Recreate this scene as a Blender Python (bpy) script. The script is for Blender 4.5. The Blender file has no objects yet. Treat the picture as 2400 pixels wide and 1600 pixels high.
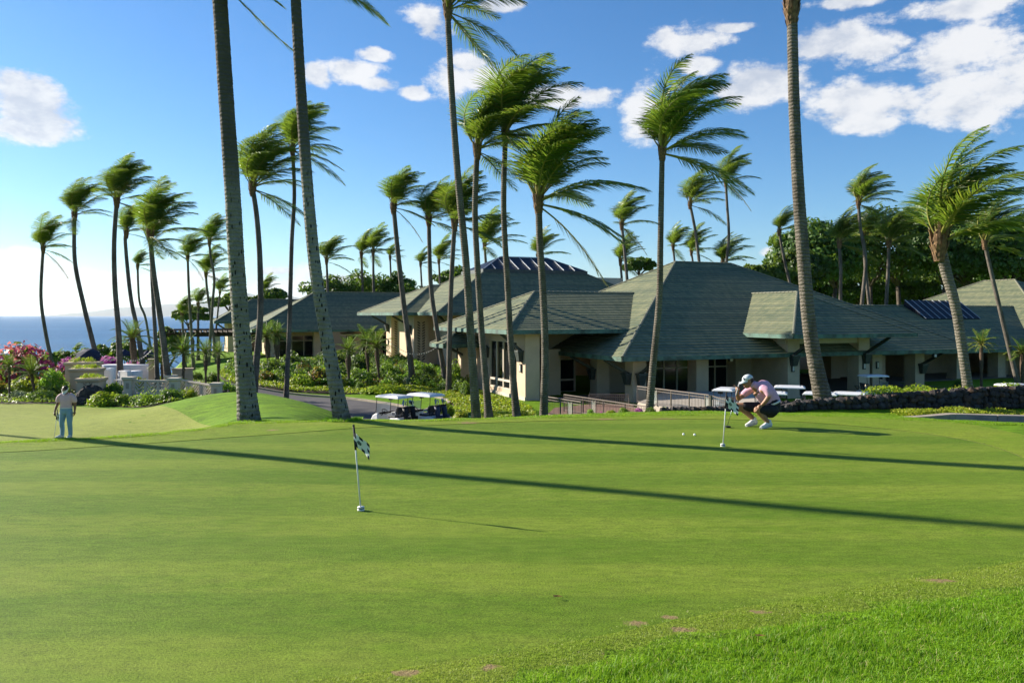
import bpy, bmesh, math, random
import numpy as np
from mathutils import Vector, Matrix, geometry
random.seed(7); rng = np.random.default_rng(11)
SC = bpy.context.scene
COL = SC.collection
R = math.radians
# ---------------------------------------------------------------- camera
F, CX, HY, CZ = 1866.7, 1200.0, 737.5, 2.2        # focal length in photo pixels, centre column, horizon row, eye height
cam_d = bpy.data.cameras.new('camera'); cam = bpy.data.objects.new('camera', cam_d); COL.objects.link(cam)
cam.location = (0, 0, CZ); cam.rotation_euler = (R(90), 0, 0)
cam_d.sensor_width = 36; cam_d.lens = 28; cam_d.shift_y = -(800 - HY) / 2400
cam_d.clip_start = 0.1; cam_d.clip_end = 120000
SC.camera = cam
# ---------------------------------------------------------------- sun, sky, exposure
SUN_AZ, SUN_EL = R(-66.8), R(22.5)                  # measured clockwise from +Y
S = Vector((math.sin(SUN_AZ) * math.cos(SUN_EL), math.cos(SUN_AZ) * math.cos(SUN_EL), math.sin(SUN_EL)))
sun_d = bpy.data.lights.new('sun', 'SUN'); sun_d.energy = 5.0; sun_d.angle = R(0.75); sun_d.color = (1.0, 0.915, 0.78)
sun = bpy.data.objects.new('sun', sun_d); COL.objects.link(sun)
sun.rotation_euler = (-S).to_track_quat('-Z', 'Y').to_euler(); sun.location = (-40, 20, 30)
SC.view_settings.view_transform = 'Standard'; SC.view_settings.look = 'None'
SC.view_settings.exposure = 1.27; SC.view_settings.gamma = 1.0; SC.view_settings.use_curve_mapping = False
SC.cycles.use_denoising = True; SC.cycles.denoiser = 'OPENIMAGEDENOISE'
SC.cycles.max_bounces = 8; SC.cycles.transparent_max_bounces = 8
SC.cycles.caustics_reflective = False; SC.cycles.caustics_refractive = False
SC.cycles.volume_bounces = 0

class NT:
    """short-hand for node trees"""
    def __init__(s, tree): s.t = tree; tree.nodes.clear()
    def n(s, typ, **kw):
        nd = s.t.nodes.new(typ)
        for k, v in kw.items():
            if k == 'inp':
                for kk, vv in v.items():
                    if hasattr(vv, 'is_linked') or hasattr(vv, 'links'): s.t.links.new(vv, nd.inputs[kk])
                    else: nd.inputs[kk].default_value = vv
            else: setattr(nd, k, v)
        return nd
    def l(s, a, b): s.t.links.new(a, b)
    def math(s, op, a, b=0.0, c=None, clamp=False):
        nd = s.n('ShaderNodeMath', operation=op, use_clamp=clamp)
        for i, q in enumerate((a, b) if c is None else (a, b, c)):
            if hasattr(q, 'links'): s.l(q, nd.inputs[i])
            else: nd.inputs[i].default_value = q
        return nd.outputs[0]
    def mix(s, fac, a, b, mode='MIX'):
        nd = s.n('ShaderNodeMix', data_type='RGBA', blend_type=mode)
        for i, q in ((0, fac), (6, a), (7, b)):
            if hasattr(q, 'links'): s.l(q, nd.inputs[i])
            else: nd.inputs[i].default_value = q if i == 0 else (*q[:3], 1)
        return nd.outputs[2]
    def smooth(s, x, lo, hi):
        nd = s.n('ShaderNodeMapRange', interpolation_type='SMOOTHSTEP')
        s.l(x, nd.inputs[0]); nd.inputs[1].default_value = lo; nd.inputs[2].default_value = hi
        return nd.outputs[0]

world = bpy.data.worlds.new('World'); SC.world = world; world.use_nodes = True
world.cycles.sampling_method = 'MANUAL'; world.cycles.sample_map_resolution = 512
w = NT(world.node_tree)
sky = w.n('ShaderNodeTexSky', sky_type='NISHITA', sun_disc=False, sun_elevation=SUN_EL, sun_rotation=SUN_AZ,
          altitude=60, air_density=1.0, dust_density=0.2, ozone_density=3.6)
hsv = w.n('ShaderNodeHueSaturation', inp={'Saturation': 1.2, 'Value': 1.0, 'Color': sky.outputs[0]})
tc = w.n('ShaderNodeTexCoord')
sep = w.n('ShaderNodeSeparateXYZ', inp={0: tc.outputs['Generated']})
azim = w.math('ARCTAN2', sep.outputs[0], sep.outputs[1])
elev = w.math('ARCSINE', sep.outputs[2])
pv = w.n('ShaderNodeCombineXYZ', inp={0: azim, 1: elev}).outputs[0]
def cnoise(scale, off, detail=9.0, rough=0.66, base=None):
    mp = w.n('ShaderNodeMapping', inp={'Vector': base or pv, 'Location': off, 'Scale': scale})
    return w.n('ShaderNodeTexNoise', inp={'Vector': mp.outputs[0], 'Scale': 1.0, 'Detail': detail, 'Roughness': rough}).outputs[0]
# cumulus banks: azimuth, elevation and half extents of each (degrees)
BANKS = [(-31.4, 12.9, 2.35, 1.87), (-31.6, 11.3, 2.22, 0.8), (-13.8, 16.2, 0.87, 0.69), (-11.1, 16.6, 1.77, 0.69), (-9.6, 16.0, 1.19, 0.5), (-9.7, 17.8, 1.04, 0.38), (-6.9, 15.5, 0.91, 0.42), (-6.1, 20.1, 1.46, 0.97), (-3.4, 16.3, 2.29, 1.19), (-3.2, 17.4, 1.22, 0.5), (4.0, 15.3, 2.9, 0.74), (6.0, 15.4, 1.52, 0.45), (9.4, 13.9, 1.25, 1.71), (12.7, 18.4, 2.48, 0.86), (13.3, 17.0, 1.31, 0.55), (17.3, 15.5, 2.52, 1.42), (21.6, 17.6, 2.12, 0.98), (24.5, 17.0, 2.16, 0.87), (29.1, 15.7, 3.51, 1.37), (31.2, 13.7, 3.14, 2.11), (29.4, 13.2, 2.68, 1.52), (24.2, 13.5, 3.57, 1.27), (24.0, 12.4, 2.18, 0.64), (29.1, 18.6, 3.51, 0.58), (22.9, 19.9, 2.21, 0.35), (15.6, 19.1, 1.42, 0.26), (18.4, 4.3, 0.72, 0.35), (-16.7, 3.0, 1.27, 0.26), (-14.4, 2.9, 0.86, 0.47), (-12.1, 2.6, 1.53, 0.39), (-15.3, 1.9, 2.71, 0.65), (-31.4, 3.1, 2.12, 0.63), (-29.4, 2.6, 1.87, 0.48), (-25.7, 2.3, 2.99, 0.5), (-22.7, 2.5, 2.09, 0.37), (-31.9, 3.6, 1.33, 0.47), (-0.9, 21.3, 1.23, 0.37)]
field = None
for (ca, ce, ra, re) in BANKS:
    ra, re = ra * 1.45, re * 1.45
    mp = w.n('ShaderNodeMapping', inp={'Vector': pv, 'Scale': (1 / R(ra), 1 / R(re), 0), 'Location': (-ca / ra, -ce / re, 0)})
    ln = w.n('ShaderNodeVectorMath', operation='LENGTH', inp={0: mp.outputs[0]}).outputs['Value']
    v = w.math('SUBTRACT', 1.0, ln)
    field = v if field is None else w.math('MAXIMUM', field, v)
# the same kind of broken cumulus goes on over the rest of the sky
gen = w.math('MULTIPLY', w.math('SUBTRACT', cnoise((2.2, 4.5, 1), (3.1, 8.2, 0), 2.0), 0.60), 5.0)
outside = w.math('MAXIMUM', w.smooth(w.math('ABSOLUTE', azim), R(36), R(46)), w.smooth(elev, R(24), R(32)))
gen = w.math('SUBTRACT', gen, w.math('MULTIPLY', w.math('SUBTRACT', 1.0, outside), 9.0))
field = w.math('MAXIMUM', w.math('MAXIMUM', field, gen), -1.0)
nA = cnoise((13, 21, 1), (0.3, 0.1, 0)); nB = cnoise((13, 21, 1), (0.3 + 0.16, 0.1 - 0.22, 0), 4.0)
soft = cnoise((4.5, 7, 1), (9.0, 2.0, 0), 3.0)
dens = w.smooth(w.math('ADD', w.math('MULTIPLY', field, 0.95), w.math('MULTIPLY', w.math('SUBTRACT', nA, 0.50), 2.7)), 0.05, 0.55)
dens = w.math('MULTIPLY', dens, 0.93)
lit = w.smooth(w.math('ADD', w.math('MULTIPLY', w.math('SUBTRACT', nA, nB), 1.6), w.math('MULTIPLY', w.math('SUBTRACT', soft, 0.5), 1.5)), -0.45, 0.25)
ccol = w.mix(lit, (0.60, 0.66, 0.77), (0.99, 0.99, 1.0))
skyc = w.mix(1.0, hsv.outputs[0], (0.80, 0.99, 1.12), 'MULTIPLY')
bg1 = w.n('ShaderNodeBackground', inp={'Color': skyc, 'Strength': 0.061})
bg2 = w.n('ShaderNodeBackground', inp={'Color': ccol, 'Strength': 0.40})
mx = w.n('ShaderNodeMixShader', inp={0: dens, 1: bg1.outputs[0], 2: bg2.outputs[0]})
w.n('ShaderNodeOutputWorld', inp={0: mx.outputs[0]})

# ---------------------------------------------------------------- mesh and object helpers
def W(px, py, Y):
    """world point seen at photo pixel (px,py) at depth Y"""
    return Vector(((px - CX) / F * Y, Y, CZ - (py - HY) / F * Y))
def WX(px, Y): return (px - CX) / F * Y

class MB:
    def __init__(s): s.v = []; s.f = []; s.m = []; s.uv = None
    def add(s, vs, fs, m=0):
        o = len(s.v); s.v += [tuple(v) for v in vs]; s.f += [tuple(i + o for i in f) for f in fs]; s.m += [m] * len(fs)
    def box(s, x0, x1, y0, y1, z0, z1, m=0):
        s.add([(x0, y0, z0), (x1, y0, z0), (x1, y1, z0), (x0, y1, z0), (x0, y0, z1), (x1, y0, z1), (x1, y1, z1), (x0, y1, z1)],
              [(0, 3, 2, 1), (4, 5, 6, 7), (0, 1, 5, 4), (1, 2, 6, 5), (2, 3, 7, 6), (3, 0, 4, 7)], m); return s
    def taper(s, cx, cy, z0, z1, a0, b0, a1, b1, m=0):
        s.add([(cx - a0, cy - b0, z0), (cx + a0, cy - b0, z0), (cx + a0, cy + b0, z0), (cx - a0, cy + b0, z0),
               (cx - a1, cy - b1, z1), (cx + a1, cy - b1, z1), (cx + a1, cy + b1, z1), (cx - a1, cy + b1, z1)],
              [(0, 3, 2, 1), (4, 5, 6, 7), (0, 1, 5, 4), (1, 2, 6, 5), (2, 3, 7, 6), (3, 0, 4, 7)], m); return s
    def bar(s, a, b, wd, ht=None, up=(0, 0, 1), m=0):
        a, b = Vector(a), Vector(b); ht = ht or wd; d = (b - a).normalized(); u = Vector(up)
        if abs(d.dot(u)) > .98: u = Vector((0, 1, 0))
        x = d.cross(u).normalized() * wd / 2; y = x.cross(d).normalized() * ht / 2
        s.add([a - x - y, a + x - y, a + x + y, a - x + y, b - x - y, b + x - y, b + x + y, b - x + y],
              [(0, 3, 2, 1), (4, 5, 6, 7), (0, 1, 5, 4), (1, 2, 6, 5), (2, 3, 7, 6), (3, 0, 4, 7)], m); return s
    def tube(s, pts, rad, n=8, cap=True, m=0, flat=None):
        pts = [Vector(p) for p in pts]; k = len(pts); vs = []; up = None
        if not hasattr(rad, '__len__'): rad = [rad] * k
        for i, p in enumerate(pts):
            d = (pts[min(i + 1, k - 1)] - pts[max(i - 1, 0)]).normalized()
            if up is None: up = Vector((0, 0, 1)) if abs(d.z) < .9 else Vector((0, 1, 0))
            x = d.cross(up).normalized(); y = x.cross(d).normalized(); up = y
            r = rad[i]; ra, rb = (r if hasattr(r, '__len__') else (r, r))
            vs += [p + x * (ra * math.cos(6.28318 * j / n)) + y * (rb * math.sin(6.28318 * j / n)) for j in range(n)]
        fs = [(i * n + j, i * n + (j + 1) % n, (i + 1) * n + (j + 1) % n, (i + 1) * n + j) for i in range(k - 1) for j in range(n)]
        if cap: fs += [tuple(range(n))[::-1], tuple((k - 1) * n + j for j in range(n))]
        s.add(vs, fs, m); return s
    def ball(s, c, r, nu=10, nv=6, m=0, rot=None):
        r = r if hasattr(r, '__len__') else (r, r, r); vs = []
        for i in range(nv + 1):
            t = math.pi * i / nv
            for j in range(nu):
                a = 6.28318 * j / nu
                p = Vector((r[0] * math.sin(t) * math.cos(a), r[1] * math.sin(t) * math.sin(a), r[2] * math.cos(t)))
                vs.append(Vector(c) + (rot @ p if rot else p))
        s.add(vs, [(i * nu + j, (i + 1) * nu + j, (i + 1) * nu + (j + 1) % nu, i * nu + (j + 1) % nu) for i in range(nv) for j in range(nu)], m); return s
    def poly(s, pts, m=0): s.add(pts, [tuple(range(len(pts)))], m); return s
    def build(s, name, mat=None, parent=None, smooth=False, bevel=0.0):
        me = bpy.data.meshes.new(name); me.from_pydata(s.v, [], s.f)
        mats = mat if isinstance(mat, (list, tuple)) else [mat]
        for q in mats: me.materials.append(q)
        if len(mats) > 1: me.polygons.foreach_set('material_index', s.m)
        if s.uv is not None:
            l = me.uv_layers.new(name='UVMap'); l.data.foreach_set('uv', np.array(s.uv, dtype=np.float32).ravel())
        if smooth: me.polygons.foreach_set('use_smooth', [True] * len(s.f))
        me.validate(); me.update()
        o = bpy.data.objects.new(name, me); COL.objects.link(o)
        if parent is not None: o.parent = parent
        if bevel:
            b = o.modifiers.new('bevel', 'BEVEL'); b.width = bevel; b.segments = 2; b.limit_method = 'ANGLE'
        return o

def mesh_np(name, V, Fq, mat, smooth=False, k=4):
    """fast mesh from numpy arrays: V (n,3), Fq (m,k)"""
    me = bpy.data.meshes.new(name); V = np.asarray(V, np.float32); Fq = np.asarray(Fq, np.int32); m = len(Fq)
    me.vertices.add(len(V)); me.vertices.foreach_set('co', V.ravel())
    me.loops.add(m * k); me.loops.foreach_set('vertex_index', Fq.ravel())
    me.polygons.add(m); me.polygons.foreach_set('loop_start', np.arange(m, dtype=np.int32) * k)
    if smooth: me.polygons.foreach_set('use_smooth', np.ones(m, bool))
    for q in (mat if isinstance(mat, (list, tuple)) else [mat]): me.materials.append(q)
    me.update(calc_edges=True)
    return me
def ob(name, me, parent=None, loc=None):
    o = bpy.data.objects.new(name, me); COL.objects.link(o)
    if parent is not None: o.parent = parent
    if loc is not None: o.location = loc
    return o
def tag(o, label=None, cat=None, group=None, kind=None):
    if label: o['label'] = label
    if cat: o['category'] = cat
    if group: o['group'] = group
    if kind: o['kind'] = kind
    return o
def empty(name, loc=(0, 0, 0), rz=0.0, label=None, cat=None, group=None):
    o = bpy.data.objects.new(name, None); COL.objects.link(o); o.location = loc; o.rotation_euler = (0, 0, rz)
    o.empty_display_size = .2
    return tag(o, label, cat, group)
def dup(o, parent=None):
    c = o.copy(); COL.objects.link(c); c.parent = parent
    for ch in list(o.children): dup(ch, c)
    return c

# ---------------------------------------------------------------- materials
def pmat(name, c, c2=None, scale=4.0, rough=0.75, bump=0.0, bscale=60.0, spec=0.3, metal=0.0, detail=5.0, stretch=None, coat=0.0):
    m = bpy.data.materials.new(name); m.use_nodes = True; t = NT(m.node_tree)
    b = t.n('ShaderNodeBsdfPrincipled', inp={'Roughness': rough, 'Metallic': metal, 'Specular IOR Level': spec, 'Coat Weight': coat})
    t.n('ShaderNodeOutputMaterial', inp={0: b.outputs[0]})
    b.inputs['Base Color'].default_value = (*c, 1)
    tcn = t.n('ShaderNodeTexCoord'); co = tcn.outputs['Object']
    if stretch: co = t.n('ShaderNodeMapping', inp={'Vector': co, 'Scale': stretch}).outputs[0]
    if c2 is not None:
        n = t.n('ShaderNodeTexNoise', inp={'Vector': co, 'Scale': scale, 'Detail': detail, 'Roughness': 0.6})
        t.l(t.mix(t.smooth(n.outputs[0], 0.36, 0.66), c, c2), b.inputs['Base Color'])
    if bump:
        n2 = t.n('ShaderNodeTexNoise', inp={'Vector': co, 'Scale': bscale, 'Detail': 4.0})
        bp = t.n('ShaderNodeBump', inp={'Strength': min(1, bump), 'Distance': 0.4 / bscale * max(1, bump), 'Height': n2.outputs[0]})
        t.l(bp.outputs[0], b.inputs['Normal'])
    return m
def leafmat(name, c1, c2, trans=0.36, rough=0.5, spec=0.28, c3=None, thr=0.8):
    """thin leaves: colour varies leaf by leaf, some light passes through"""
    m = bpy.data.materials.new(name); m.use_nodes = True; t = NT(m.node_tree)
    g = t.n('ShaderNodeNewGeometry'); oi = t.n('ShaderNodeObjectInfo')
    rnd = g.outputs['Random Per Island']
    col = t.mix(rnd, c1, c2)
    if c3 is not None: col = t.mix(t.math('GREATER_THAN', t.math('FRACT', t.math('MULTIPLY', rnd, 7.31)), thr), col, c3)
    hv = t.n('ShaderNodeHueSaturation', inp={'Color': col, 'Value': t.math('ADD', 0.82, t.math('MULTIPLY', oi.outputs['Random'], 0.36)),
                                             'Hue': t.math('ADD', 0.488, t.math('MULTIPLY', oi.outputs['Random'], 0.024))})
    b = t.n('ShaderNodeBsdfPrincipled', inp={'Base Color': hv.outputs[0], 'Roughness': rough, 'Specular IOR Level': spec})
    tr = t.n('ShaderNodeBsdfTranslucent', inp={'Color': t.mix(0.5, hv.outputs[0], (0.30, 0.42, 0.03), 'ADD')})
    mxs = t.n('ShaderNodeMixShader', inp={0: trans, 1: b.outputs[0], 2: tr.outputs[0]})
    t.n('ShaderNodeOutputMaterial', inp={0: mxs.outputs[0]})
    return m
# ---------------------------------------------------------------- terrain
CREST = np.array([(-2500, 13.2), (-900, 13.5), (0, 13.85), (219, 14.35), (383, 14.9), (480, 15.6), (548, 16.3), (640, 16.45), (800, 16.4), (1023, 16.8), (1300, 17.4),
                  (1600, 17.75), (1817, 17.7), (2000, 17.5), (2100, 17.2), (2250, 16.6), (2400, 16.3), (3400, 16.0), (6000, 16.0)])
CTRL = [  # photo column, depth, ground height
    (-900, 17, -1.2), (-900, 24, -1.7), (-900, 40, -2.2), (-300, 17.5, -1.3), (-300, 24, -1.6), (-300, 34, -1.65), (0, 17, -1.35), (0, 20, -1.6), (0, 27, -1.6), (0, 35, -1.6),
    (150, 18, -1.45), (150, 24, -1.6), (255, 32.3, -1.6), (300, 20, -1.5), (331, 31.5, -1.6), (300, 25, -1.6), (430, 20, -1.15), (430, 25, -1.45), (520, 20, -.72), (500, 24, -1.15),
    (375, 31.5, -1.40), (436, 32, -1.17), (498, 32.5, -1.12), (552, 33, -1.17), (604, 33, -1.24), (662, 32, -1.29), (703, 31, -1.26), (754, 29, -1.16), (786, 27, -1.08),
    (560, 26, -.85), (640, 22, -.55), (700, 24, -.75), (740, 20, -.42), (560, 19, -.28), (700, 18.3, -.22), (790, 18.5, -.4), (850, 19, -.8),
    (552, 39, -2.6), (604, 42, -3.5), (662, 40, -3.5), (754, 37, -3.6), (800, 32, -3.0), (700, 46, -4.0), (850, 40, -4.0), (950, 43.6, -4.1), (1000, 37, -3.9),
    (620, 58, -3.95), (700, 60, -4.0), (813, 59, -4.05), (919, 55, -4.05), (1012, 59.5, -4.0), (1053, 55, -4.05), (1068, 48, -4.05),
    (900, 24, -2.0), (900, 31, -3.4), (1000, 22, -1.2), (1000, 30, -3.1), (1080, 23, -1.0), (1105, 30, -2.0), (1105, 36, -2.6), (1180, 27, -1.6), (1180, 36, -2.6), (1260, 25, -1.3), (1260, 38, -3.1),
    (1200, 46, -3.7), (1150, 55, -3.95), (1300, 46, -4.0), (1000, 68, -3.75), (900, 68, -3.65), (800, 70, -3.45), (700, 70, -3.3), (600, 68, -3.3), (530, 70, -3.1),
    (600, 100, -3.3), (800, 105, -3.3), (560, 125, -3.5), (700, 130, -3.5), (600, 80, -3.2), (800, 82, -3.2), (900, 84, -3.2), (1000, 84, -3.3), (500, 85, -3.1), (1000, 100, -3.3), (700, 105, -3.3), (500, 105, -3.8),
    (1400, 20.5, -.35), (1400, 24, -1.4), (1400, 32, -3.2), (1400, 45, -4.05), (1550, 20.5, -.33), (1550, 25, -1.35), (1550, 33, -3.2), (1550, 47, -4.1), (1700, 20.5, -.30), (1700, 26, -1.5), (1700, 34, -3.4),
    (1500, 60, -4.1), (1300, 60, -4.1), (1850, 20.0, -.30), (1850, 21.4, -.05), (1850, 23, -.55), (1850, 27, -1.7), (1850, 34, -3.5), (2000, 20.2, -.32), (2000, 21.5, -.02), (2000, 23.2, -.5), (2000, 27, -1.6), (2000, 35, -3.5), (2100, 18.4, -.22), (2250, 18.2, -.27), (2400, 18.4, -.33), (2700, 18.6, -.4), (1700, 23, -.9), (1780, 21.5, -.5), (1780, 25, -1.5),
    (2150, 20.2, -.32), (2150, 24, .05), (2150, 30, -1.0), (2150, 37, -3.5), (2400, 20.5, -.42), (2400, 24, -.05), (2400, 31, -1.2), (2400, 38, -3.6), (2700, 21, -.5), (2700, 26, -.3), (2700, 40, -3.7), (3400, 24, -.5), (3400, 45, -3.8),
    (1800, 45, -4.1), (2100, 47, -4.1), (1850, 62, -4.1), (2200, 65, -4.1), (2500, 60, -4.1), (2000, 90, -4.1), (1500, 90, -4.0), (2500, 95, -4.1), (3200, 80, -4.0), (1200, 110, -3.6), (2000, 130, -4.0), (2800, 130, -4.0),
    (300, 38, -1.75), (250, 48, -1.95), (100, 45, -1.9), (0, 46, -2.0), (400, 42, -1.95), (500, 39, -1.9), (440, 55, -2.6), (300, 58, -2.3), (100, 60, -3.0), (-300, 50, -2.6), (-300, 75, -7), (100, 80, -7.0), (300, 85, -6.5), (-900, 70, -6), (420, 90, -5.5),
]
_P = np.array([((a - CX) / F * d, d, z) for a, d, z in CTRL])
def _U(r2): return r2 * np.log(np.maximum(r2, 1e-9)) * .5
_n = len(_P); _K = np.zeros((_n + 3, _n + 3))
_K[:_n, :_n] = _U(((_P[:, None, :2] - _P[None, :, :2]) ** 2).sum(-1)) + np.eye(_n) * 2.0
_K[:_n, _n] = 1; _K[:_n, _n + 1:] = _P[:, :2]; _K[_n:, :_n] = _K[:_n, _n:].T
_Wt = np.linalg.solve(_K, np.concatenate([_P[:, 2], np.zeros(3)]))
def sstep(t): t = np.clip(t, 0, 1); return t * t * (3 - 2 * t)
def H(x, y):
    """ground height, vectorised"""
    x = np.atleast_1d(np.asarray(x, float)); y = np.atleast_1d(np.asarray(y, float)); shp = x.shape; x = x.ravel(); y = y.ravel()
    pxl = CX + F * x / np.maximum(y, 4.0)
    yc = np.interp(pxl, CREST[:, 0], CREST[:, 1]) * .985
    xe = np.clip(x, -90, 170); ye = np.clip(y, 10, 140)
    tps = np.empty_like(x)
    for i in range(0, len(x), 4000):
        q = np.stack([xe[i:i + 4000], ye[i:i + 4000]], 1)
        tps[i:i + 4000] = _U(((q[:, None] - _P[None, :, :2]) ** 2).sum(-1)) @ _Wt[:_n] + _Wt[_n] + q @ _Wt[_n + 1:]
    tps = np.clip(tps, -9, .2)
    plat = .022 * np.sin(x * .35 + 1) * np.cos(y * .3) + .006 * np.sin(x * .9 - y * .6) + .10 * sstep((5.0 - y + .35 * (x - 2)) / 3.0) + .02 * np.exp(-((y - yc) / .45) ** 2) * sstep((1250 - pxl) / 500) + .05 * np.exp(-(((pxl - 800) / 120) ** 2 + ((y - 16.0) / 1.2) ** 2))
    z = plat + (tps - plat) * sstep((y - yc + .25) / 2.2)
    # the coast: the land drops to the shore beyond the gardens, gentler to the right
    ang = x / np.maximum(y, 1); coast = sstep((-ang + .02) / .22)
    ys = np.interp(ang, [-.62, -.45, -.40, -.05], [66, 72, 132, 140])
    fall = np.maximum(y - ys, 0) * (.19 * coast) + np.maximum(y - 400, 0) * .16 * (1 - coast)
    fall += np.maximum(-x - 90, 0) * .08
    return (z - np.minimum(fall, 95)).reshape(shp)
def HZ(x, y): return float(H(x, y)[0])
def G(px, Y, dz=0.0):
    x = WX(px, Y); return Vector((x, Y, HZ(x, Y) + dz))

# ---------------------------------------------------------------- grass materials
def grassmat(name, ca, cb, cc, s_big=.35, s_fine=260.0, bump=.6, dry=None, spots=None, stripe=0.0, f3amp=.18):
    m = bpy.data.materials.new(name); m.use_nodes = True; t = NT(m.node_tree)
    co = t.n('ShaderNodeTexCoord').outputs['Object']
    def nz(sc, det=4.0, stretch=(1, 1, 1), rough=.6):
        mp = t.n('ShaderNodeMapping', inp={'Vector': co, 'Scale': stretch})
        return t.n('ShaderNodeTexNoise', inp={'Vector': mp.outputs[0], 'Scale': sc, 'Detail': det, 'Roughness': rough}).outputs[0]
    big = t.smooth(nz(s_big, 5.0, (.55, 1.5, 1)), .34, .66)
    mid = t.smooth(nz(s_big * 9, 4.0, (.6, 1.2, 1)), .30, .70)
    fine = nz(s_fine, 2.0)
    f2 = nz(s_fine * .36, 3.0, (.8, 1.2, 1))
    f3 = t.smooth(nz(s_fine * .045, 3.0, (.5, 1.5, 1)), .3, .7)
    col = t.mix(big, ca, cb)
    col = t.mix(t.math('MULTIPLY', mid, .55), col, cc)
    if stripe:
        wv = t.n('ShaderNodeTexWave', bands_direction='Y', inp={'Vector': co, 'Scale': .19, 'Distortion': 1.2, 'Detail': 1.0, 'Detail Scale': .4}).outputs[0]
        col = t.mix(t.math('MULTIPLY', t.smooth(wv, .3, .7), stripe), col, (cb[0] * .7, cb[1] * .82, cb[2] * .7))
    cen = lambda q, k: t.math('MULTIPLY', t.math('SUBTRACT', q, .5), k)
    val = t.math('ADD', t.math('ADD', 1.0, cen(fine, 1.5)), t.math('ADD', cen(f2, 1.7), cen(f3, f3amp * 1.3)))
    hs = t.n('ShaderNodeHueSaturation', inp={'Color': col, 'Value': val})
    out = hs.outputs[0]
    # pale seed heads / dry tips
    fl = t.smooth(nz(s_fine * .55, 1.0), .70, .78)
    out = t.mix(t.math('MULTIPLY', fl, .22), out, (.30, .36, .12))
    if spots:
        sp = None
        wob = t.math('MULTIPLY', t.math('SUBTRACT', nz(16, 6.0), .5), 2.4)
        for (sx, sy, ra, rb) in spots:
            mp = t.n('ShaderNodeMapping', inp={'Vector': co, 'Scale': (1 / ra, 1 / rb, 0), 'Location': (-sx / ra, -sy / rb, 0)})
            ln = t.n('ShaderNodeVectorMath', operation='LENGTH', inp={0: mp.outputs[0]}).outputs['Value']
            v = t.math('SUBTRACT', 1.0, ln); sp = v if sp is None else t.math('MAXIMUM', sp, v)
        msk = t.smooth(t.math('ADD', sp, wob), .05, .60)
        soil = t.mix(t.smooth(nz(90, 3.0), .35, .65), (.20, .115, .065), (.36, .26, .13))
        out = t.mix(t.math('MULTIPLY', msk, .85), out, soil)
    b = t.n('ShaderNodeBsdfPrincipled', inp={'Base Color': out, 'Roughness': .8, 'Specular IOR Level': .12})
    bp = t.n('ShaderNodeBump', inp={'Strength': bump, 'Distance': .012, 'Height': t.math('ADD', fine, t.math('MULTIPLY', f2, 1.2))})
    t.l(bp.outputs[0], b.inputs['Normal'])
    t.n('ShaderNodeOutputMaterial', inp={0: b.outputs[0]})
    return m
M_LAWN = grassmat('lawn_grass', (.115, .225, .005), (.150, .26, .008), (.098, .188, .005), .5, 70, 1.0, f3amp=.40)
M_LOWGREEN = grassmat('far_green_turf', (.22, .255, .04), (.24, .27, .052), (.20, .245, .034), .3, 90, .4)
SPOTS_FRINGE = [(x, y, a, b) for x, y, a, b in [(WX(1450, 5.15), 5.15, .11, .09), (WX(1600, 5.58), 5.58, .11, .06), (WX(1780, 5.90), 5.90, .10, .05), (WX(950, 4.83), 4.86, .11, .06), (WX(790, 4.87), 4.89, .09, .05),
                (WX(2200, 6.6), 6.6, .2, .06), (WX(2330, 7.2), 7.2, .2, .05), (WX(1830, 16.2), 16.2, .3, .22), (WX(1560, 16.7), 16.7, .35, .2), (WX(1420, 16.7), 16.7, .25, .15), (WX(640, 15.1), 15.1, .16, .12), (WX(1100, 16.1), 16.1, .3, .15), (WX(1150, 4.95), 4.95, .08, .05)]]
SPOTS_GREEN = [(WX(1490, 5.68), 5.69, .10, .07), (WX(1572, 5.80), 5.81, .08, .05)]
M_GREEN = grassmat('putting_green_turf', (.164, .232, .019), (.104, .182, .009), (.192, .242, .030), .42, 190, .5, spots=SPOTS_GREEN, stripe=.42)
M_FRINGE = grassmat('fringe_grass', (.190, .255, .018), (.145, .235, .010), (.215, .26, .034), .6, 120, .9, spots=SPOTS_FRINGE)
M_EDGE_DARK = pmat('darkened_turf_edge', (.075, .085, .022), (.05, .05, .02), 30, .95)  # turf step: shade put into its colour to offset low sun on it
M_SOIL = pmat('bed_soil', (.035, .024, .015), (.07, .05, .03), 3, .95, .8, 30)

# ---------------------------------------------------------------- ground sheet (one sheet out to the shore)
def ysteps():
    a = list(np.arange(-60, 2, 4.0)) + list(np.arange(2, 13, .25)) + list(np.arange(13, 24, .22)) + list(np.arange(24, 70, .7)) + list(np.arange(70, 140, 3))
    y = 140.0
    while y < 3000: a.append(y); y *= 1.09
    return np.array(a)
_ys = ysteps(); _s = np.sinh(np.linspace(-2.6, 2.6, 321)) / math.sinh(2.6)
X2 = _s[None, :] * (40 + 1.5 * np.maximum(_ys, 0))[:, None]; Y2 = np.repeat(_ys[:, None], len(_s), 1)
Z2 = H(X2, Y2)
def grid_faces(nr, nc):
    i = np.arange(nr - 1)[:, None] * nc + np.arange(nc - 1)[None, :]
    return np.stack([i, i + 1, i + 1 + nc, i + nc], -1).reshape(-1, 4)
ground = ob('ground', mesh_np('ground', np.stack([X2, Y2, Z2], -1).reshape(-1, 3), grid_faces(*X2.shape), M_LAWN, True)); tag(ground, kind='structure')

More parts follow.
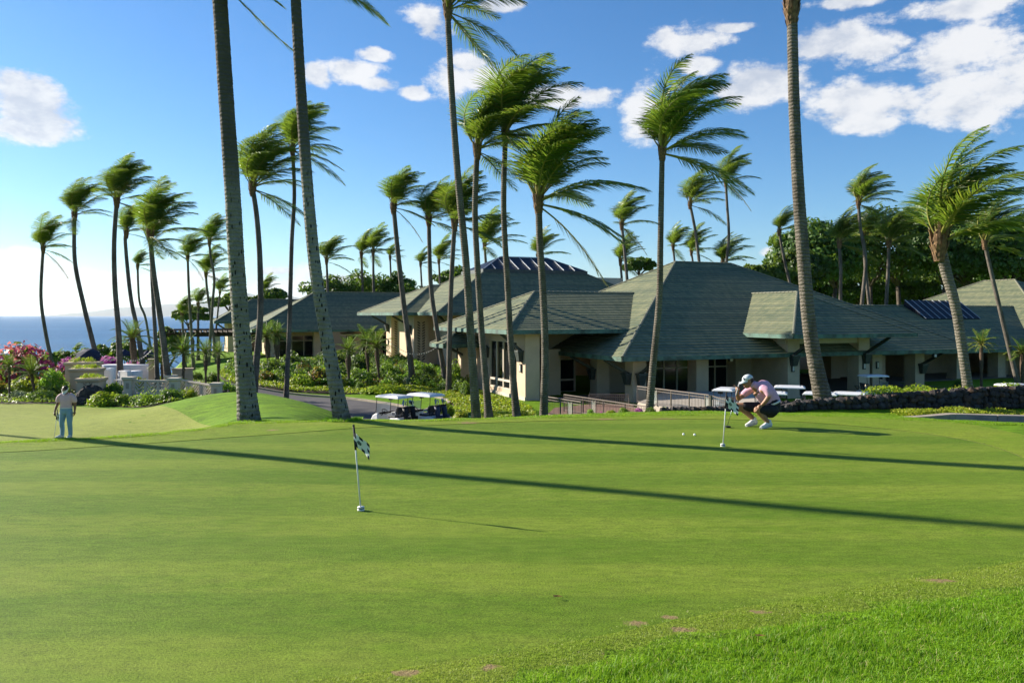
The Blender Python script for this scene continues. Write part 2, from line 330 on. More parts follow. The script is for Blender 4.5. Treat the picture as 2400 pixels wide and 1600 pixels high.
def inside(P, poly):
    x, y = P[:, 0], P[:, 1]; c = np.zeros(len(P), bool); n = len(poly); j = n - 1
    for i in range(n):
        xi, yi = poly[i]; xj, yj = poly[j]
        c ^= ((yi > y) != (yj > y)) & (x < (xj - xi) * (y - yi) / (yj - yi + 1e-12) + xi); j = i
    return c
def smooth_loop(pts, k=6):
    """Catmull-Rom closed loop"""
    n = len(pts); out = []
    P = [np.array(p, float) for p in pts]
    for i in range(n):
        a, b, c, d = P[i - 1], P[i], P[(i + 1) % n], P[(i + 2) % n]
        for t in np.arange(k) / k:
            out.append(.5 * ((2 * b) + (-a + c) * t + (2 * a - 5 * b + 4 * c - d) * t * t + (-a + 3 * b - 3 * c + d) * t ** 3))
    return np.array(out)
def sheet(name, loop, dz, step, mat, hole=None, skirt=0.0, smooth=True, rim=None):
    lo = loop.min(0); hi = loop.max(0)
    gx, gy = np.meshgrid(np.arange(lo[0], hi[0], step), np.arange(lo[1], hi[1], step))
    P = np.stack([gx.ravel(), gy.ravel()], 1) + rng.uniform(-.08, .08, (gx.size, 2)) * step
    ok = inside(P, loop)
    if hole is not None: ok &= ~inside(P, hole)
    P = P[ok]
    loops = [loop] + ([hole] if hole is not None else [])
    # keep grid points off the border
    B = np.concatenate(loops)
    far = np.array([((B - p) ** 2).sum(1).min() > (step * .35) ** 2 for p in P]) if len(P) else np.array([], bool)
    P = P[far] if len(P) else P
    verts = [Vector(p) for p in np.concatenate([B, P])] if len(P) else [Vector(p) for p in B]
    edges = []; o = 0
    for L in loops:
        n = len(L); edges += [(o + i, o + (i + 1) % n) for i in range(n)]; o += n
    v, e, f, *_ = geometry.delaunay_2d_cdt(verts, edges, [], 0, 1e-5)
    vv = np.array([(p.x, p.y) for p in v])
    ff = np.array([q for q in f if len(q) == 3]); cen = vv[ff].mean(1)
    ok = inside(cen, loop)
    if hole is not None: ok &= ~inside(cen, hole)
    ff = ff[ok]
    z = H(vv[:, 0], vv[:, 1]) + dz
    if rim is not None:
        for i_, p_ in enumerate(vv):
            if ((loop - p_) ** 2).sum(1).min() < 1e-6: z[i_] += rim - dz
    V = np.concatenate([vv, z[:, None]], 1)
    if skirt:
        Vs = []; Fs = []; o = len(V)
        for L in loops[1:] or loops:
            n = len(L); zz = H(L[:, 0], L[:, 1])
            Vs.append(np.concatenate([L, (zz + dz)[:, None]], 1)); Vs.append(np.concatenate([L, (zz + dz - skirt)[:, None]], 1))
            for i in range(n):
                j = (i + 1) % n; Fs += [(o + i, o + j, o + n + j), (o + i, o + n + j, o + n + i)]
            o += 2 * n
        V = np.concatenate([V] + Vs); ff = np.concatenate([ff, np.array(Fs)])
    me = mesh_np(name, V, ff, [mat, M_EDGE_DARK], False, 3)
    me.polygons.foreach_set('material_index', (np.arange(len(ff)) >= ok.sum()).astype(np.int32))
    if smooth: me.polygons.foreach_set('use_smooth', np.arange(len(ff)) < ok.sum())
    return ob(name, me)
def Q(px, py, z=0.0):
    Y = (CZ - z) * F / (py - HY); return (WX(px, Y), Y)
# putting green and its collar
g_in = [Q(-500, 1085), Q(0, 1063), Q(300, 1044), Q(600, 1022), Q(800, 1010), Q(1012, 998), Q(1300, 987), Q(1600, 983), Q(1855, 989), Q(2100, 1008), Q(2300, 1040), Q(2450, 1100), Q(2560, 1180), Q(2520, 1260),
        Q(2400, 1312), Q(2150, 1352), Q(1950, 1388), Q(1700, 1430), Q(1500, 1472), Q(1250, 1522), Q(1000, 1562), Q(650, 1612), Q(200, 1690), (-3.2, 3.4), (-7, 3.6), (-11, 6.5)]
GREEN_LOOP = smooth_loop(g_in, 8)
f_out = [(-13, 13.6), Q(0, 1029), Q(219, 1021), Q(383, 1011), Q(548, 988), Q(800, 990), Q(1023, 979), Q(1300, 972), Q(1600, 968), Q(1855, 968), Q(2100, 973), Q(2330, 1000), Q(2560, 1060), Q(2800, 1200), Q(2640, 1330),
         Q(2400, 1388), Q(2228, 1405), Q(2076, 1424), Q(1758, 1483), Q(1568, 1517), Q(1250, 1596), Q(1000, 1660), Q(650, 1760), (-1.5, 3.0), (-3.2, 2.6), (-8, 2.7), (-12.5, 6)]
FRINGE_LOOP = smooth_loop(f_out, 8)
green = sheet('putting_green', GREEN_LOOP, .006, .38, M_GREEN); tag(green, kind='structure')
fringe = sheet('fringe', FRINGE_LOOP, .012, .30, M_FRINGE, GREEN_LOOP, .007, rim=-.012); tag(fringe, kind='structure')
def PL(pts): return np.array([(WX(a, d), d) for a, d in pts])
low_loop = smooth_loop(PL([(-700, 20), (-200, 17.5), (150, 17.2), (330, 18), (470, 18.6), (535, 20.0), (545, 21.6), (505, 23.6), (455, 25.8), (392, 28.4), (331, 31.4), (255, 32.3), (130, 33.6), (0, 35), (-300, 36), (-800, 34)]), 6)
low_green = sheet('lower_putting_green', low_loop, .008, .9, M_LOWGREEN); tag(low_green, kind='structure')
# ---------------------------------------------------------------- sea, far island
def seamat():
    m = bpy.data.materials.new('sea_water'); m.use_nodes = True; t = NT(m.node_tree)
    co = t.n('ShaderNodeTexCoord').outputs['Object']
    mp = t.n('ShaderNodeMapping', inp={'Vector': co, 'Scale': (.5, 1, 1)})
    n1 = t.n('ShaderNodeTexNoise', inp={'Vector': mp.outputs[0], 'Scale': .05, 'Detail': 8.0, 'Roughness': .72}).outputs[0]
    n2 = t.n('ShaderNodeTexNoise', inp={'Vector': mp.outputs[0], 'Scale': .0022, 'Detail': 5.0, 'Roughness': .6}).outputs[0]
    col = t.mix(t.smooth(n2, .35, .68), (.018, .105, .23), (.03, .145, .29))
    col = t.mix(t.math('MULTIPLY', t.smooth(n1, .66, .78), .5), col, (.25, .36, .5))
    b = t.n('ShaderNodeBsdfPrincipled', inp={'Base Color': col, 'Roughness': .42, 'IOR': 1.33, 'Specular IOR Level': .5})
    bp = t.n('ShaderNodeBump', inp={'Strength': 1.0, 'Distance': 6.0, 'Height': n1}); t.l(bp.outputs[0], b.inputs['Normal'])
    t.n('ShaderNodeOutputMaterial', inp={0: b.outputs[0]}); return m
SEA_Z = -52.0
V = [(-60000, -3000, SEA_Z), (60000, -3000, SEA_Z), (60000, 60000, SEA_Z), (-60000, 60000, SEA_Z)]
sea = MB().poly(V).build('sea', seamat()); tag(sea, kind='structure')
# low island on the horizon, left of centre: a real ridge 30 km out
M_ISLE = pmat('island_rock', (.07, .085, .05), (.10, .09, .06), .0006, .95)
def island(name, x0, x1, Y, hmax, seed):
    r = random.Random(seed); n = 90; k = 14; V = []; Fs = []
    ph = [r.uniform(0, 6.28) for _ in range(6)]
    for i in range(n + 1):
        s = i / n; x = x0 + (x1 - x0) * s
        h = hmax * (math.sin(math.pi * s) ** .7) * (.72 + .18 * math.sin(3.1 * s * math.pi + ph[0]) + .10 * math.sin(9 * s + ph[1]) + .05 * math.sin(23 * s + ph[2]))
        for j in range(k + 1):
            u = j / k; V.append((x, Y + (u - .5) * 9000, SEA_Z - 5 + max(0, h) * math.sin(math.pi * u) ** 1.3 * (1 + .12 * math.sin(u * 17 + s * 30 + ph[3]))))
    for i in range(n):
        for j in range(k): a = i * (k + 1) + j; Fs.append((a, a + k + 1, a + k + 2, a + 1))
    mb = MB(); mb.add(V, Fs); o = mb.build(name, M_ISLE, smooth=True); tag(o, kind='structure'); return o
island('island_hills', WX(215, 33000), WX(900, 33000), 33000, 980, 3)
# ---------------------------------------------------------------- clubhouse: materials
def tilemat(name):
    m = bpy.data.materials.new(name); m.use_nodes = True; t = NT(m.node_tree)
    uv = t.n('ShaderNodeUVMap').outputs[0]
    sp = t.n('ShaderNodeSeparateXYZ', inp={0: uv})
    row = t.math('FLOOR', t.math('DIVIDE', sp.outputs[1], .40))
    u = t.math('ADD', t.math('DIVIDE', sp.outputs[0], .30), t.math('MULTIPLY', t.math('MODULO', row, 2.0), .5))
    colm = t.math('FLOOR', u); fu = t.math('FRACT', u)
    cell = t.n('ShaderNodeCombineXYZ', inp={0: colm, 1: row}).outputs[0]
    wn = t.n('ShaderNodeTexWhiteNoise', noise_dimensions='2D', inp={'Vector': cell}).outputs[0]
    co = t.n('ShaderNodeTexCoord').outputs['Object']
    n = t.n('ShaderNodeTexNoise', inp={'Vector': co, 'Scale': .35, 'Detail': 5.0}).outputs[0]
    c = t.mix(wn, (.118, .140, .078), (.210, .212, .115))
    c = t.mix(t.math('MULTIPLY', t.smooth(n, .4, .7), .30), c, (.225, .215, .130))
    rown = t.n('ShaderNodeTexWhiteNoise', noise_dimensions='1D', inp={'W': row}).outputs[0]
    c = t.mix(t.math('MULTIPLY', rown, .55), c, (.055, .080, .058))
    joint = t.math('LESS_THAN', fu, .045)
    c = t.mix(t.math('MULTIPLY', joint, .6), c, (.03, .04, .035))
    n2 = t.n('ShaderNodeTexNoise', inp={'Vector': uv, 'Scale': 9.0, 'Detail': 3.0}).outputs[0]
    b = t.n('ShaderNodeBsdfPrincipled', inp={'Base Color': c, 'Roughness': .72, 'Specular IOR Level': .35})
    bp = t.n('ShaderNodeBump', inp={'Strength': .3, 'Distance': .006, 'Height': t.math('ADD', n2, t.math('MULTIPLY', wn, .8))}); t.l(bp.outputs[0], b.inputs['Normal'])
    t.n('ShaderNodeOutputMaterial', inp={0: b.outputs[0]}); return m
M_TILE = tilemat('green_roof_tile')
M_CAP = pmat('ridge_tile_clay', (.15, .16, .11), (.22, .21, .15), 2.5, .8, .3, 30)
M_COPPER = pmat('weathered_copper_gutter', (.085, .17, .13), (.04, .065, .05), 1.2, .6, .2, 20)
M_STUCCO = pmat('beige_stucco', (.56, .43, .30), (.49, .375, .265), .8, .9, .35, 90)
M_SOFFIT = pmat('soffit_boards', (.30, .25, .19), (.25, .21, .16), 1.5, .85)
M_TRIM = pmat('cream_trim', (.56, .49, .39), (.50, .43, .34), 1.0, .8, .2, 60)
M_GLASS = pmat('dark_window_glass', (.010, .012, .013), None, rough=.08, spec=.3)
M_DARKMETAL = pmat('dark_bronze_metal', (.022, .030, .026), (.04, .05, .045), 5, .5, .2, 40, spec=.5)
M_WOOD = pmat('dark_stained_wood', (.035, .022, .016), (.06, .038, .026), 3, .7, .4, 30, stretch=(.3, 3, 3))
M_FLOOR = pmat('paved_floor', (.23, .20, .17), (.19, .16, .14), 1.5, .8, .3, 30)
M_SOLAR = pmat('solar_glass_panel', (.008, .010, .018), (.011, .014, .026), .8, .45, spec=.18)
M_ALU = pmat('pale_panel_frame', (.45, .47, .50), None, rough=.4, metal=.6)
M_LAMP = pmat('frosted_lamp_glass', (.55, .55, .52), None, rough=.3)
M_WHITE = pmat('white_paint', (.72, .71, .68), (.66, .65, .62), 2, .55, .1, 60)
RZ = math.atan2(.4366, 1.0)           # the whole clubhouse is turned by this angle
UU = Vector((math.cos(RZ), math.sin(RZ), 0)); VV = Vector((-math.sin(RZ), math.cos(RZ), 0))
CH = .40                              # tile course height up the slope
def clip_band(P, lo, hi):
    for sgn, lim in ((1, lo), (-1, hi)):
        out = []
        for i in range(len(P)):
            a, b = P[i], P[(i + 1) % len(P)]; da, db = sgn * (a[1] - lim), sgn * (b[1] - lim)
            if da >= 0: out.append(a)
            if (da >= 0) != (db >= 0):
                t = da / (da - db); out.append((a[0] + (b[0] - a[0]) * t, a[1] + (b[1] - a[1]) * t))
        P = out
        if not P: return P
    return P
def roof_face(mb, pts, e, thick=.040):
    """a planar convex roof slope as overlapping tile courses; e = horizontal direction along the eave"""
    pts = [Vector(p) for p in pts]; e = Vector(e).normalized()
    nrm = Vector((0, 0, 0))
    for i in range(len(pts)): nrm += (pts[i] - pts[0]).cross(pts[(i + 1) % len(pts)] - pts[0])
    nrm.normalize()
    if nrm.z < 0: nrm = -nrm
    s = nrm.cross(e).normalized()
    if s.z < 0: s = -s
    o = min(pts, key=lambda p: p.dot(s)); P2 = [((p - o).dot(e), (p - o).dot(s)) for p in pts]
    top = max(q[1] for q in P2); k = 0; off = random.randint(0, 50) * 2
    if mb.uv is None: mb.uv = []
    while k * CH < top - .01:
        lo, hi = k * CH, (k + 1) * CH; band = clip_band(P2, lo, hi); k += 1
        if len(band) < 3: continue
        area = abs(sum(band[i][0] * band[(i + 1) % len(band)][1] - band[(i + 1) % len(band)][0] * band[i][1] for i in range(len(band)))) / 2
        if area < .004: continue
        vs = [o + e * a + s * b + nrm * (thick * (1.25 - (b - lo) / CH)) for a, b in band]
        ctr = (vs[1] - vs[0]).cross(vs[2] - vs[0])
        idx = list(range(len(vs)))
        if ctr.dot(nrm) < 0: idx.reverse()
        mb.add([vs[i] for i in idx], [tuple(range(len(vs)))]); mb.uv += [(band[i][0] + 200, band[i][1] + .002 + off * CH) for i in idx]
        lowe = sorted([q for q in band if abs(q[1] - lo) < 1e-6])
        if len(lowe) >= 2:
            a, b = lowe[0], lowe[-1]; A = o + e * a[0] + s * lo; Bp = o + e * b[0] + s * lo
            mb.add([A, Bp, Bp + nrm * thick * 1.25, A + nrm * thick * 1.25], [(0, 1, 2, 3)]); mb.uv += [(a[0] + 200, lo + .002 + off * CH), (b[0] + 200, lo + .002 + off * CH), (b[0] + 200, lo + .01 + off * CH), (a[0] + 200, lo + .01 + off * CH)]
_cap = None
def caps(parent, a, b, r=.13, L=.42):
    """row of half-round ridge tiles from a to b"""
    global _cap
    if _cap is None:
        mb = MB(); n = 7; vs = []
        for x, rr in ((0, 1.0), (1.0, .78)):
            vs += [(x, math.cos(math.pi * j / (n - 1)) * rr, math.sin(math.pi * j / (n - 1)) * rr * .8 - .15) for j in range(n)]
        mb.add(vs, [(j, j + 1, n + j + 1, n + j) for j in range(n - 1)] + [tuple(range(n - 1, -1, -1)), tuple(range(n, 2 * n))])
        o = mb.build('ridge_tile', M_CAP); _cap = o.data; bpy.data.objects.remove(o)
    a, b = Vector(a), Vector(b); d = b - a; k = max(1, int(d.length / L)); st = d / k
    q = st.to_track_quat('X', 'Z').to_euler()
    for i in range(k):
        c = ob('ridge_tile', _cap, parent, a + st * i); c.rotation_euler = q; c.scale = (st.length * 1.12, r, r)
def fascia(parent, pts, closed=True, hgt=.30, dep=.16, soff=2.6, centre=None):
    """gutter round an eave"""
    mb = MB(); n = len(pts)
    for i in range(n if closed else n - 1):
        a, b = Vector(pts[i]), Vector(pts[(i + 1) % n]); d = (b - a).normalized(); out = d.cross(Vector((0, 0, 1)))
        a2, b2 = a - Vector((0, 0, hgt / 2 - .03)), b - Vector((0, 0, hgt / 2 - .03))
        mb.bar(a2 - d * dep * .5, b2 + d * dep * .5, dep, hgt)
    return mb.build('gutter', M_COPPER, parent)
def bracket(parent, base, tip, box=True):
    """strut carrying the eave, with the cast shoe it springs from"""
    mb = MB(); mb.bar(base, tip, .17, .20); b = mb.build('eave_bracket', M_DARKMETAL, parent)
    if box:
        base = Vector(base); d = (Vector(tip) - base); d.z = 0; d.normalize(); c = base + d * .12
        m2 = MB(); m2.taper(c.x, c.y, base.z - .75, base.z - .02, .20, .20, .34, .34); m2.box(c.x - .38, c.x + .38, c.y - .38, c.y + .38, base.z - .02, base.z + .10)
        m2.build('bracket_shoe', M_DARKMETAL, b)
def column(parent, x, y, z0, z1, wx=1.1, wy=1.1):
    mb = MB(); mb.box(x, x + wx, y, y + wy, z0, z1 - .25)
    mb.taper(x + wx / 2, y + wy / 2, z1 - .25, z1, wx / 2 + .002, wy / 2 + .002, wx / 2 + .14, wy / 2 + .14)
    mb.taper(x + wx / 2, y + wy / 2, z0, z0 + .22, wx / 2 + .05, wy / 2 + .05, wx / 2 + .05, wy / 2 + .05)
    return mb.build('column', M_STUCCO, parent)
def sconce(parent, c, axis='y'):
    mb = MB(); x, y, z = c
    if axis == 'y': mb.box(x - .13, x + .13, y - .12, y, z - .30, z + .30)
    else: mb.box(x - .12, x, y - .13, y + .13, z - .30, z + .30)
    s = mb.build('wall_sconce', M_DARKMETAL, parent)
    m2 = MB()
    if axis == 'y': m2.box(x - .08, x + .08, y - .135, y - .122, z - .22, z + .22)
    else: m2.box(x - .135, x - .122, y - .08, y + .08, z - .22, z + .22)
    m2.build('lamp_glass', M_LAMP, s)
def holed_panel(name, outline, holes, thick, frame, mat, parent):
    """flat panel (u,v outline) with real openings; frame = (origin, u dir, v dir, normal)"""
    o, u, v, n = [Vector(q) for q in frame]
    verts = [Vector(p) for p in outline]; edges = [(i, (i + 1) % len(outline)) for i in range(len(outline))]; k = len(verts)
    for h in holes:
        verts += [Vector(p) for p in h]; edges += [(k + i, k + (i + 1) % len(h)) for i in range(len(h))]; k += len(h)
    vv, ee, ff, *_ = geometry.delaunay_2d_cdt(verts, edges, [], 0, 1e-6)
    A = np.array([(p.x, p.y) for p in vv]); cen = np.array([A[list(f)].mean(0) for f in ff])
    keep = np.ones(len(ff), bool)
    for h in holes: keep &= ~inside(cen, np.array(h))
    keep &= inside(cen, np.array(outline))
    mb = MB(); fr = [o + u * p.x + v * p.y for p in vv]; m = len(fr)
    bk = [p - n * thick for p in fr]
    fs = []
    flip = u.cross(v).dot(n) < 0
    for f, kp in zip(ff, keep):
        if not kp: continue
        f = tuple(f); f = f[::-1] if flip else f
        fs += [f, tuple(i + m for i in f[::-1])]
    mb.add(fr + bk, fs)
    for loop in [outline] + list(holes):
        L = [o + u * p[0] + v * p[1] for p in loop]; q = len(L)
        mb.add(L + [p - n * thick for p in L], [(i, (i + 1) % q, q + (i + 1) % q, q + i) for i in range(q)])
    return mb.build(name, mat, parent)
def glazing(parent, a, b, z0, z1, bays, frame=.09, trans=(), outn=(0, -1, 0)):
    """window band from a to b (2D points): frame, mullions and a pane per bay and row"""
    a, b = Vector((*a, 0)), Vector((*b, 0)); d = (b - a); L = d.length; d.normalize(); n = Vector(outn)
    fr = MB(); rows = [z0] + list(trans) + [z1]
    for i in range(bays + 1): p = a + d * (L * i / bays); fr.bar(p + Vector((0, 0, z0)), p + Vector((0, 0, z1)), frame, frame, up=n)
    for z in rows: fr.bar(a + Vector((0, 0, z)), b + Vector((0, 0, z)), frame, frame)
    wdw = fr.build('window', M_TRIM, parent)
    for i in range(bays):
        for r in range(len(rows) - 1):
            p, q = a + d * (L * i / bays), a + d * (L * (i + 1) / bays); off = n * -.03
            MB().poly([p + off + Vector((0, 0, rows[r])), q + off + Vector((0, 0, rows[r])), q + off + Vector((0, 0, rows[r + 1])), p + off + Vector((0, 0, rows[r + 1]))]).build('pane', M_GLASS, wdw)
def hip_faces(x0, x1, y0, y1, z, w, rise):
    """four slopes of a plain hip roof with its ridge along x (or a point)"""
    xm0, xm1, ym = x0 + w, x1 - w, (y0 + y1) / 2
    A, B, C_, D = (x0, y0, z), (x1, y0, z), (x1, y1, z), (x0, y1, z); P, Qp = (xm0, ym, z + rise), (xm1, ym, z + rise)
    return [([A, B, Qp, P], (1, 0, 0)), ([B, C_, Qp], (0, 1, 0)), ([C_, D, P, Qp], (1, 0, 0)), ([D, A, P], (0, 1, 0))], [(A, P), (B, Qp), (C_, Qp), (D, P), (P, Qp)]
def make_roof(root, faces, ridges, name='roof', eaves=None):
    mb = MB()
    for pts, e in faces: roof_face(mb, pts, e)
    r = mb.build(name, M_TILE, root)
    for a, b in ridges: caps(r, Vector(a) + Vector((0, 0, .05)), Vector(b) + Vector((0, 0, .05)))
    if eaves:
        for loop, closed in eaves: fascia(r, loop, closed)
    return r
def soffit(root, x0, x1, y0, y1, z): return MB().box(x0 + .1, x1 - .1, y0 + .1, y1 - .1, z - .22, z - .12).build('soffit', M_SOFFIT, root)

# ---------------------------------------------------------------- A: main pavilion with its two cross wings
FZ = -4.1
A = empty('clubhouse_pavilion', (7.49, 54.0, FZ), RZ, 'large clubhouse pavilion with green tiled hip roof behind the crouching golfer', 'building')
ez = 3.39; tn = math.tan(R(28)); wA = 14.55; xA = 35.4; yA = 29.1
fcs, rdg = hip_faces(0, xA, 0, yA, ez, wA, wA * tn)
roofA = make_roof(A, fcs, rdg, 'roof', [([(0, 0, ez), (xA, 0, ez), (xA, yA, ez), (0, yA, ez)], True)])
soffit(A, 0, xA, 0, yA, ez)
# wing projecting to the front right
bz = 4.86; bx0, bx1, by0 = 12.5, 24.75, -2.62; bw = (bx1 - bx0) / 2; br = bw * tn; bxm = (bx0 + bx1) / 2
yb1 = (bz - ez) / tn; yb2 = (bz + br - ez) / tn
roofB = make_roof(A, [([(bx0, by0, bz), (bx1, by0, bz), (bxm, by0 + bw, bz + br)], (1, 0, 0)),
               ([(bx0, by0, bz), (bx0, yb1, bz), (bxm, yb2, bz + br), (bxm, by0 + bw, bz + br)], (0, 1, 0)),
               ([(bx1, by0, bz), (bx1, yb1, bz), (bxm, yb2, bz + br), (bxm, by0 + bw, bz + br)], (0, 1, 0))],
          [((bx0, by0, bz), (bxm, by0 + bw, bz + br)), ((bx1, by0, bz), (bxm, by0 + bw, bz + br)), ((bxm, by0 + bw, bz + br), (bxm, yb2, bz + br))], 'porch_roof',
          [([(bx0, yb1 + .3, bz), (bx0, by0, bz), (bx1, by0, bz), (bx1, yb1 + .3, bz)], False)])
soffit(A, bx0, bx1, by0, 2.2, bz)
# wing projecting to the left
dz = 5.2; dx0, dy0 = -6.5, 4.6; de, dw, dr = 5.9, 8.2, 2.95; dy1 = dy0 + 2 * dw
xd1 = (dz - ez) / tn; xd2 = (dz + dr - ez) / tn
roofD = make_roof(A, [([(dx0, dy0, dz), (xd1, dy0, dz), (xd2, dy0 + dw, dz + dr), (dx0 + de, dy0 + dw, dz + dr)], (1, 0, 0)),
               ([(dx0, dy0, dz), (dx0, dy1, dz), (dx0 + de, dy0 + dw, dz + dr)], (0, 1, 0)),
               ([(dx0, dy1, dz), (xd1, dy1, dz), (xd2, dy0 + dw, dz + dr), (dx0 + de, dy0 + dw, dz + dr)], (1, 0, 0))],
          [((dx0, dy0, dz), (dx0 + de, dy0 + dw, dz + dr)), ((dx0, dy1, dz), (dx0 + de, dy0 + dw, dz + dr)), ((dx0 + de, dy0 + dw, dz + dr), (xd2, dy0 + dw, dz + dr))], 'side_wing_roof',
          [([(xd1 + .3, dy0, dz), (dx0, dy0, dz), (dx0, dy1, dz), (xd1 + .3, dy1, dz)], False)])
soffit(A, dx0, 2.0, dy0, dy1, dz)
MB().box(1.6, xA - 1.6, 1.6, yA - 1.6, -.6, 0).build('floor_slab', M_FLOOR, A)
MB().box(-5.2, 1.6, 5.6, 20.4, -.6, .0).build('floor_slab', M_FLOOR, A)
ct = ez - .22
for i, x in enumerate((2.3, 7.8, 25.6, 30.6)): column(A, x, 2.3, 0, ct)
column(A, 33.0 - 1.1, 2.3 + 5.2, 0, ct); column(A, 31.9, 13.0, 0, ct); column(A, 31.9, 18.5, 0, ct)
column(A, 2.3, 7.5, 0, ct)
# lintels under the eave
MB().box(2.2, 33.1, 2.42, 3.25, ct - .0, ct + .10).build('lintel', M_TRIM, A)
bt = bz - .22
for x in (14.5, 21.7): column(A, x, .1, 0, bt, 1.15, 1.15)
MB().box(14.4, 23.0, .25, 1.1, bt - .55, bt).build('lintel', M_TRIM, A)
MB().box(14.55, 15.3, 1.25, 4.2, 0, bt).build('wall', M_STUCCO, A)
MB().box(22.0, 22.8, 1.25, 4.2, 3.0, bt).build('wall', M_STUCCO, A)
# recessed storefront under the main roof
MB().box(6.3, 13.9, 6.4, 6.7, 2.75, ct).build('wall', M_STUCCO, A)
glazing(A, (6.4, 6.3), (13.8, 6.3), .05, 2.75, 6, .10, (2.1,))
MB().box(13.8, 15.0, 5.2, 6.6, 0, ct).build('wall', M_STUCCO, A)
MB().box(3.2, 6.4, 9.0, 9.3, 0, ct).build('wall', M_STUCCO, A)
MB().box(15.0, 23.5, 11.0, 11.3, 0, bt).build('wall', M_STUCCO, A)
MB().box(17.6, 19.4, 9.4, 11.0, 0, 2.9).build('wall', M_STUCCO, A)
MB().box(5.0, 26.0, 13.0, 13.3, 0, ct).build('wall', M_STUCCO, A)
MB().box(24.0, 31.5, 17.0, 17.3, 0, ct).build('wall', M_STUCCO, A)
MB().box(2.6, 41.0, 24.0, 24.3, 0, ct).build('wall', M_STUCCO, A)
MB().box(30.8, 31.1, 17.3, 24.0, 0, ct).build('wall', M_STUCCO, A)
# left wing: west wall with tall windows, corner pier, recessed entry
dt = dz - .22; wx = -4.5
wy = [6.0, 7.55, 12.9, 19.0]
MB().box(wx, wx + 1.15, wy[0], wy[1], 0, dt).build('wall', M_STUCCO, A)
MB().box(wx, wx + .35, wy[1], wy[2], 0, .62).build('wall', M_STUCCO, A)
MB().box(wx, wx + .35, wy[1], wy[2], 4.3, dt).build('wall', M_STUCCO, A)
MB().box(wx, wx + .35, wy[2], wy[3], 0, dt).build('wall', M_STUCCO, A)
MB().box(wx - .08, wx + .05, wy[0] - .08, wy[3], -.1, .35).build('plinth', M_TRIM, A)
glazing(A, (wx + .12, wy[1]), (wx + .12, wy[2]), .62, 4.3, 4, .16, (1.25,), (-1, 0, 0))
MB().box(wx + 1.15, 2.4, 11.5, 11.8, 2.7, dt).build('wall', M_STUCCO, A)
glazing(A, (wx + 1.15, 11.4), (2.4, 11.4), 0, 2.7, 4, .14, (1.0,))
MB().box(-1.3, .1, 9.4, 11.4, 0, 3.6).build('wall', M_STUCCO, A)
MB().box(wx, wx + 7.2, wy[3], wy[3] + .3, 0, dt).build('wall', M_STUCCO, A)
# struts that carry the eaves
for c, t_ in (((2.3, 2.85, 2.0), (.25, 2.85, 3.1)), ((2.85, 2.3, 2.0), (2.85, .25, 3.1)), ((wx, 6.6, 3.6), (dx0 + .3, 6.6, 4.95)), ((wx, 13.3, 3.6), (dx0 + .3, 13.3, 4.95)),
              ((14.95, .1, 3.2), (14.95, by0 + .3, 4.6)), ((22.3, .1, 3.2), (22.3, by0 + .3, 4.6)), ((31.3, 2.3, 2.0), (31.3, .25, 3.1)), ((2.3, 8.0, 2.0), (.25, 8.0, 3.1))): bracket(A, c, t_)
sconce(A, (14.95, .1, 2.3)); sconce(A, (22.2, .1, 2.3)); sconce(A, (wx, 6.7, 2.4), 'x'); sconce(A, (wx, 14.2, 2.4), 'x'); sconce(A, (26.1, 2.3, 2.1))
for q in ((15.7, -.5, 4.1), (30.2, .2, 2.9), (10.4, 1.7, 2.95)):      # flood lights under the eaves
    mb = MB(); mb.ball(q, (.16, .16, .16), 8, 5); mb.bar(Vector(q) + Vector((0, 0, .1)), Vector(q) + Vector((0, .1, .35)), .05); fl = mb.build('flood_light', M_DARKMETAL, A)
    MB().box(q[0] - .12, q[0] + .12, q[1] - .19, q[1] - .165, q[2] - .1, q[2] + .1).build('lamp_glass', M_LAMP, fl)
# small porch roof in the corner behind the left wing
fcs, rdg = hip_faces(-8.0, -4.4, 14.0, 17.5, 3.9, 1.7, .95); make_roof(A, fcs, rdg[:4], 'lower_porch_roof', [([(-8, 14, 3.9), (-4.4, 14, 3.9), (-4.4, 17.5, 3.9), (-8, 17.5, 3.9)], True)])
bracket(A, (-5.6, 16.0, 2.9), (-7.6, 14.4, 3.75), False)
for x, y in ((-5.9, 15.8),): column(A, x, y, 0, 3.7, .7, .7)

# ---------------------------------------------------------------- E: pavilion with the skylight and the lattice piers
E = empty('skylight_pavilion', (-7.3, 78.0, -3.3), RZ, 'tall beige pavilion with lattice piers and a glazed ridge on its roof', 'building')
ee = 5.7; pE = .566; sx0, sy0, sx1, sy1 = 8.07, 8.07, 20.97, 14.87; zs = ee + 8.07 * pE
xE, yE = 29.0, 22.94
fE = [([(0, 0, ee), (xE, 0, ee), (sx1, sy0, zs), (sx0, sy0, zs)], (1, 0, 0)), ([(xE, 0, ee), (xE, yE, ee), (sx1, sy1, zs), (sx1, sy0, zs)], (0, 1, 0)),
      ([(0, yE, ee), (xE, yE, ee), (sx1, sy1, zs), (sx0, sy1, zs)], (1, 0, 0)), ([(0, 0, ee), (0, yE, ee), (sx0, sy1, zs), (sx0, sy0, zs)], (0, 1, 0))]
rE = [((0, 0, ee), (sx0, sy0, zs)), ((xE, 0, ee), (sx1, sy0, zs)), ((0, yE, ee), (sx0, sy1, zs)), ((xE, yE, ee), (sx1, sy1, zs))]
roofE = make_roof(E, fE, rE, 'roof', [([(0, 0, ee), (xE, 0, ee), (xE, yE, ee), (0, yE, ee)], True)])
ex0, ey0, eW, eE_, eR = -1.97, 6.7, 9.8, 6.6, 3.3; xv = eR / pE
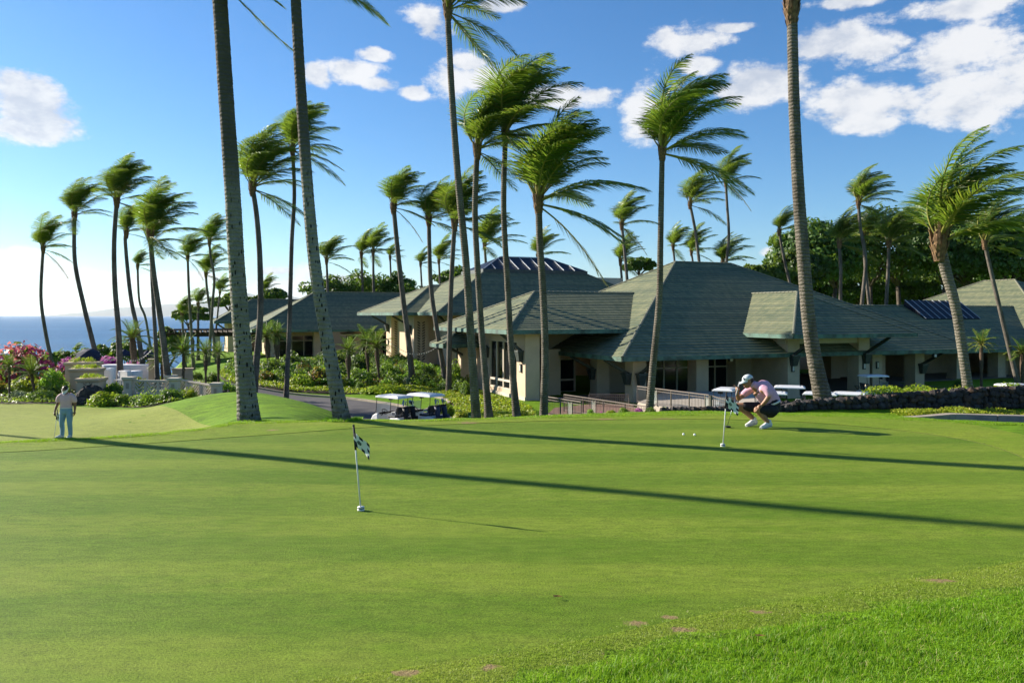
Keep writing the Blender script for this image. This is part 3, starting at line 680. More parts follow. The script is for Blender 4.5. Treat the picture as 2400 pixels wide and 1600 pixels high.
roofE1 = make_roof(E, [([(ex0, ey0, ee), (.0, ey0, ee), (xv, ey0 + eW, ee + eR), (ex0 + eE_, ey0 + eW, ee + eR)], (1, 0, 0)), ([(ex0, ey0, ee), (ex0, ey0 + 2 * eW, ee), (ex0 + eE_, ey0 + eW, ee + eR)], (0, 1, 0)),
               ([(ex0, ey0 + 2 * eW, ee), (.0, ey0 + 2 * eW, ee), (xv, ey0 + eW, ee + eR), (ex0 + eE_, ey0 + eW, ee + eR)], (1, 0, 0))],
          [((ex0, ey0, ee), (ex0 + eE_, ey0 + eW, ee + eR)), ((ex0, ey0 + 2 * eW, ee), (ex0 + eE_, ey0 + eW, ee + eR)), ((ex0 + eE_, ey0 + eW, ee + eR), (xv, ey0 + eW, ee + eR))], 'side_roof',
          [([(.4, ey0, ee), (ex0, ey0, ee), (ex0, ey0 + 2 * eW, ee), (.4, ey0 + 2 * eW, ee)], False)])
soffit(E, 0, xE, 0, yE, ee); soffit(E, ex0, .2, ey0, ey0 + 2 * eW, ee)
MB().box(sx0 - .15, sx1 + .15, sy0 - .15, sy1 + .15, zs - .25, zs + .35).build('skylight_kerb', M_DARKMETAL, roofE)
zk = zs + .36; zr = zk + 1.65; my = (sy0 + sy1) / 2; hx = 3.4
sk = MB(); sk.add([(sx0, sy0, zk), (sx1, sy0, zk), (sx1, sy1, zk), (sx0, sy1, zk), (sx0 + hx, my, zr), (sx1 - hx, my, zr)], [(0, 1, 5, 4), (1, 2, 5), (2, 3, 4, 5), (3, 0, 4)])
skl = sk.build('skylight', M_SOLAR, E)
for i in range(0, 10):
    f = i / 9; xb = sx0 + (sx1 - sx0) * f; xt = min(max(xb, sx0 + hx), sx1 - hx) if 0 < i < 9 else (sx0 + hx if i == 0 else sx1 - hx)
    tt = 1.0
    if xb < sx0 + hx and i: xt = xb; tt = (xb - sx0) / hx
    if xb > sx1 - hx and i < 9: xt = xb; tt = (sx1 - xb) / hx
    if i in (0, 9): tt = 1.0
    top = Vector((xt, sy0 + (my - sy0) * tt, zk + (zr - zk) * tt))
    MB().bar(Vector((xb, sy0, zk + .03)), top + Vector((0, 0, .03)), .07, .06).build('glazing_bar', M_ALU, skl)
MB().bar((sx0 + hx, my, zr + .03), (sx1 - hx, my, zr + .03), .12, .1).build('glazing_bar', M_ALU, skl)
def slots(w_, z0, z1, n):
    """chevron pattern of slanting slots"""
    out = []; st = (z1 - z0) / n
    for i in range(n):
        z = z0 + st * (i + .25)
        for sg in (-1, 1):
            a, b = .11, .44; th = .10
            p = [(w_ / 2 + sg * a, z), (w_ / 2 + sg * b, z + st * .62), (w_ / 2 + sg * b, z + st * .62 + th * 1.5), (w_ / 2 + sg * a, z + th * 1.5)]
            out.append(p if sg > 0 else p[::-1])
    return out
et = ee - .22
for (x, y) in ((.4, 9.4), (.4, 18.85)):
    p = MB(); p.box(x, x + 1.7, y + .16, y + 2.3, -.3, et); pr = p.build('pier', M_STUCCO, E)
    holed_panel('lattice_panel', [(0, -.3), (1.7, -.3), (1.7, et), (0, et)], slots(1.7, .4, 4.7, 15), .15, ((x, y, 0), (1, 0, 0), (0, 0, 1), (0, -1, 0)), M_STUCCO, pr)
    MB().box(x + .2, x + 1.5, y + .152, y + .158, .3, 4.9).build('lattice_backing', M_WOOD, pr)
    bracket(E, (x, y + 1.2, 4.2), (ex0 + .25, y + 1.2, 5.4)); sconce(E, (x, y + 1.2, 2.2), 'x')
MB().box(1.2, 1.5, 11.7, 18.85, -.3, et).build('wall', M_STUCCO, E)
MB().box(2.1, 3.2, 9.9, 11.2, -.3, et).build('wall', M_STUCCO, E)
MB().box(3.2, 26, 6.0, 6.3, -.3, et).build('wall', M_STUCCO, E)
MB().box(3.2, 3.5, 6.3, 12, -.3, et).build('wall', M_STUCCO, E)
glazing(E, (4.0, 5.95), (9.5, 5.95), .3, 4.6, 4, .14, (3.4,))
MB().box(1.5, 26, 20.6, 20.9, -.3, et).build('wall', M_STUCCO, E)
MB().box(25.7, 26, 6.3, 20.6, -.3, et).build('wall', M_STUCCO, E)
bracket(E, (3.3, 6.0, 4.2), (1.0, 2.5, 5.4))
MB().box(22.5, 26.0, 8.0, 12.0, 7.5, 9.9).build('roof_parapet', M_TRIM, E)

# ---------------------------------------------------------------- F: long low restaurant wing on the left
Fb = empty('restaurant_wing', (-32.6, 100.0, -3.5), RZ, 'long low restaurant wing with broad dark tiled roof between the leaning palms', 'building')
fz = 3.75; fw = 9.35; xF = 33.0
fcs, rdg = hip_faces(0, xF, 0, 2 * fw, fz, fw, 5.1); make_roof(Fb, fcs, rdg, 'roof', [([(0, 0, fz), (xF, 0, fz), (xF, 2 * fw, fz), (0, 2 * fw, fz)], True)])
soffit(Fb, 0, xF, 0, 2 * fw, fz)
for x in (2.6, 8.0, 13.4, 18.8, 24.2): column(Fb, x, 2.4, -.4, fz - .22, .9, .9)
MB().box(2.8, 11.0, 5.6, 5.9, -.4, fz - .22).build('wall', M_STUCCO, Fb)
MB().box(16.0, 30.0, 5.6, 5.9, -.4, fz - .22).build('wall', M_STUCCO, Fb)
glazing(Fb, (4.0, 5.55), (10.4, 5.55), .1, 2.9, 4, .1, (2.2,)); glazing(Fb, (18.0, 5.55), (27.6, 5.55), .1, 2.9, 6, .1, (2.2,))
MB().box(2.8, 3.1, 5.9, 15, -.4, fz - .22).build('wall', M_STUCCO, Fb); MB().box(29.7, 30, 5.9, 15, -.4, fz - .22).build('wall', M_STUCCO, Fb); MB().box(3.1, 12.0, 15, 15.3, -.4, fz - .22).build('wall', M_STUCCO, Fb); MB().box(15, 29.7, 15, 15.3, -.4, fz - .22).build('wall', M_STUCCO, Fb)
MB().box(1.5, 31, 1.5, 17, -.8, -.4).build('floor_slab', M_FLOOR, Fb)
aw = MB(); aw.add([(11.5, 1.6, 3.05), (22.0, 1.6, 3.05), (22.0, 2.9, 3.35), (11.5, 2.9, 3.35)], [(0, 1, 2, 3)]); aw.box(11.5, 22.0, 1.55, 1.62, 2.95, 3.1); aw.build('awning', M_TRIM, Fb)
# ---------------------------------------------------------------- F2: small pavilion beyond it, with the pergola in front
F2 = empty('garden_pavilion', (-44.8, 120.0, -3.9), RZ, 'small tiled pavilion half hidden behind the spotted palm trunk', 'building')
f2z = 5.04; fcs, rdg = hip_faces(0, 28, 0, 11.9, f2z, 5.94, 3.5); make_roof(F2, fcs, rdg, 'roof', [([(0, 0, f2z), (28, 0, f2z), (28, 11.9, f2z), (0, 11.9, f2z)], True)])
soffit(F2, 0, 28, 0, 11.9, f2z)
MB().box(2.0, 25, 2.0, 2.3, -.6, f2z - .22).build('wall', M_STUCCO, F2); MB().box(2.0, 2.3, 2.3, 9.6, -.6, f2z - .22).build('wall', M_STUCCO, F2); MB().box(2.3, 25, 9.3, 9.6, -.6, f2z - .22).build('wall', M_STUCCO, F2)
bracket(F2, (2.0, 2.4, 3.6), (.3, .4, 4.8), False)
glazing(F2, (4, 1.95), (10, 1.95), .4, 3.0, 4, .1, (2.2,))
pg = empty('pergola', tuple(W(404, 785, 102)), RZ, 'dark timber pergola on pale columns left of the spotted palm', 'pergola')
pg.location.z = -3.6; pz = 2.95
for x in (1.4, 5.2, 9.0, 12.8):
    for y in (.8, 7.0): MB().box(x, x + .6, y, y + .6, -.5, pz).build('post', M_TRIM, pg)
for y in (.7, 1.3, 6.9, 7.5): MB().box(-.6, 15.6, y, y + .16, pz, pz + .5).build('beam', M_WOOD, pg)
for i in range(26): x = -.4 + i * .63; MB().box(x, x + .14, -1.0, 9.0, pz + .51, pz + .82).build('rafter', M_WOOD, pg)
for i in range(10): y = -.7 + i * 1.0; MB().box(-.6, 15.6, y, y + .10, pz + .825, pz + .92).build('batten', M_WOOD, pg)
# ---------------------------------------------------------------- C: right-hand wing and G: the roof beyond it
Cw = empty('cart_barn_wing', (37.05, 72.67, FZ), RZ, 'low clubhouse wing with ridge skylight behind the bending palm on the right', 'building')
cz = 2.95; cw = 8.0; cr = cw * tn; x0c, x1c = -7.0, 34.0
make_roof(Cw, [([(x0c, 0, cz), (x1c, 0, cz), (x1c, cw, cz + cr), (x0c, cw, cz + cr)], (1, 0, 0)), ([(x0c, 2 * cw, cz), (x1c, 2 * cw, cz), (x1c, cw, cz + cr), (x0c, cw, cz + cr)], (1, 0, 0))],
          [((x0c, cw, cz + cr), (x1c, cw, cz + cr))], 'roof', [([(x0c, 0, cz), (x1c, 0, cz)], False), ([(x1c, 2 * cw, cz), (x0c, 2 * cw, cz)], False)])
MB().box(x0c + .1, x1c, .1, 2 * cw - .1, cz - .22, cz - .12).build('soffit', M_SOFFIT, Cw)
for x in (2.0, 8.0, 14.0, 20.0): column(Cw, x, 2.2, 0, cz - .22)
MB().box(-3, x1c, 9.0, 9.3, 0, cz - .22).build('wall', M_STUCCO, Cw); MB().box(5.5, 5.8, 5.0, 9.0, 0, cz - .22).build('wall', M_STUCCO, Cw); MB().box(16, x1c, 4.0, 4.3, 0, cz - .22).build('wall', M_STUCCO, Cw)
MB().box(-3, x1c, 1.6, 14, -.5, 0).build('floor_slab', M_FLOOR, Cw)
s0, s1 = 7.6, 15.6; th = math.atan(tn)
def on_c(x, d, h=0): return Vector((x, cw - d * math.cos(th), cz + cr - d * math.sin(th))) + Vector((0, -math.sin(th), math.cos(th))) * h
csk = MB(); csk.add([on_c(s0, 3.0, .12), on_c(s1, 3.0, .12), on_c(s1, -.15, .62), on_c(s0, -.15, .62), on_c(s0, 3.0, 0), on_c(s1, 3.0, 0), on_c(s1, 0, 0), on_c(s0, 0, 0)], [(0, 1, 2, 3), (4, 5, 1, 0), (5, 6, 2, 1), (7, 4, 0, 3)])
ck = csk.build('ridge_skylight', M_SOLAR, Cw)
for i in range(9): x = s0 + (s1 - s0) * i / 8; MB().bar(on_c(x, 3.0, .15), on_c(x, -.15, .65), .07, .05).build('glazing_bar', M_ALU, ck)
Gb = empty('far_wing', (53.0, 76.45, FZ), RZ, 'sunlit tiled roof at the right edge of the clubhouse', 'building')
fcs, rdg = hip_faces(0, 30, 0, 32, 2.9, 13, 6.9)
gz = 2.9
fcs = [([(0, 0, gz), (30, 0, gz), (15, 15, gz + 7.6)], (1, 0, 0)), ([(30, 0, gz), (30, 34, gz), (15, 19, gz + 7.6), (15, 15, gz + 7.6)], (0, 1, 0)), ([(0, 34, gz), (30, 34, gz), (15, 19, gz + 7.6)], (1, 0, 0)), ([(0, 0, gz), (0, 34, gz), (15, 19, gz + 7.6), (15, 15, gz + 7.6)], (0, 1, 0))]
make_roof(Gb, fcs, [((0, 0, gz), (15, 15, gz + 7.6)), ((0, 34, gz), (15, 19, gz + 7.6)), ((15, 15, gz + 7.6), (15, 19, gz + 7.6))], 'roof', [([(0, 0, gz), (30, 0, gz), (30, 34, gz), (0, 34, gz)], True)])
MB().box(2, 28, 2, 32, 0, gz - .1).build('wall', M_STUCCO, Gb)
# ---------------------------------------------------------------- coconut palms in the trade wind
K = 2400 / 2352
WIND = Vector((1.0, -.22, -.10)).normalized()
M_FROND = leafmat('palm_leaflet', (.036, .090, .011), (.095, .155, .017), .36, .38, .42, (.22, .22, .035), .84)
M_RACHIS = pmat('palm_rachis', (.23, .21, .045), (.17, .17, .04), 3, .5)
M_BOOT = pmat('palm_leaf_base', (.23, .135, .065), (.10, .06, .032), 9, .85, .6, 30)
M_DRYFROND = leafmat('dry_palm_leaflet', (.16, .125, .06), (.24, .19, .09), .25, .6, .2)
def barkmat(name, ca, cb, spots=0.0, rings=True, scar=(.012, .011, .010)):
    m = bpy.data.materials.new(name); m.use_nodes = True; t = NT(m.node_tree)
    co = t.n('ShaderNodeTexCoord').outputs['Object']
    n = t.n('ShaderNodeTexNoise', inp={'Vector': t.n('ShaderNodeMapping', inp={'Vector': co, 'Scale': (3, 3, 1.1)}).outputs[0], 'Scale': 1.0, 'Detail': 7.0, 'Roughness': .65}).outputs[0]
    c = t.mix(t.smooth(n, .36, .64), ca, cb)
    n3 = t.n('ShaderNodeTexNoise', inp={'Vector': co, 'Scale': 38.0, 'Detail': 4.0, 'Roughness': .7}).outputs[0]
    c = t.mix(t.math('MULTIPLY', t.smooth(n3, .52, .70), .55), c, (ca[0] * .3, ca[1] * .3, ca[2] * .3))
    ringn = t.n('ShaderNodeTexWave', bands_direction='Z', inp={'Vector': co, 'Scale': 3.4, 'Distortion': 4.5, 'Detail': 4.0, 'Detail Scale': 2.0}).outputs[0]
    c = t.mix(t.math('MULTIPLY', t.smooth(ringn, .62, .92), .16 if spots else .42), c, (ca[0] * .28, ca[1] * .27, ca[2] * .26))
    if spots:
        vor = t.n('ShaderNodeTexVoronoi', feature='F1', inp={'Vector': t.n('ShaderNodeMapping', inp={'Vector': co, 'Scale': (2.2, 2.2, .8)}).outputs[0], 'Scale': 6.4, 'Randomness': 1.0})
        nn = t.n('ShaderNodeTexNoise', inp={'Vector': co, 'Scale': 9.0, 'Detail': 3.0}).outputs[0]
        v = t.math('ADD', vor.outputs['Distance'], t.math('MULTIPLY', t.math('SUBTRACT', nn, .5), .55))
        msk = t.math('SUBTRACT', 1.0, t.smooth(v, .20, .29))
        zz = t.n('ShaderNodeSeparateXYZ', inp={0: co}).outputs[2]
        msk = t.math('MULTIPLY', msk, t.math('SUBTRACT', 1.0, t.smooth(zz, spots - 1.5, spots + 1.0)))
        c = t.mix(msk, c, scar)
        # old dark upper stem above the pale lower stem
        c = t.mix(t.math('MULTIPLY', t.smooth(t.math('ADD', zz, t.math('MULTIPLY', n, 1.6)), spots + .2, spots + 1.6), .85), c, (.075, .064, .053))
        base = t.math('SUBTRACT', 1.0, t.smooth(t.math('ADD', zz, t.math('MULTIPLY', nn, .8)), .3, .95))
        c = t.mix(t.math('MULTIPLY', base, .8), c, (.035, .028, .022))
    b = t.n('ShaderNodeBsdfPrincipled', inp={'Base Color': c, 'Roughness': .88, 'Specular IOR Level': .2})
    bp = t.n('ShaderNodeBump', inp={'Strength': .9, 'Distance': .02, 'Height': t.math('ADD', n3, t.math('SUBTRACT', n, ringn))}); t.l(bp.outputs[0], b.inputs['Normal'])
    t.n('ShaderNodeOutputMaterial', inp={0: b.outputs[0]}); return m
M_BARK = barkmat('palm_bark', (.105, .088, .070), (.19, .165, .135))
M_BARK_SPOT = barkmat('spotted_palm_bark', (.185, .175, .145), (.26, .25, .21), 5.2)
M_BARK_GREY = barkmat('grey_palm_bark', (.15, .13, .105), (.22, .195, .16))

def frond_mesh(name, az, el, wind, grav, L=4.0, nl=62, leafmat_=None, lw=.062, droop=.42, seed=0, ll=1.08):
    """one frond: bent rachis with two rows of leaflets streaming in the wind; real 3-D strips"""
    r = random.Random(seed); n = 26; lf = max(0.0, -math.cos(az)) if wind > .3 else 0.0
    d = Vector((math.cos(az) * math.cos(el), math.sin(az) * math.cos(el), math.sin(el))); p = Vector((0, 0, 0)); pts = [p.copy()]; dirs = [d.copy()]
    for i in range(n):
        t = (i + 1) / n
        d = (d + WIND * (wind * ((.06 + 2.1 * t * t) * (1 - lf) + (1.0 + .8 * t) * lf) / n * 3.0) + Vector((0, 0, -1)) * (grav * (.15 + 1.6 * t) / n * 3.0)).normalized()
        p = p + d * (L / n); pts.append(p.copy()); dirs.append(d.copy())
    mb = MB()
    mb.tube(pts, [(.055 * (1 - .9 * i / n) + .004, .035 * (1 - .9 * i / n) + .004) for i in range(n + 1)], 5, True, 1)
    for k in range(nl):
        t = .17 + .83 * (k + .5) / nl
        f = t * n; i = min(int(f), n - 1); q = pts[i].lerp(pts[i + 1], f - i); dd = dirs[i].lerp(dirs[i + 1], f - i).normalized()
        side = dd.cross(Vector((0, 0, 1)))
        if side.length < .15: side = dd.cross(Vector((0, 1, 0)))
        side.normalize(); upv = side.cross(dd).normalized()
        ln = ll * (math.sin(math.pi * min(1, (t * .86 + .12))) ** .6) * r.uniform(.85, 1.1) * (L / 4.0)
        if t > .93: ln *= .7
        for sg in (-1, 1):
            a = (side * sg * .80 + dd * .55 + upv * .22 + Vector((r.uniform(-.10, .10), r.uniform(-.10, .10), r.uniform(-.08, .08)))).normalized()
            prev = q.copy(); w0 = lw * (L / 4.0) * .62
            wv = dd.cross(a); wv = (wv if wv.length > .05 else upv).normalized()
            wdir = (dd * .8 + wv * r.uniform(-.5, .5)).normalized()
            vs = [prev - wdir * w0 * .5, prev + wdir * w0 * .5]
            for s_ in range(3):
                a = (a + WIND * min(wind, .7) * .26 + Vector((0, 0, -1)) * droop * .50).normalized()
                prev = prev + a * (ln / 3); ww = w0 * (1.0, .72, .06)[s_] * .5
                vs += [prev - wdir * ww, prev + wdir * ww]
            mb.add(vs, [(0, 1, 3, 2), (2, 3, 5, 4), (4, 5, 7, 6)], 0)
    o = mb.build(name, [leafmat_ or M_FROND, M_RACHIS]); me = o.data; bpy.data.objects.remove(o)
    return me
NAZ = 12
FR = {}
for tier, (el, wd, gr) in enumerate(((82, .60, .08), (68, .76, .14), (50, .74, .21), (24, .60, .26), (-10, .42, .32))):
    for a in range(NAZ):
        az = 2 * math.pi * a / NAZ
        k = .75 + .25 * abs(math.sin(az))
        FR[(tier, a)] = frond_mesh('frond', az, R(el), wd * k, gr, 4.0, 78, seed=tier * 20 + a)
DRY = frond_mesh('frond', R(-10), R(-35), .35, .55, 4.2, 46, M_DRYFROND, .04, .9, 91, .8)
HANG = frond_mesh('frond', R(-14), R(-40), .30, .10, 4.6, 56, None, .045, .5, 92, .8)

def trunk_mesh(pts, r0, r1, flare=1.55, ring=.10, n=14, rings=True, mat=None):
    """bent stem with leaf-scar rings; pts from base to top (world, relative to base)"""
    P = [Vector(p) for p in pts]
    # dense Catmull-Rom
    out = []
    for i in range(len(P) - 1):
        a, b, c, d = P[max(i - 1, 0)], P[i], P[i + 1], P[min(i + 2, len(P) - 1)]
        m = max(2, int((c - b).length / ring))
        for j in range(m):
            t = j / m; out.append(.5 * ((2 * b) + (-a + c) * t + (2 * a - 5 * b + 4 * c - d) * t * t + (-a + 3 * b - 3 * c + d) * t ** 3))
    out.append(P[-1]); k = len(out); Lh = (P[-1] - P[0]).length
    pp, rr = [], []
    for i, p in enumerate(out):
        h = (p - P[0]).length; r = r0 + (r1 - r0) * min(1, h / Lh)
        r *= 1 + (flare - 1) * math.exp(-h / .55) + .12 * math.exp(-h / 2.5)
        if rings and i < k - 1:
            w_ = 1 + random.uniform(-.02, .02); nx = out[i + 1]
            pp += [p, p.lerp(nx, .72)]; rr += [r * 1.018 * w_, r * .978 * w_]
        else: pp.append(p); rr.append(r)
    mb = MB(); mb.tube(pp, rr, n, True)
    o = mb.build('trunk', mat or M_BARK, smooth=True); me = o.data; bpy.data.objects.remove(o); return me
def boot_mesh(r, seed=0):
    """fibrous bulge with overlapping leaf bases under the crown"""
    q = random.Random(seed); mb = MB(); h = r * 6.2
    mb.tube([(0, 0, -h * .5), (0, 0, -h * .3), (0, 0, -.05 * h), (0, 0, h * .18), (0, 0, h * .42)], [r * .95, r * 1.08, r * 1.32, r * 1.15, r * .4], 12)
    for i in range(46):
        a = i * 2.399 + q.uniform(-.3, .3); u = i / 46; z = -h * .55 + h * .75 * u; rr = r * (1.0 + .38 * math.exp(-((z + .05 * h) / (h * .3)) ** 2))
        d = Vector((math.cos(a), math.sin(a), 0)); s = d.cross(Vector((0, 0, 1))); ln = r * q.uniform(1.2, 3.2) * (.6 + u); w_ = r * q.uniform(.22, .42)
        b = d * rr * .85 + Vector((0, 0, z)); m_ = d * rr * 1.12 + Vector((0, 0, z + ln * .5)); tp = d * rr * q.uniform(1.15, 1.55) + Vector((0, 0, z + ln))
        mb.add([b - s * w_, b + s * w_, m_ + s * w_ * .7, m_ - s * w_ * .7, tp + s * w_ * .25, tp - s * w_ * .25, b - d * r * .3, m_ - d * r * .22], [(0, 1, 2, 3), (3, 2, 4, 5), (1, 6, 7, 2), (6, 0, 3, 7), (2, 7, 4), (7, 3, 5), (4, 7, 5)])
    o = mb.build('leaf_base', M_BOOT); me = o.data; bpy.data.objects.remove(o); return me
BOOTS = [boot_mesh(.16, i) for i in range(3)]
def palm(label, trunk, Y, rpx, wpx, top_w=None, nf=20, seed=0, group=None, bark=None, base=None, hang=0, dry=0, flare=1.5, n=12, lowf=True, dy=0.0, skip_left=True, up=False):
    """trunk: display-pixel polyline base..top; Y depth; rpx crown reach; wpx stem width (display pixels)"""
    q = random.Random(seed * 13 + 5)
    m = len(trunk); W3 = [W(x * K, y * K, Y + dy * i / (m - 1)) for i, (x, y) in enumerate(trunk)]
    b = W3[0]; gz_ = HZ(b.x, b.y) - .05
    if base is None:   # stem goes on down to the ground
        if b.z > gz_ + .1:
            d = (W3[0] - W3[1]).normalized(); b2 = W3[0] + d * ((b.z - gz_) / max(.3, -d.z)); b2.z = gz_; W3 = [b2] + W3
        else: W3[0].z = min(b.z, gz_)
    org = W3[0].copy()
    root = empty('coconut_palm', org, 0, label, 'palm tree', group)
    wpx *= .8 if wpx < 25 else 1.0; top_w = top_w * (.85 if top_w < 20 else 1.0) if top_w else None
    sc = Y / F * K; r0 = wpx * sc / 2; r1 = (top_w or wpx * .72) * sc / 2
    tm = trunk_mesh([p - org for p in W3], r0, r1, flare, max(.06, .0022 * Y), n, True, bark)
    ob('trunk', tm, root)
    top = W3[-1] - org
    bo = ob('leaf_base', BOOTS[seed % 3], root, top); s_ = max(r1 / .16, .5) * 1.08; bo.scale = (s_, s_, s_)
    fs = rpx * sc / 3.4 * q.uniform(.92, 1.04)
    cnt = [5, 7, 7, 4, 2] if nf >= 20 else ([4, 6, 5, 3, 1] if nf >= 15 else [2, 4, 4, 2, 1])
    if not lowf: cnt[4] = 0
    if up: cnt[3] = cnt[4] = 0; cnt[2] = 4
    for tier, c in enumerate(cnt):
        a0 = q.uniform(0, NAZ)
        for i in range(c):
            a = int(round(a0 + NAZ * i / c + q.uniform(-.7, .7))) % NAZ
            if tier >= 3 and 4 <= a <= 8 and (skip_left or q.random() < .55): a = (a + 6) % NAZ
            f = ob('frond', FR[(tier, a)], root, top + Vector((0, 0, .12 * s_ * (2.2 - .7 * tier))))
            v = fs * q.uniform(.86, 1.14); f.scale = (v, v, v); f.rotation_euler = (q.uniform(-.08, .08), q.uniform(-.08, .08), q.uniform(-.22, .22))
    for i in range(hang):
        f = ob('frond', HANG, root, top - Vector((0, 0, .1))); v = fs * 1.0; f.scale = (v, v, v); f.rotation_euler = (0, q.uniform(-.1, .2), q.uniform(-.3, .3))
    for i in range(dry):
        f = ob('frond', DRY, root, top - Vector((0, 0, .15))); v = fs * 1.0; f.scale = (v, v, v); f.rotation_euler = (0, 0, q.uniform(-.4, .3))
    return root
GP = 'coconut palms around the clubhouse'
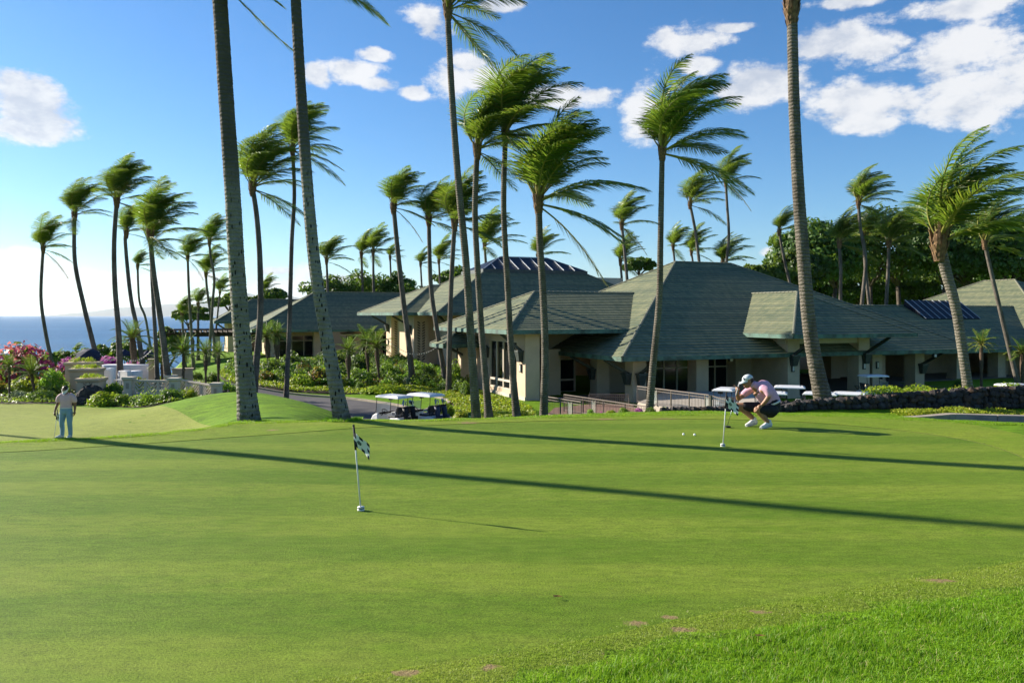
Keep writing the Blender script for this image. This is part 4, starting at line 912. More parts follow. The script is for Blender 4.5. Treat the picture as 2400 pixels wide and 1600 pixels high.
PALMS = [
 # label, trunk (base..top), Y, reach, stem width, extras
 ('massive pale spotted palm trunk rising left of the tee carts', [(573, 970), (556, 780), (543, 600), (534, 440), (519, 220), (505, 0), (501, -58)], 17.1, 200, 37, dict(bark=M_BARK_SPOT, flare=1.45, n=22, top_w=33, seed=1, hang=1)),
 ('tall dark leaning palm trunk right of the massive spotted one', [(787, 972), (768, 870), (745, 745), (722, 600), (704, 400), (688, 160), (680, 10), (677, -70)], 16.2, 210, 29, dict(bark=M_BARK_SPOT, flare=1.35, n=18, top_w=23, seed=2)),
 ('very tall palm beside the small green sign, crown cut by the frame', [(1093, 950), (1082, 780), (1070, 600), (1053, 420), (1040, 250), (1030, 70), (1029, 25)], 33, 175, 24, dict(seed=3, hang=1, top_w=16)),
 ('palm rising close behind the very tall one by the green sign', [(1120, 925), (1106, 760), (1096, 600), (1091, 480), (1096, 345)], 36, 150, 19, dict(seed=4, top_w=15)),
 ('palm in front of the tall windows with a dense wind-combed crown', [(1186, 948), (1175, 820), (1166, 660), (1157, 480), (1161, 310)], 36, 165, 19, dict(seed=5, top_w=14)),
 ('palm with a broken frond hanging beside the left wing roof', [(1249, 946), (1252, 800), (1246, 650), (1240, 560), (1237, 465)], 34, 205, 21, dict(seed=6, dry=1, top_w=18, nf=22)),
 ('palm standing before the main roof ridge with a swept crown', [(1492, 940), (1500, 840), (1514, 690), (1517, 560), (1521, 350)], 31, 185, 22, dict(seed=7, top_w=14)),
 ('tallest right-hand palm rising above the crouching golfer', [(1890, 914), (1872, 830), (1858, 740), (1846, 600), (1834, 440), (1824, 240), (1819, 20)], 21.4, 190, 31, dict(bark=M_BARK, seed=8, n=18, up=True, top_w=23, flare=1.35)),
 ('bright backlit palm bending over the rock wall at far right', [(2224, 892), (2210, 800), (2196, 710), (2172, 620), (2158, 560)], 24, 225, 22, dict(bark=M_BARK_GREY, seed=29, top_w=24, nf=22, lowf=False, n=16, flare=1.2)),
 ('partly hidden palm behind the bright backlit one', [(2292, 690), (2280, 640), (2262, 560)], 60, 110, 14, dict(seed=10)),
 ('slim palm with an S-bend above the right trees', [(1980, 695), (1988, 600), (1976, 520), (1972, 468)], 82, 84, 12, dict(seed=11)),
 ('short-crowned palm left of the S-bent one over the trees', [(1930, 690), (1931, 620), (1928, 560)], 84, 74, 12, dict(seed=12)),
 ('palm directly behind the S-bent one with golden fronds', [(1996, 696), (1988, 620), (1983, 545)], 88, 72, 11, dict(seed=13, nf=16)),
 ('palm with upright fresh fronds right of the S-bent one', [(2036, 690), (2040, 620), (2042, 560)], 84, 82, 12, dict(seed=14)),
 ('thin palm just left of the tallest right-hand trunk', [(1818, 665), (1800, 590), (1790, 532)], 90, 64, 10, dict(seed=15, nf=16)),
 ('thin palm above the right end of the main ridge with yellow fronds', [(1668, 612), (1674, 540), (1670, 470), (1667, 420)], 92, 78, 10, dict(seed=16, dry=1, nf=16)),
 ('palm above the ridge whose lone frond points left', [(1606, 602), (1597, 530), (1585, 470)], 90, 82, 11, dict(seed=17, nf=16)),
 ('small palm left of the main ridge end behind the roof', [(1550, 606), (1546, 568)], 110, 56, 8, dict(seed=18, nf=15)),
 ('small yellowish palm over the middle of the main ridge', [(1592, 606), (1588, 580)], 108, 60, 8, dict(seed=19, nf=15)),
 ('low bushy palm peeking over the right slope of the main ridge', [(1664, 625), (1660, 605)], 105, 66, 10, dict(seed=20, nf=15)),
 ('upper of two palms above the parapet left of the main roof', [(1440, 638), (1434, 570), (1428, 518)], 95, 72, 11, dict(seed=21, dry=1, nf=16)),
 ('lower of two palms above the parapet left of the main roof', [(1428, 638), (1425, 602)], 100, 60, 9, dict(seed=22, nf=15)),
 ('palm behind the skylight near its right end', [(1237, 640), (1236, 590)], 112, 64, 10, dict(seed=24, nf=15)),
 ('palm with spreading fronds above the skylight left end', [(1116, 605), (1113, 565)], 108, 80, 10, dict(seed=25, nf=16)),
 ('leaning palm in front of the lattice piers', [(946, 862), (938, 780), (925, 680), (912, 560), (904, 475)], 66, 92, 17, dict(seed=26, dry=1, top_w=12)),
 ('slender palm leaning from the gap beside the lattice piers', [(1022, 868), (1004, 760), (990, 660), (986, 560), (985, 505)], 66, 86, 14, dict(seed=27, top_w=11)),
 ('straight palm just right of the lattice piers', [(1031, 880), (1033, 760), (1037, 640), (1044, 515)], 62, 108, 15, dict(seed=28, top_w=12)),
 ('right of two slim palms over the restaurant roof', [(858, 668), (857, 580)], 134, 62, 9, dict(seed=29, nf=15)),
 ('left of two slim palms over the restaurant roof', [(833, 668), (830, 585)], 136, 54, 9, dict(seed=30, nf=15)),
 ('lone slim palm right of the dark leaning trunk', [(753, 668), (750, 600)], 132, 60, 9, dict(seed=31, nf=15)),
 ('palm with a swept crown close right of the spotted trunk', [(588, 842), (598, 720), (597, 600), (590, 500), (580, 432)], 50, 132, 20, dict(seed=32, top_w=13, nf=22)),
 ('very thin tall palm between the two big left trunks', [(659, 872), (665, 740), (670, 560), (676, 450), (672, 345)], 52, 112, 14, dict(seed=33, top_w=10)),
 ('leftmost palm of the seaside row', [(121, 842), (104, 760), (94, 680), (99, 572)], 62, 72, 11, dict(seed=34, dry=1, nf=16)),
 ('second palm of the seaside row, leaning over the patio', [(237, 884), (214, 790), (192, 700), (172, 600), (171, 495)], 55, 84, 14, dict(seed=35, nf=16)),
 ('straight palm by the white-clothed tables', [(277, 886), (272, 760), (264, 660), (262, 560), (268, 462)], 48, 96, 16, dict(seed=36)),
 ('palm just right of the straight one with a ragged small crown', [(330, 852), (316, 760), (300, 680), (288, 560), (290, 535)], 58, 64, 13, dict(seed=37, nf=15)),
 ('short thin palm behind the seaside row', [(346, 800), (334, 730), (320, 690), (316, 612)], 90, 36, 8, dict(seed=38, nf=15)),
 ('broad bushy palm rising beside the white bridge', [(390, 908), (380, 820), (368, 730), (352, 620), (345, 540)], 40, 118, 18, dict(seed=39, nf=22)),
 ('bare palm stem close behind the bridge palm', [(362, 880), (356, 760), (350, 660), (346, 560)], 46, 70, 12, dict(seed=40, nf=13)),
 ('palm left of the pergola leaning slightly', [(439, 752), (434, 670), (431, 592)], 95, 58, 9, dict(seed=41, dry=1, nf=16)),
 ('palm in the middle of the trio by the pergola', [(481, 705), (475, 660), (473, 630)], 98, 60, 9, dict(seed=42, nf=16)),
 ('tallest palm of the trio by the pergola', [(488, 700), (492, 640), (484, 590), (481, 558)], 92, 62, 9, dict(seed=43, nf=16)),
 ('pale distant palm bending beside the spotted trunk', [(500, 720), (505, 672)], 125, 40, 6, dict(seed=44, nf=15)),
 ('drooping grey palm low beside the pergola roof', [(455, 745), (455, 700)], 108, 40, 8, dict(seed=45, nf=15)),
 ('low palm in front of the sea left of the pergola', [(420, 755), (418, 722)], 100, 42, 8, dict(seed=46, nf=15)),
 ('palm crown peeking out right of the spotted trunk', [(612, 700), (606, 672)], 150, 46, 8, dict(seed=47, nf=15)),
 ('small brownish palm behind the roof left of the lattice piers', [(898, 640), (896, 592)], 140, 34, 7, dict(seed=48, nf=13)),
 ('small palm behind the roof above the lattice piers', [(968, 645), (966, 608)], 128, 38, 7, dict(seed=49, nf=13)),
 ('medium palm behind the roof between the tall slim stems', [(1010, 640), (1008, 600)], 115, 54, 8, dict(seed=50, nf=15)),
 ('tiny palm by the shore left of the purple bougainvillea', [(136, 842), (134, 822)], 150, 20, 4, dict(seed=51, nf=13)),
 ('tiny windblown palm by the shore above the bougainvillea', [(178, 838), (174, 808)], 150, 22, 4, dict(seed=52, nf=13)),
 ('palm beyond the left frame edge that throws the long shadow', [(-300, 985), (-310, 700), (-325, 400), (-335, 100), (-340, -250)], 16.3, 220, 40, dict(seed=53, n=14)),
 ('short palm beyond the left frame edge shading the lower green', [(-468, 960), (-470, 700), (-472, 470)], 29.6, 150, 18, dict(seed=54)),
]
for (lab, tr, Y, rp, wp, kw) in PALMS: palm(lab, tr, Y, rp, wp, group=GP, **kw)
# ---------------------------------------------------------------- leaf clouds
def leaf_quads(P, N, size, aspect=.5, jit=.6):
    n = len(P); Nn = N + jit * rng.normal(size=(n, 3)); Nn /= np.linalg.norm(Nn, axis=1)[:, None] + 1e-9
    t = np.cross(Nn, rng.normal(size=(n, 3))); t /= np.linalg.norm(t, axis=1)[:, None] + 1e-9
    b = np.cross(Nn, t); s = np.broadcast_to(np.asarray(size, float), (n,))[:, None]
    V = np.stack([P - t * s, P + b * s * aspect, P + t * s, P - b * s * aspect], 1).reshape(-1, 3)
    return V, np.arange(4 * n).reshape(n, 4)
def rand_dirs(n, zmin=-1.0):
    z = rng.uniform(zmin, 1, n); a = rng.uniform(0, 6.2832, n); r = np.sqrt(1 - z * z)
    return np.stack([r * np.cos(a), r * np.sin(a), z], 1)
def lumpy(nl, nper, dom=(1, 1, 1), lr=(.28, .42), zmin=-.1, shell=.75, size=.07, aspect=.5, jit=.55, center_z=0.0, lz=1.0, fill=.8):
    """leaf positions over a dome made of lumps"""
    C0 = rand_dirs(nl, zmin) * np.array(dom) * shell * rng.uniform(fill, 1.05, (nl, 1)); rad = rng.uniform(*lr, nl)
    D = rand_dirs(nl * nper, -.55); ci = np.repeat(np.arange(nl), nper)
    rr = rad[ci][:, None] * rng.uniform(.55, 1.08, (len(ci), 1)) ** .6
    P = C0[ci] + D * rr * np.array([1, 1, lz]); N = D * .8 + C0[ci] / np.maximum(np.linalg.norm(C0[ci], axis=1)[:, None], .1) * .5
    P[:, 2] += center_z
    return leaf_quads(P, N, size * rng.uniform(.7, 1.3, len(P)), aspect, jit)
SHR = []
for i in range(5):
    V, Fq = lumpy(20 + 4 * i, 70, (1, 1, .95), (.26, .42), -.05, .72, .075, .52)
    keep = V.reshape(-1, 4, 3)[:, :, 2].min(1) > -.06
    V = V.reshape(-1, 4, 3)[keep].reshape(-1, 3); SHR.append((V, np.arange(len(V)).reshape(-1, 4)))
_shr_cache = {}
def shrub_mesh(i, mat, name='foliage'):
    k = (i, mat.name)
    if k not in _shr_cache: _shr_cache[k] = mesh_np(name, *SHR[i], mat)
    return _shr_cache[k]
M_STEM = pmat('shrub_stem', (.06, .045, .03), (.10, .08, .055), 6, .9)
_core = {}
def core_mesh():
    if 'c' not in _core:
        mb = MB(); q = random.Random(3)
        for k in range(7):
            a = k * .9; mb.tube([(0, 0, -.05), (.25 * math.cos(a), .25 * math.sin(a), .3), (.55 * math.cos(a + .3), .55 * math.sin(a + .3), .62)], [.045, .03, .012], 5)
        o = mb.build('stems', M_STEM); _core['c'] = o.data; bpy.data.objects.remove(o)
    return _core['c']
ML = {
 'green': leafmat('shrub_leaf_green', (.045, .105, .012), (.105, .185, .022)),
 'bright': leafmat('shrub_leaf_bright', (.09, .20, .012), (.17, .29, .022)),
 'yellow': leafmat('shrub_leaf_yellow', (.21, .24, .012), (.34, .33, .015), c3=(.12, .20, .015), thr=.72),
 'lime': leafmat('ground_cover_lime', (.16, .25, .010), (.28, .34, .016), c3=(.38, .35, .02), thr=.84),
 'dark': leafmat('shrub_leaf_dark', (.022, .055, .012), (.055, .105, .018)),
 'red': leafmat('shrub_leaf_red', (.20, .075, .018), (.32, .13, .03), c3=(.08, .13, .02), thr=.5),
 'grass': leafmat('grassy_mound', (.10, .175, .012), (.19, .26, .022)),
 'pink': leafmat('bougainvillea_pink', (.55, .02, .13), (.70, .07, .24), .35, c3=(.05, .10, .015), thr=.62),
 'purple': leafmat('bougainvillea_purple', (.40, .012, .34), (.55, .025, .46), .35, c3=(.05, .09, .03), thr=.86),
 'tree': leafmat('tree_leaf', (.022, .060, .008), (.065, .125, .014), .25),
 'treepale': leafmat('tree_leaf_light', (.045, .095, .010), (.10, .17, .018), .28),  # paler leaf tone, alternates from tree to tree
 'hedge': leafmat('hedge_leaf', (.025, .07, .010), (.06, .12, .014)),
 'silver': leafmat('silver_leaf', (.16, .20, .11), (.26, .30, .19), .2),
}
_si = 0
def shrub(name, label, px, Y, wpx, hpx, mat, cat='shrub', group=None, dz=0.0, deep=1.0, z=None):
    """leafy mound wpx wide and hpx tall in the photo, standing on the ground at depth Y"""
    global _si; _si += 1
    sc = Y / F; x = WX(px, Y); zz = (HZ(x, Y) if z is None else z) + dz
    root = empty(name, (x, Y, zz - .03), random.uniform(0, 6.28), label, cat, group)
    f = ob('foliage', shrub_mesh(_si % 5, ML[mat]), root); c = ob('stems', core_mesh(), root)
    for q in (f, c): q.scale = (wpx * sc / 2 * .98, wpx * sc / 2 * .98 * deep, hpx * sc * .98)
    return root
# ---------------------------------------------------------------- planting beds
bed_loop = smooth_loop(PL([(606, 63.0), (813, 61.8), (930, 62.8), (1012, 60.8), (1058, 55.5), (1072, 48), (1092, 39), (1150, 35.5), (1240, 37), (1262, 44), (1225, 54), (1100, 64), (1045, 72), (960, 86), (900, 90), (600, 80), (530, 80), (520, 66)]), 5)
bed = sheet('planting_bed', bed_loop, .02, 1.2, M_SOIL); tag(bed, kind='structure')
bed2_loop = smooth_loop(PL([(-60, 36.0), (130, 34.2), (255, 33.0), (331, 32.2), (385, 32.4), (440, 33.2), (480, 35), (505, 44), (520, 60), (420, 62), (330, 60), (150, 58), (-60, 55)]), 5)
bed2 = sheet('garden_bed', bed2_loop, .02, 1.2, M_SOIL); tag(bed2, kind='structure')
def scatter_cover(name, label, loop, n, mat, size, hgt, freq=.55, seed=1, ylim=None, excl=(), thr=None):
    """ground cover: leaves over low mounds, too many to count"""
    lo, hi = loop.min(0), loop.max(0); P = rng.uniform(lo, hi, (n * 3, 2)); P = P[inside(P, loop)]
    for e in excl: P = P[~inside(P, e)]
    P = P[:n]; x, y = P[:, 0], P[:, 1]
    m = (np.sin(x * freq * 2.1 + seed + 1.3 * np.sin(y * freq * .9)) * np.sin(y * freq * 1.3 + seed * 2 + np.sin(x * freq)) * .5 + .5) ** .8
    if thr is not None:
        k = m > thr; x, y, m, P = x[k], y[k], (m[k] - thr) / (1 - thr), P[k]; m = m ** .45
    m2 = np.sin(x * 3.1 + seed) * np.sin(y * 2.3 + x) * .5 + .5
    hh = hgt * (.35 + .65 * m) * (.75 + .25 * m2) * rng.uniform(.55, 1.05, len(P))
    z = H(x, y) + hh
    V, Fq = leaf_quads(np.stack([x, y, z], 1), np.tile(np.array([[-.1, -.35, 1.0]]), (len(P), 1)), size * rng.uniform(.7, 1.35, len(P)), .55, .65)
    o = ob(name, mesh_np(name, V, Fq, mat)); tag(o, label, 'ground cover', kind='stuff'); return o
scatter_cover('ground_cover', 'yellow green ground cover carpeting the bed before the clubhouse', bed_loop, 70000, ML['lime'], .085, .42, .55, 1)
scatter_cover('ground_cover', 'low mixed ground cover filling the garden bed behind the lower green', bed2_loop, 26000, ML['grass'], .07, .22, .8, 4)
back_loop = smooth_loop(PL([(606, 65.5), (813, 64.5), (930, 65.5), (1012, 64), (1080, 60), (1100, 66), (1045, 74), (960, 86), (900, 90), (600, 80), (540, 80), (530, 68)]), 5)
scatter_cover('shrub_mass', 'mass of fresh green shrubs filling the bed below the restaurant', back_loop, 60000, ML['bright'], .10, 1.0, 1.15, 2.2, thr=.60)
scatter_cover('shrub_mass', 'mass of darker green shrubs filling the bed below the restaurant', back_loop, 60000, ML['green'], .10, 1.25, .95, 5.1, thr=.62)
scatter_cover('shrub_mass', 'mass of rust tipped shrubs dotted through the bed below the restaurant', back_loop, 30000, ML['red'], .09, .85, 1.3, 9.3, thr=.80)
# ---------------------------------------------------------------- shrubs, one by one
SH = 'shrubs in the planting beds'
for a in [
 ('bougainvillea', 'large pink flowering bougainvillea against the sea at far left', 60, 47, 190, 108, 'pink', 'bougainvillea'),
 ('bougainvillea', 'smaller pink bougainvillea bush joining the large one on its right', 190, 46, 120, 76, 'pink', 'bougainvillea'),
 ('bougainvillea', 'purple bougainvillea mound left of the tilted navy umbrella', 168, 53, 90, 58, 'purple', 'bougainvillea'),
 ('bougainvillea', 'low purple bougainvillea hedge behind the navy umbrella', 245, 58, 110, 52, 'purple', 'bougainvillea'),
 ('bougainvillea', 'purple bougainvillea clump behind the white tables', 320, 60, 70, 50, 'purple', 'bougainvillea'),
 ('shrub', 'bright green leafy shrub behind the golfer in blue trousers', 126, 39, 76, 62, 'bright', 'shrub'),
 ('shrub', 'yellow green mound left of the bright leafy shrub', 62, 38.5, 110, 42, 'yellow', 'shrub'),
 ('shrub', 'round clipped green bush beside the black boulder', 265, 38.5, 58, 36, 'green', 'shrub'),
 ('shrub', 'long grassy mound at the edge of the lower green', 95, 35.6, 100, 26, 'grass', 'shrub'),
 ('shrub', 'small grey tufted plant by the lower green', 42, 36.2, 44, 26, 'silver', 'shrub'),
 ('shrub', 'dark green low mound near the standing golfer head', 118, 37, 70, 32, 'green', 'shrub'),
 ('shrub', 'dark red leafed bush at the left frame edge', -2, 38, 46, 40, 'red', 'shrub'),
 ('shrub', 'yellow green mound in front of the black boulder', 248, 33.6, 84, 38, 'lime', 'shrub'),
 ('shrub', 'brown green mound right of the yellow one by the bridge post', 290, 33.4, 70, 30, 'grass', 'shrub'),
 ('shrub', 'low hedge mound under the left bridge railing', 345, 33.2, 90, 34, 'grass', 'shrub'),
 ('shrub', 'hedge mound in front of the middle bridge post', 400, 33.6, 84, 36, 'green', 'shrub'),
 ('shrub', 'rounded mound at the right end of the bridge hedge', 440, 34.4, 54, 36, 'lime', 'shrub'),
 ('shrub', 'square yellow hedge behind the white tables', 330, 44, 44, 36, 'yellow', 'shrub'),
 ('shrub', 'yellow croton bush below the small feathery palm', 428, 45, 42, 44, 'yellow', 'shrub'),
 ('shrub', 'left half of the clipped dark hedge under the pergola', 456, 62, 42, 28, 'hedge', 'hedge'),
 ('shrub', 'right half of the clipped dark hedge under the pergola', 496, 62, 42, 28, 'hedge', 'hedge'),
 ('shrub', 'rust coloured low shrub beneath the dark hedge', 468, 48, 56, 26, 'red', 'shrub'),
 ('shrub', 'glossy bright shrub left of the spotted trunk', 530, 46, 70, 64, 'bright', 'shrub'),
 ('shrub', 'dark low shrub behind the right bridge post', 470, 44, 70, 26, 'green', 'shrub'),
 ('shrub', 'red leafed shrub just right of the spotted trunk', 622, 66, 52, 36, 'red', 'shrub'),
 ('shrub', 'large mixed green shrub below the pair of shaggy small palms', 640, 70, 90, 46, 'green', 'shrub'),
 ('shrub', 'rust tipped shrub right of the thin tall palm', 712, 70, 56, 40, 'red', 'shrub'),
 ('shrub', 'round rust and green shrub left of the dark leaning trunk', 752, 66, 74, 50, 'red', 'shrub'),
 ('shrub', 'yellow green shrub below the rust ones', 706, 65, 80, 32, 'lime', 'shrub'),
 ('shrub', 'tall dark shrub beside the restaurant wall', 845, 74, 60, 66, 'dark', 'shrub'),
 ('shrub', 'small clipped ball by the grass island', 843, 63.5, 26, 24, 'green', 'shrub'),
 ('shrub', 'dark foliage under the restaurant eave', 690, 77, 90, 48, 'dark', 'shrub'),
 ('shrub', 'deep green shrub behind the leaning dark trunk', 790, 76, 80, 56, 'dark', 'shrub'),
 ('shrub', 'bright leafy shrub at the foot of the first lattice pier', 905, 72, 60, 36, 'bright', 'shrub'),
 ('shrub', 'fresh green shrub at the foot of the second lattice pier', 978, 74, 70, 44, 'bright', 'shrub'),
 ('shrub', 'dark round shrub with red tips by the slender palms', 1005, 68, 56, 44, 'dark', 'shrub'),
 ('shrub', 'tall leafy shrub against the low porch roof', 1072, 67, 70, 66, 'bright', 'shrub'),
 ('shrub', 'green shrub under the low porch roof', 1050, 63, 60, 40, 'green', 'shrub'),
 ('shrub', 'olive shrub at the left corner of the window wall', 1092, 60, 34, 40, 'green', 'shrub'),
 ('shrub', 'silvery large leafed plant in the bed centre', 955, 66, 26, 34, 'silver', 'shrub'),
 ('shrub', 'yellow shrub at the foot of the window wall', 1222, 41, 60, 38, 'yellow', 'shrub'),
 ('shrub', 'long low mound behind the parked tee carts', 900, 62.5, 120, 22, 'lime', 'shrub'),
 ('shrub', 'low mound right of the parked tee carts', 1040, 50, 60, 34, 'lime', 'shrub'),
 ('shrub', 'yellow mound behind the small green sign', 1085, 44, 60, 34, 'yellow', 'shrub'),
 ('shrub', 'mound between the close-set palms', 1160, 38, 60, 34, 'lime', 'shrub'),
 ('shrub', 'left dark round bush by the lower hand rail', 1318, 38, 24, 26, 'green', 'shrub'),
 ('shrub', 'right dark round bush by the lower hand rail', 1344, 38, 26, 26, 'green', 'shrub'),
 ('shrub', 'dark bush at the foot of the broken-frond palm', 1275, 37, 36, 26, 'dark', 'shrub'),
 ('shrub', 'leafy shrub beside the right wing columns', 2255, 62, 60, 44, 'green', 'shrub'),
 ('shrub', 'small feathery bush behind the far cart', 2290, 55, 34, 30, 'bright', 'shrub'),
]: shrub(*a, group=SH)
# ---------------------------------------------------------------- small feather palms in the beds (still air close to the ground: arching fronds)
SMALLF = [frond_mesh('frond', 0.0, R(e), .0, g, 1.5, 30, lw=.075, droop=.25, seed=300 + i, ll=1.1, leafmat_=leafmat('feather_palm_leaf', (.05, .12, .012), (.12, .21, .02), .3) if i == 0 else None) for i, (e, g) in enumerate(((68, .30), (45, .42), (20, .45), (-10, .30)))]
for me in SMALLF[1:]: me.materials[0] = SMALLF[0].materials[0]
M_SHAG = pmat('shaggy_trunk', (.075, .05, .032), (.14, .10, .065), 14, .95, .8, 60)
def small_palm(label, px, Y, crown_py, rpx, wpx=9, lean=0.0, shag=1.0, seed=0):
    q = random.Random(seed); x = WX(px, Y); z0 = HZ(x, Y); top = W(px + lean, crown_py, Y); sc = Y / F
    root = empty('feather_palm', (x, Y, z0 - .03), 0, label, 'palm tree', 'small feather palms in the beds')
    t = top - Vector((x, Y, z0)); r = wpx * sc / 2
    mb = MB(); pts = [(0, 0, 0), t * .35 + Vector((0, 0, 0)), t * .75, t]; mb.tube(pts, [r * .7, r * .65, r * .95 * shag, r * .8], 9)
    for i in range(26):
        u = q.uniform(.5, 1.0); p = t * u; a = q.uniform(0, 6.28); d = Vector((math.cos(a), math.sin(a), 0)); rr = r * .9 * shag
        mb.add([p + d * rr * .7 + Vector((-.03, 0, .03)), p + d * rr * .7 + Vector((.03, 0, .03)), p + d * rr * 1.5 - Vector((0, 0, .14))], [(0, 1, 2)])
    mb.build('trunk', M_SHAG, root)
    s = rpx * sc / 1.25
    for tier, c in enumerate((5, 8, 8, 5)):
        for i in range(c):
            f = ob('frond', SMALLF[tier], root, t); v = s * q.uniform(.85, 1.12); f.scale = (v, v, v); f.rotation_euler = (0, 0, 6.283 * (i + q.random() * .7) / c + tier)
    return root
for a in [('feather palm at the left frame edge by the lower green', 22, 36.2, 858, 34, 7, 0, .8), ('feather palm with yellowing fronds left of the bright shrub', 82, 37.5, 874, 44, 7, -8, .9),
          ('stout feather palm between the seaside stems', 318, 52, 792, 44, 15, -8, 1.15), ('feather palm over the yellow croton bush', 430, 46, 826, 44, 7, 0, 1.0), ('feather palm at the left end of the dark hedge', 482, 58, 826, 34, 7, 0, 1.6),
          ('yellowish feather palm at the right end of the dark hedge', 512, 60, 826, 26, 8, 0, 1.2), ('left of the two shaggy palms before the restaurant', 632, 72, 788, 36, 9, -8, 1.8), ('right of the two shaggy palms before the restaurant', 652, 72, 786, 34, 9, -4, 1.8),
          ('left of the shaggy palms by the restaurant corner', 818, 66, 822, 36, 9, -2, 1.7), ('right of the shaggy palms by the restaurant corner', 890, 67, 812, 40, 8, -8, 1.5), ('middle shaggy palm by the restaurant corner', 864, 70, 804, 42, 8, -4, 1.5),
          ('bushy feather palm left of the pale wall', 380, 50, 846, 36, 8, 0, 1.0), ('feather palm at the right roof edge by the lit wall', 2300, 66, 806, 34, 9, 0, 1.0), ('feather palm cut by the right frame edge', 2396, 60, 826, 36, 9, 0, 1.2)]: small_palm(*a, seed=hash(a[0]) % 997 if False else int(a[1]))
# ---------------------------------------------------------------- broadleaf trees
M_TBARK = pmat('tree_bark', (.055, .042, .032), (.11, .088, .068), 3, .9, .8, 14)
def tree(label, px, py, wpx, hpx, Y, mat='tree', nl=46, nper=150, leaf=.30, trunks=1, flat=.75, seed=0, name='broadleaf_tree', zmin=-.15):
    """px,py = crown centre, wpx/hpx = crown half extents"""
    q = random.Random(seed); sc = Y / F; x = WX(px, Y); c = W(px, py, Y); z0 = HZ(x, Y)
    root = empty(name, (x, Y, z0 - .1), 0, label, 'tree', 'broadleaf trees behind the clubhouse')
    a, h = wpx * sc, hpx * sc
    V, Fq = lumpy(nl, nper, (a, a * flat, h), (min(a, h) * .26, min(a, h) * .48), zmin, .86, leaf, .6, .6, lz=.72, fill=.55)
    V = V + np.array([0, 0, c.z - z0 + .1])
    ob('crown', mesh_np('crown', V, Fq, ML[mat]), root)
    mb = MB(); cz_ = c.z - z0
    for k in range(trunks):
        ox = (k - (trunks - 1) / 2) * a * .5; r = .32 * (a / 7) ** .5
        fork = Vector((ox + q.uniform(-.8, .8), q.uniform(-.5, .5), max(.8, cz_ - h * .75)))
        mb.tube([(ox, 0, 0), (ox * 1.02 + q.uniform(-.3, .3), 0, fork.z * .5), fork], [r * 1.3, r, r * .85], 9)
        for i in range(7):
            an = i * .9 + q.uniform(-.3, .3); e = Vector((math.cos(an) * a * q.uniform(.35, .75), math.sin(an) * a * flat * q.uniform(.3, .7), cz_ + h * q.uniform(-.1, .5)))
            m_ = fork.lerp(e, .5) + Vector((0, 0, h * .12)); mb.tube([fork, m_, e], [r * .55, r * .34, r * .1], 6)
    mb.build('trunk', M_TBARK, root, True)
    return root
for i, a in enumerate([
 ('broad dark shade tree behind the tallest right-hand palm', 1915, 606, 120, 92, 122), ('widest shade tree in the middle of the right-hand grove', 2075, 592, 140, 104, 128), ('shade tree behind the bright backlit palm', 2235, 596, 135, 102, 124), ('shade tree at the right frame edge', 2395, 604, 135, 100, 122),
 ('low rear tree filling the gap left in the grove', 2000, 680, 130, 62, 142), ('low rear tree filling the gap right in the grove', 2180, 684, 140, 62, 142), ('low rear tree behind the far wing roof', 2350, 684, 130, 62, 140),
 ('low understorey tree behind the right hip of the main roof', 1850, 690, 100, 50, 144), ('low understorey tree in the dark middle of the grove', 2090, 700, 120, 46, 146),
 ('low spreading tree over the right slope of the main roof', 1790, 652, 66, 36, 112), ('rounded tree right of the low spreading one', 1868, 640, 62, 50, 116)]):
    tree(*a, mat=('tree', 'treepale')[i % 2], nl=90, nper=150, leaf=.32, trunks=2, seed=60 + i, zmin=-.6)
for i, a in enumerate([
 ('dense rounded tree left over the restaurant roof', 772, 694, 70, 52, 138), ('dense rounded tree in the middle over the restaurant roof', 862, 688, 80, 58, 140), ('dense rounded tree right over the restaurant roof', 945, 692, 62, 52, 138),
 ('small tree crown left of the main roof hip', 1500, 628, 46, 22, 112), ('dark tree between the slender palms and the skylight', 1066, 656, 60, 30, 120),
 ('low tree by the garden pavilion roof', 545, 712, 60, 26, 142), ('tree behind the garden pavilion ridge', 640, 700, 46, 24, 146), ('windswept low tree left of the garden pavilion', 450, 742, 50, 26, 134)]):
    tree(*a, mat=('tree', 'treepale')[i % 2], nl=34, nper=120, leaf=.28, trunks=1, seed=80 + i, zmin=-.2)
for i, a in enumerate([
 ('shore tree left of the tiny palms', 118, 842, 26, 18, 150), ('rounded shore tree behind the purple bougainvillea', 168, 842, 30, 20, 140), ('shore tree right of the tiny windblown palm', 204, 838, 30, 20, 138), ('light green shore tree above the navy umbrella', 240, 834, 28, 24, 120),
 ('tall light shore tree between the seaside stems', 290, 832, 34, 30, 112), ('shore tree right of the straight seaside palm', 345, 838, 40, 26, 118), ('leafy shore tree left of the pergola', 400, 806, 34, 40, 104), ('shore thicket tree at the left frame edge', 40, 858, 50, 18, 130)]):
    tree(*a, mat=('tree', 'treepale')[(i + 1) % 2], nl=22, nper=90, leaf=.30, trunks=1, seed=100 + i, zmin=-.4)
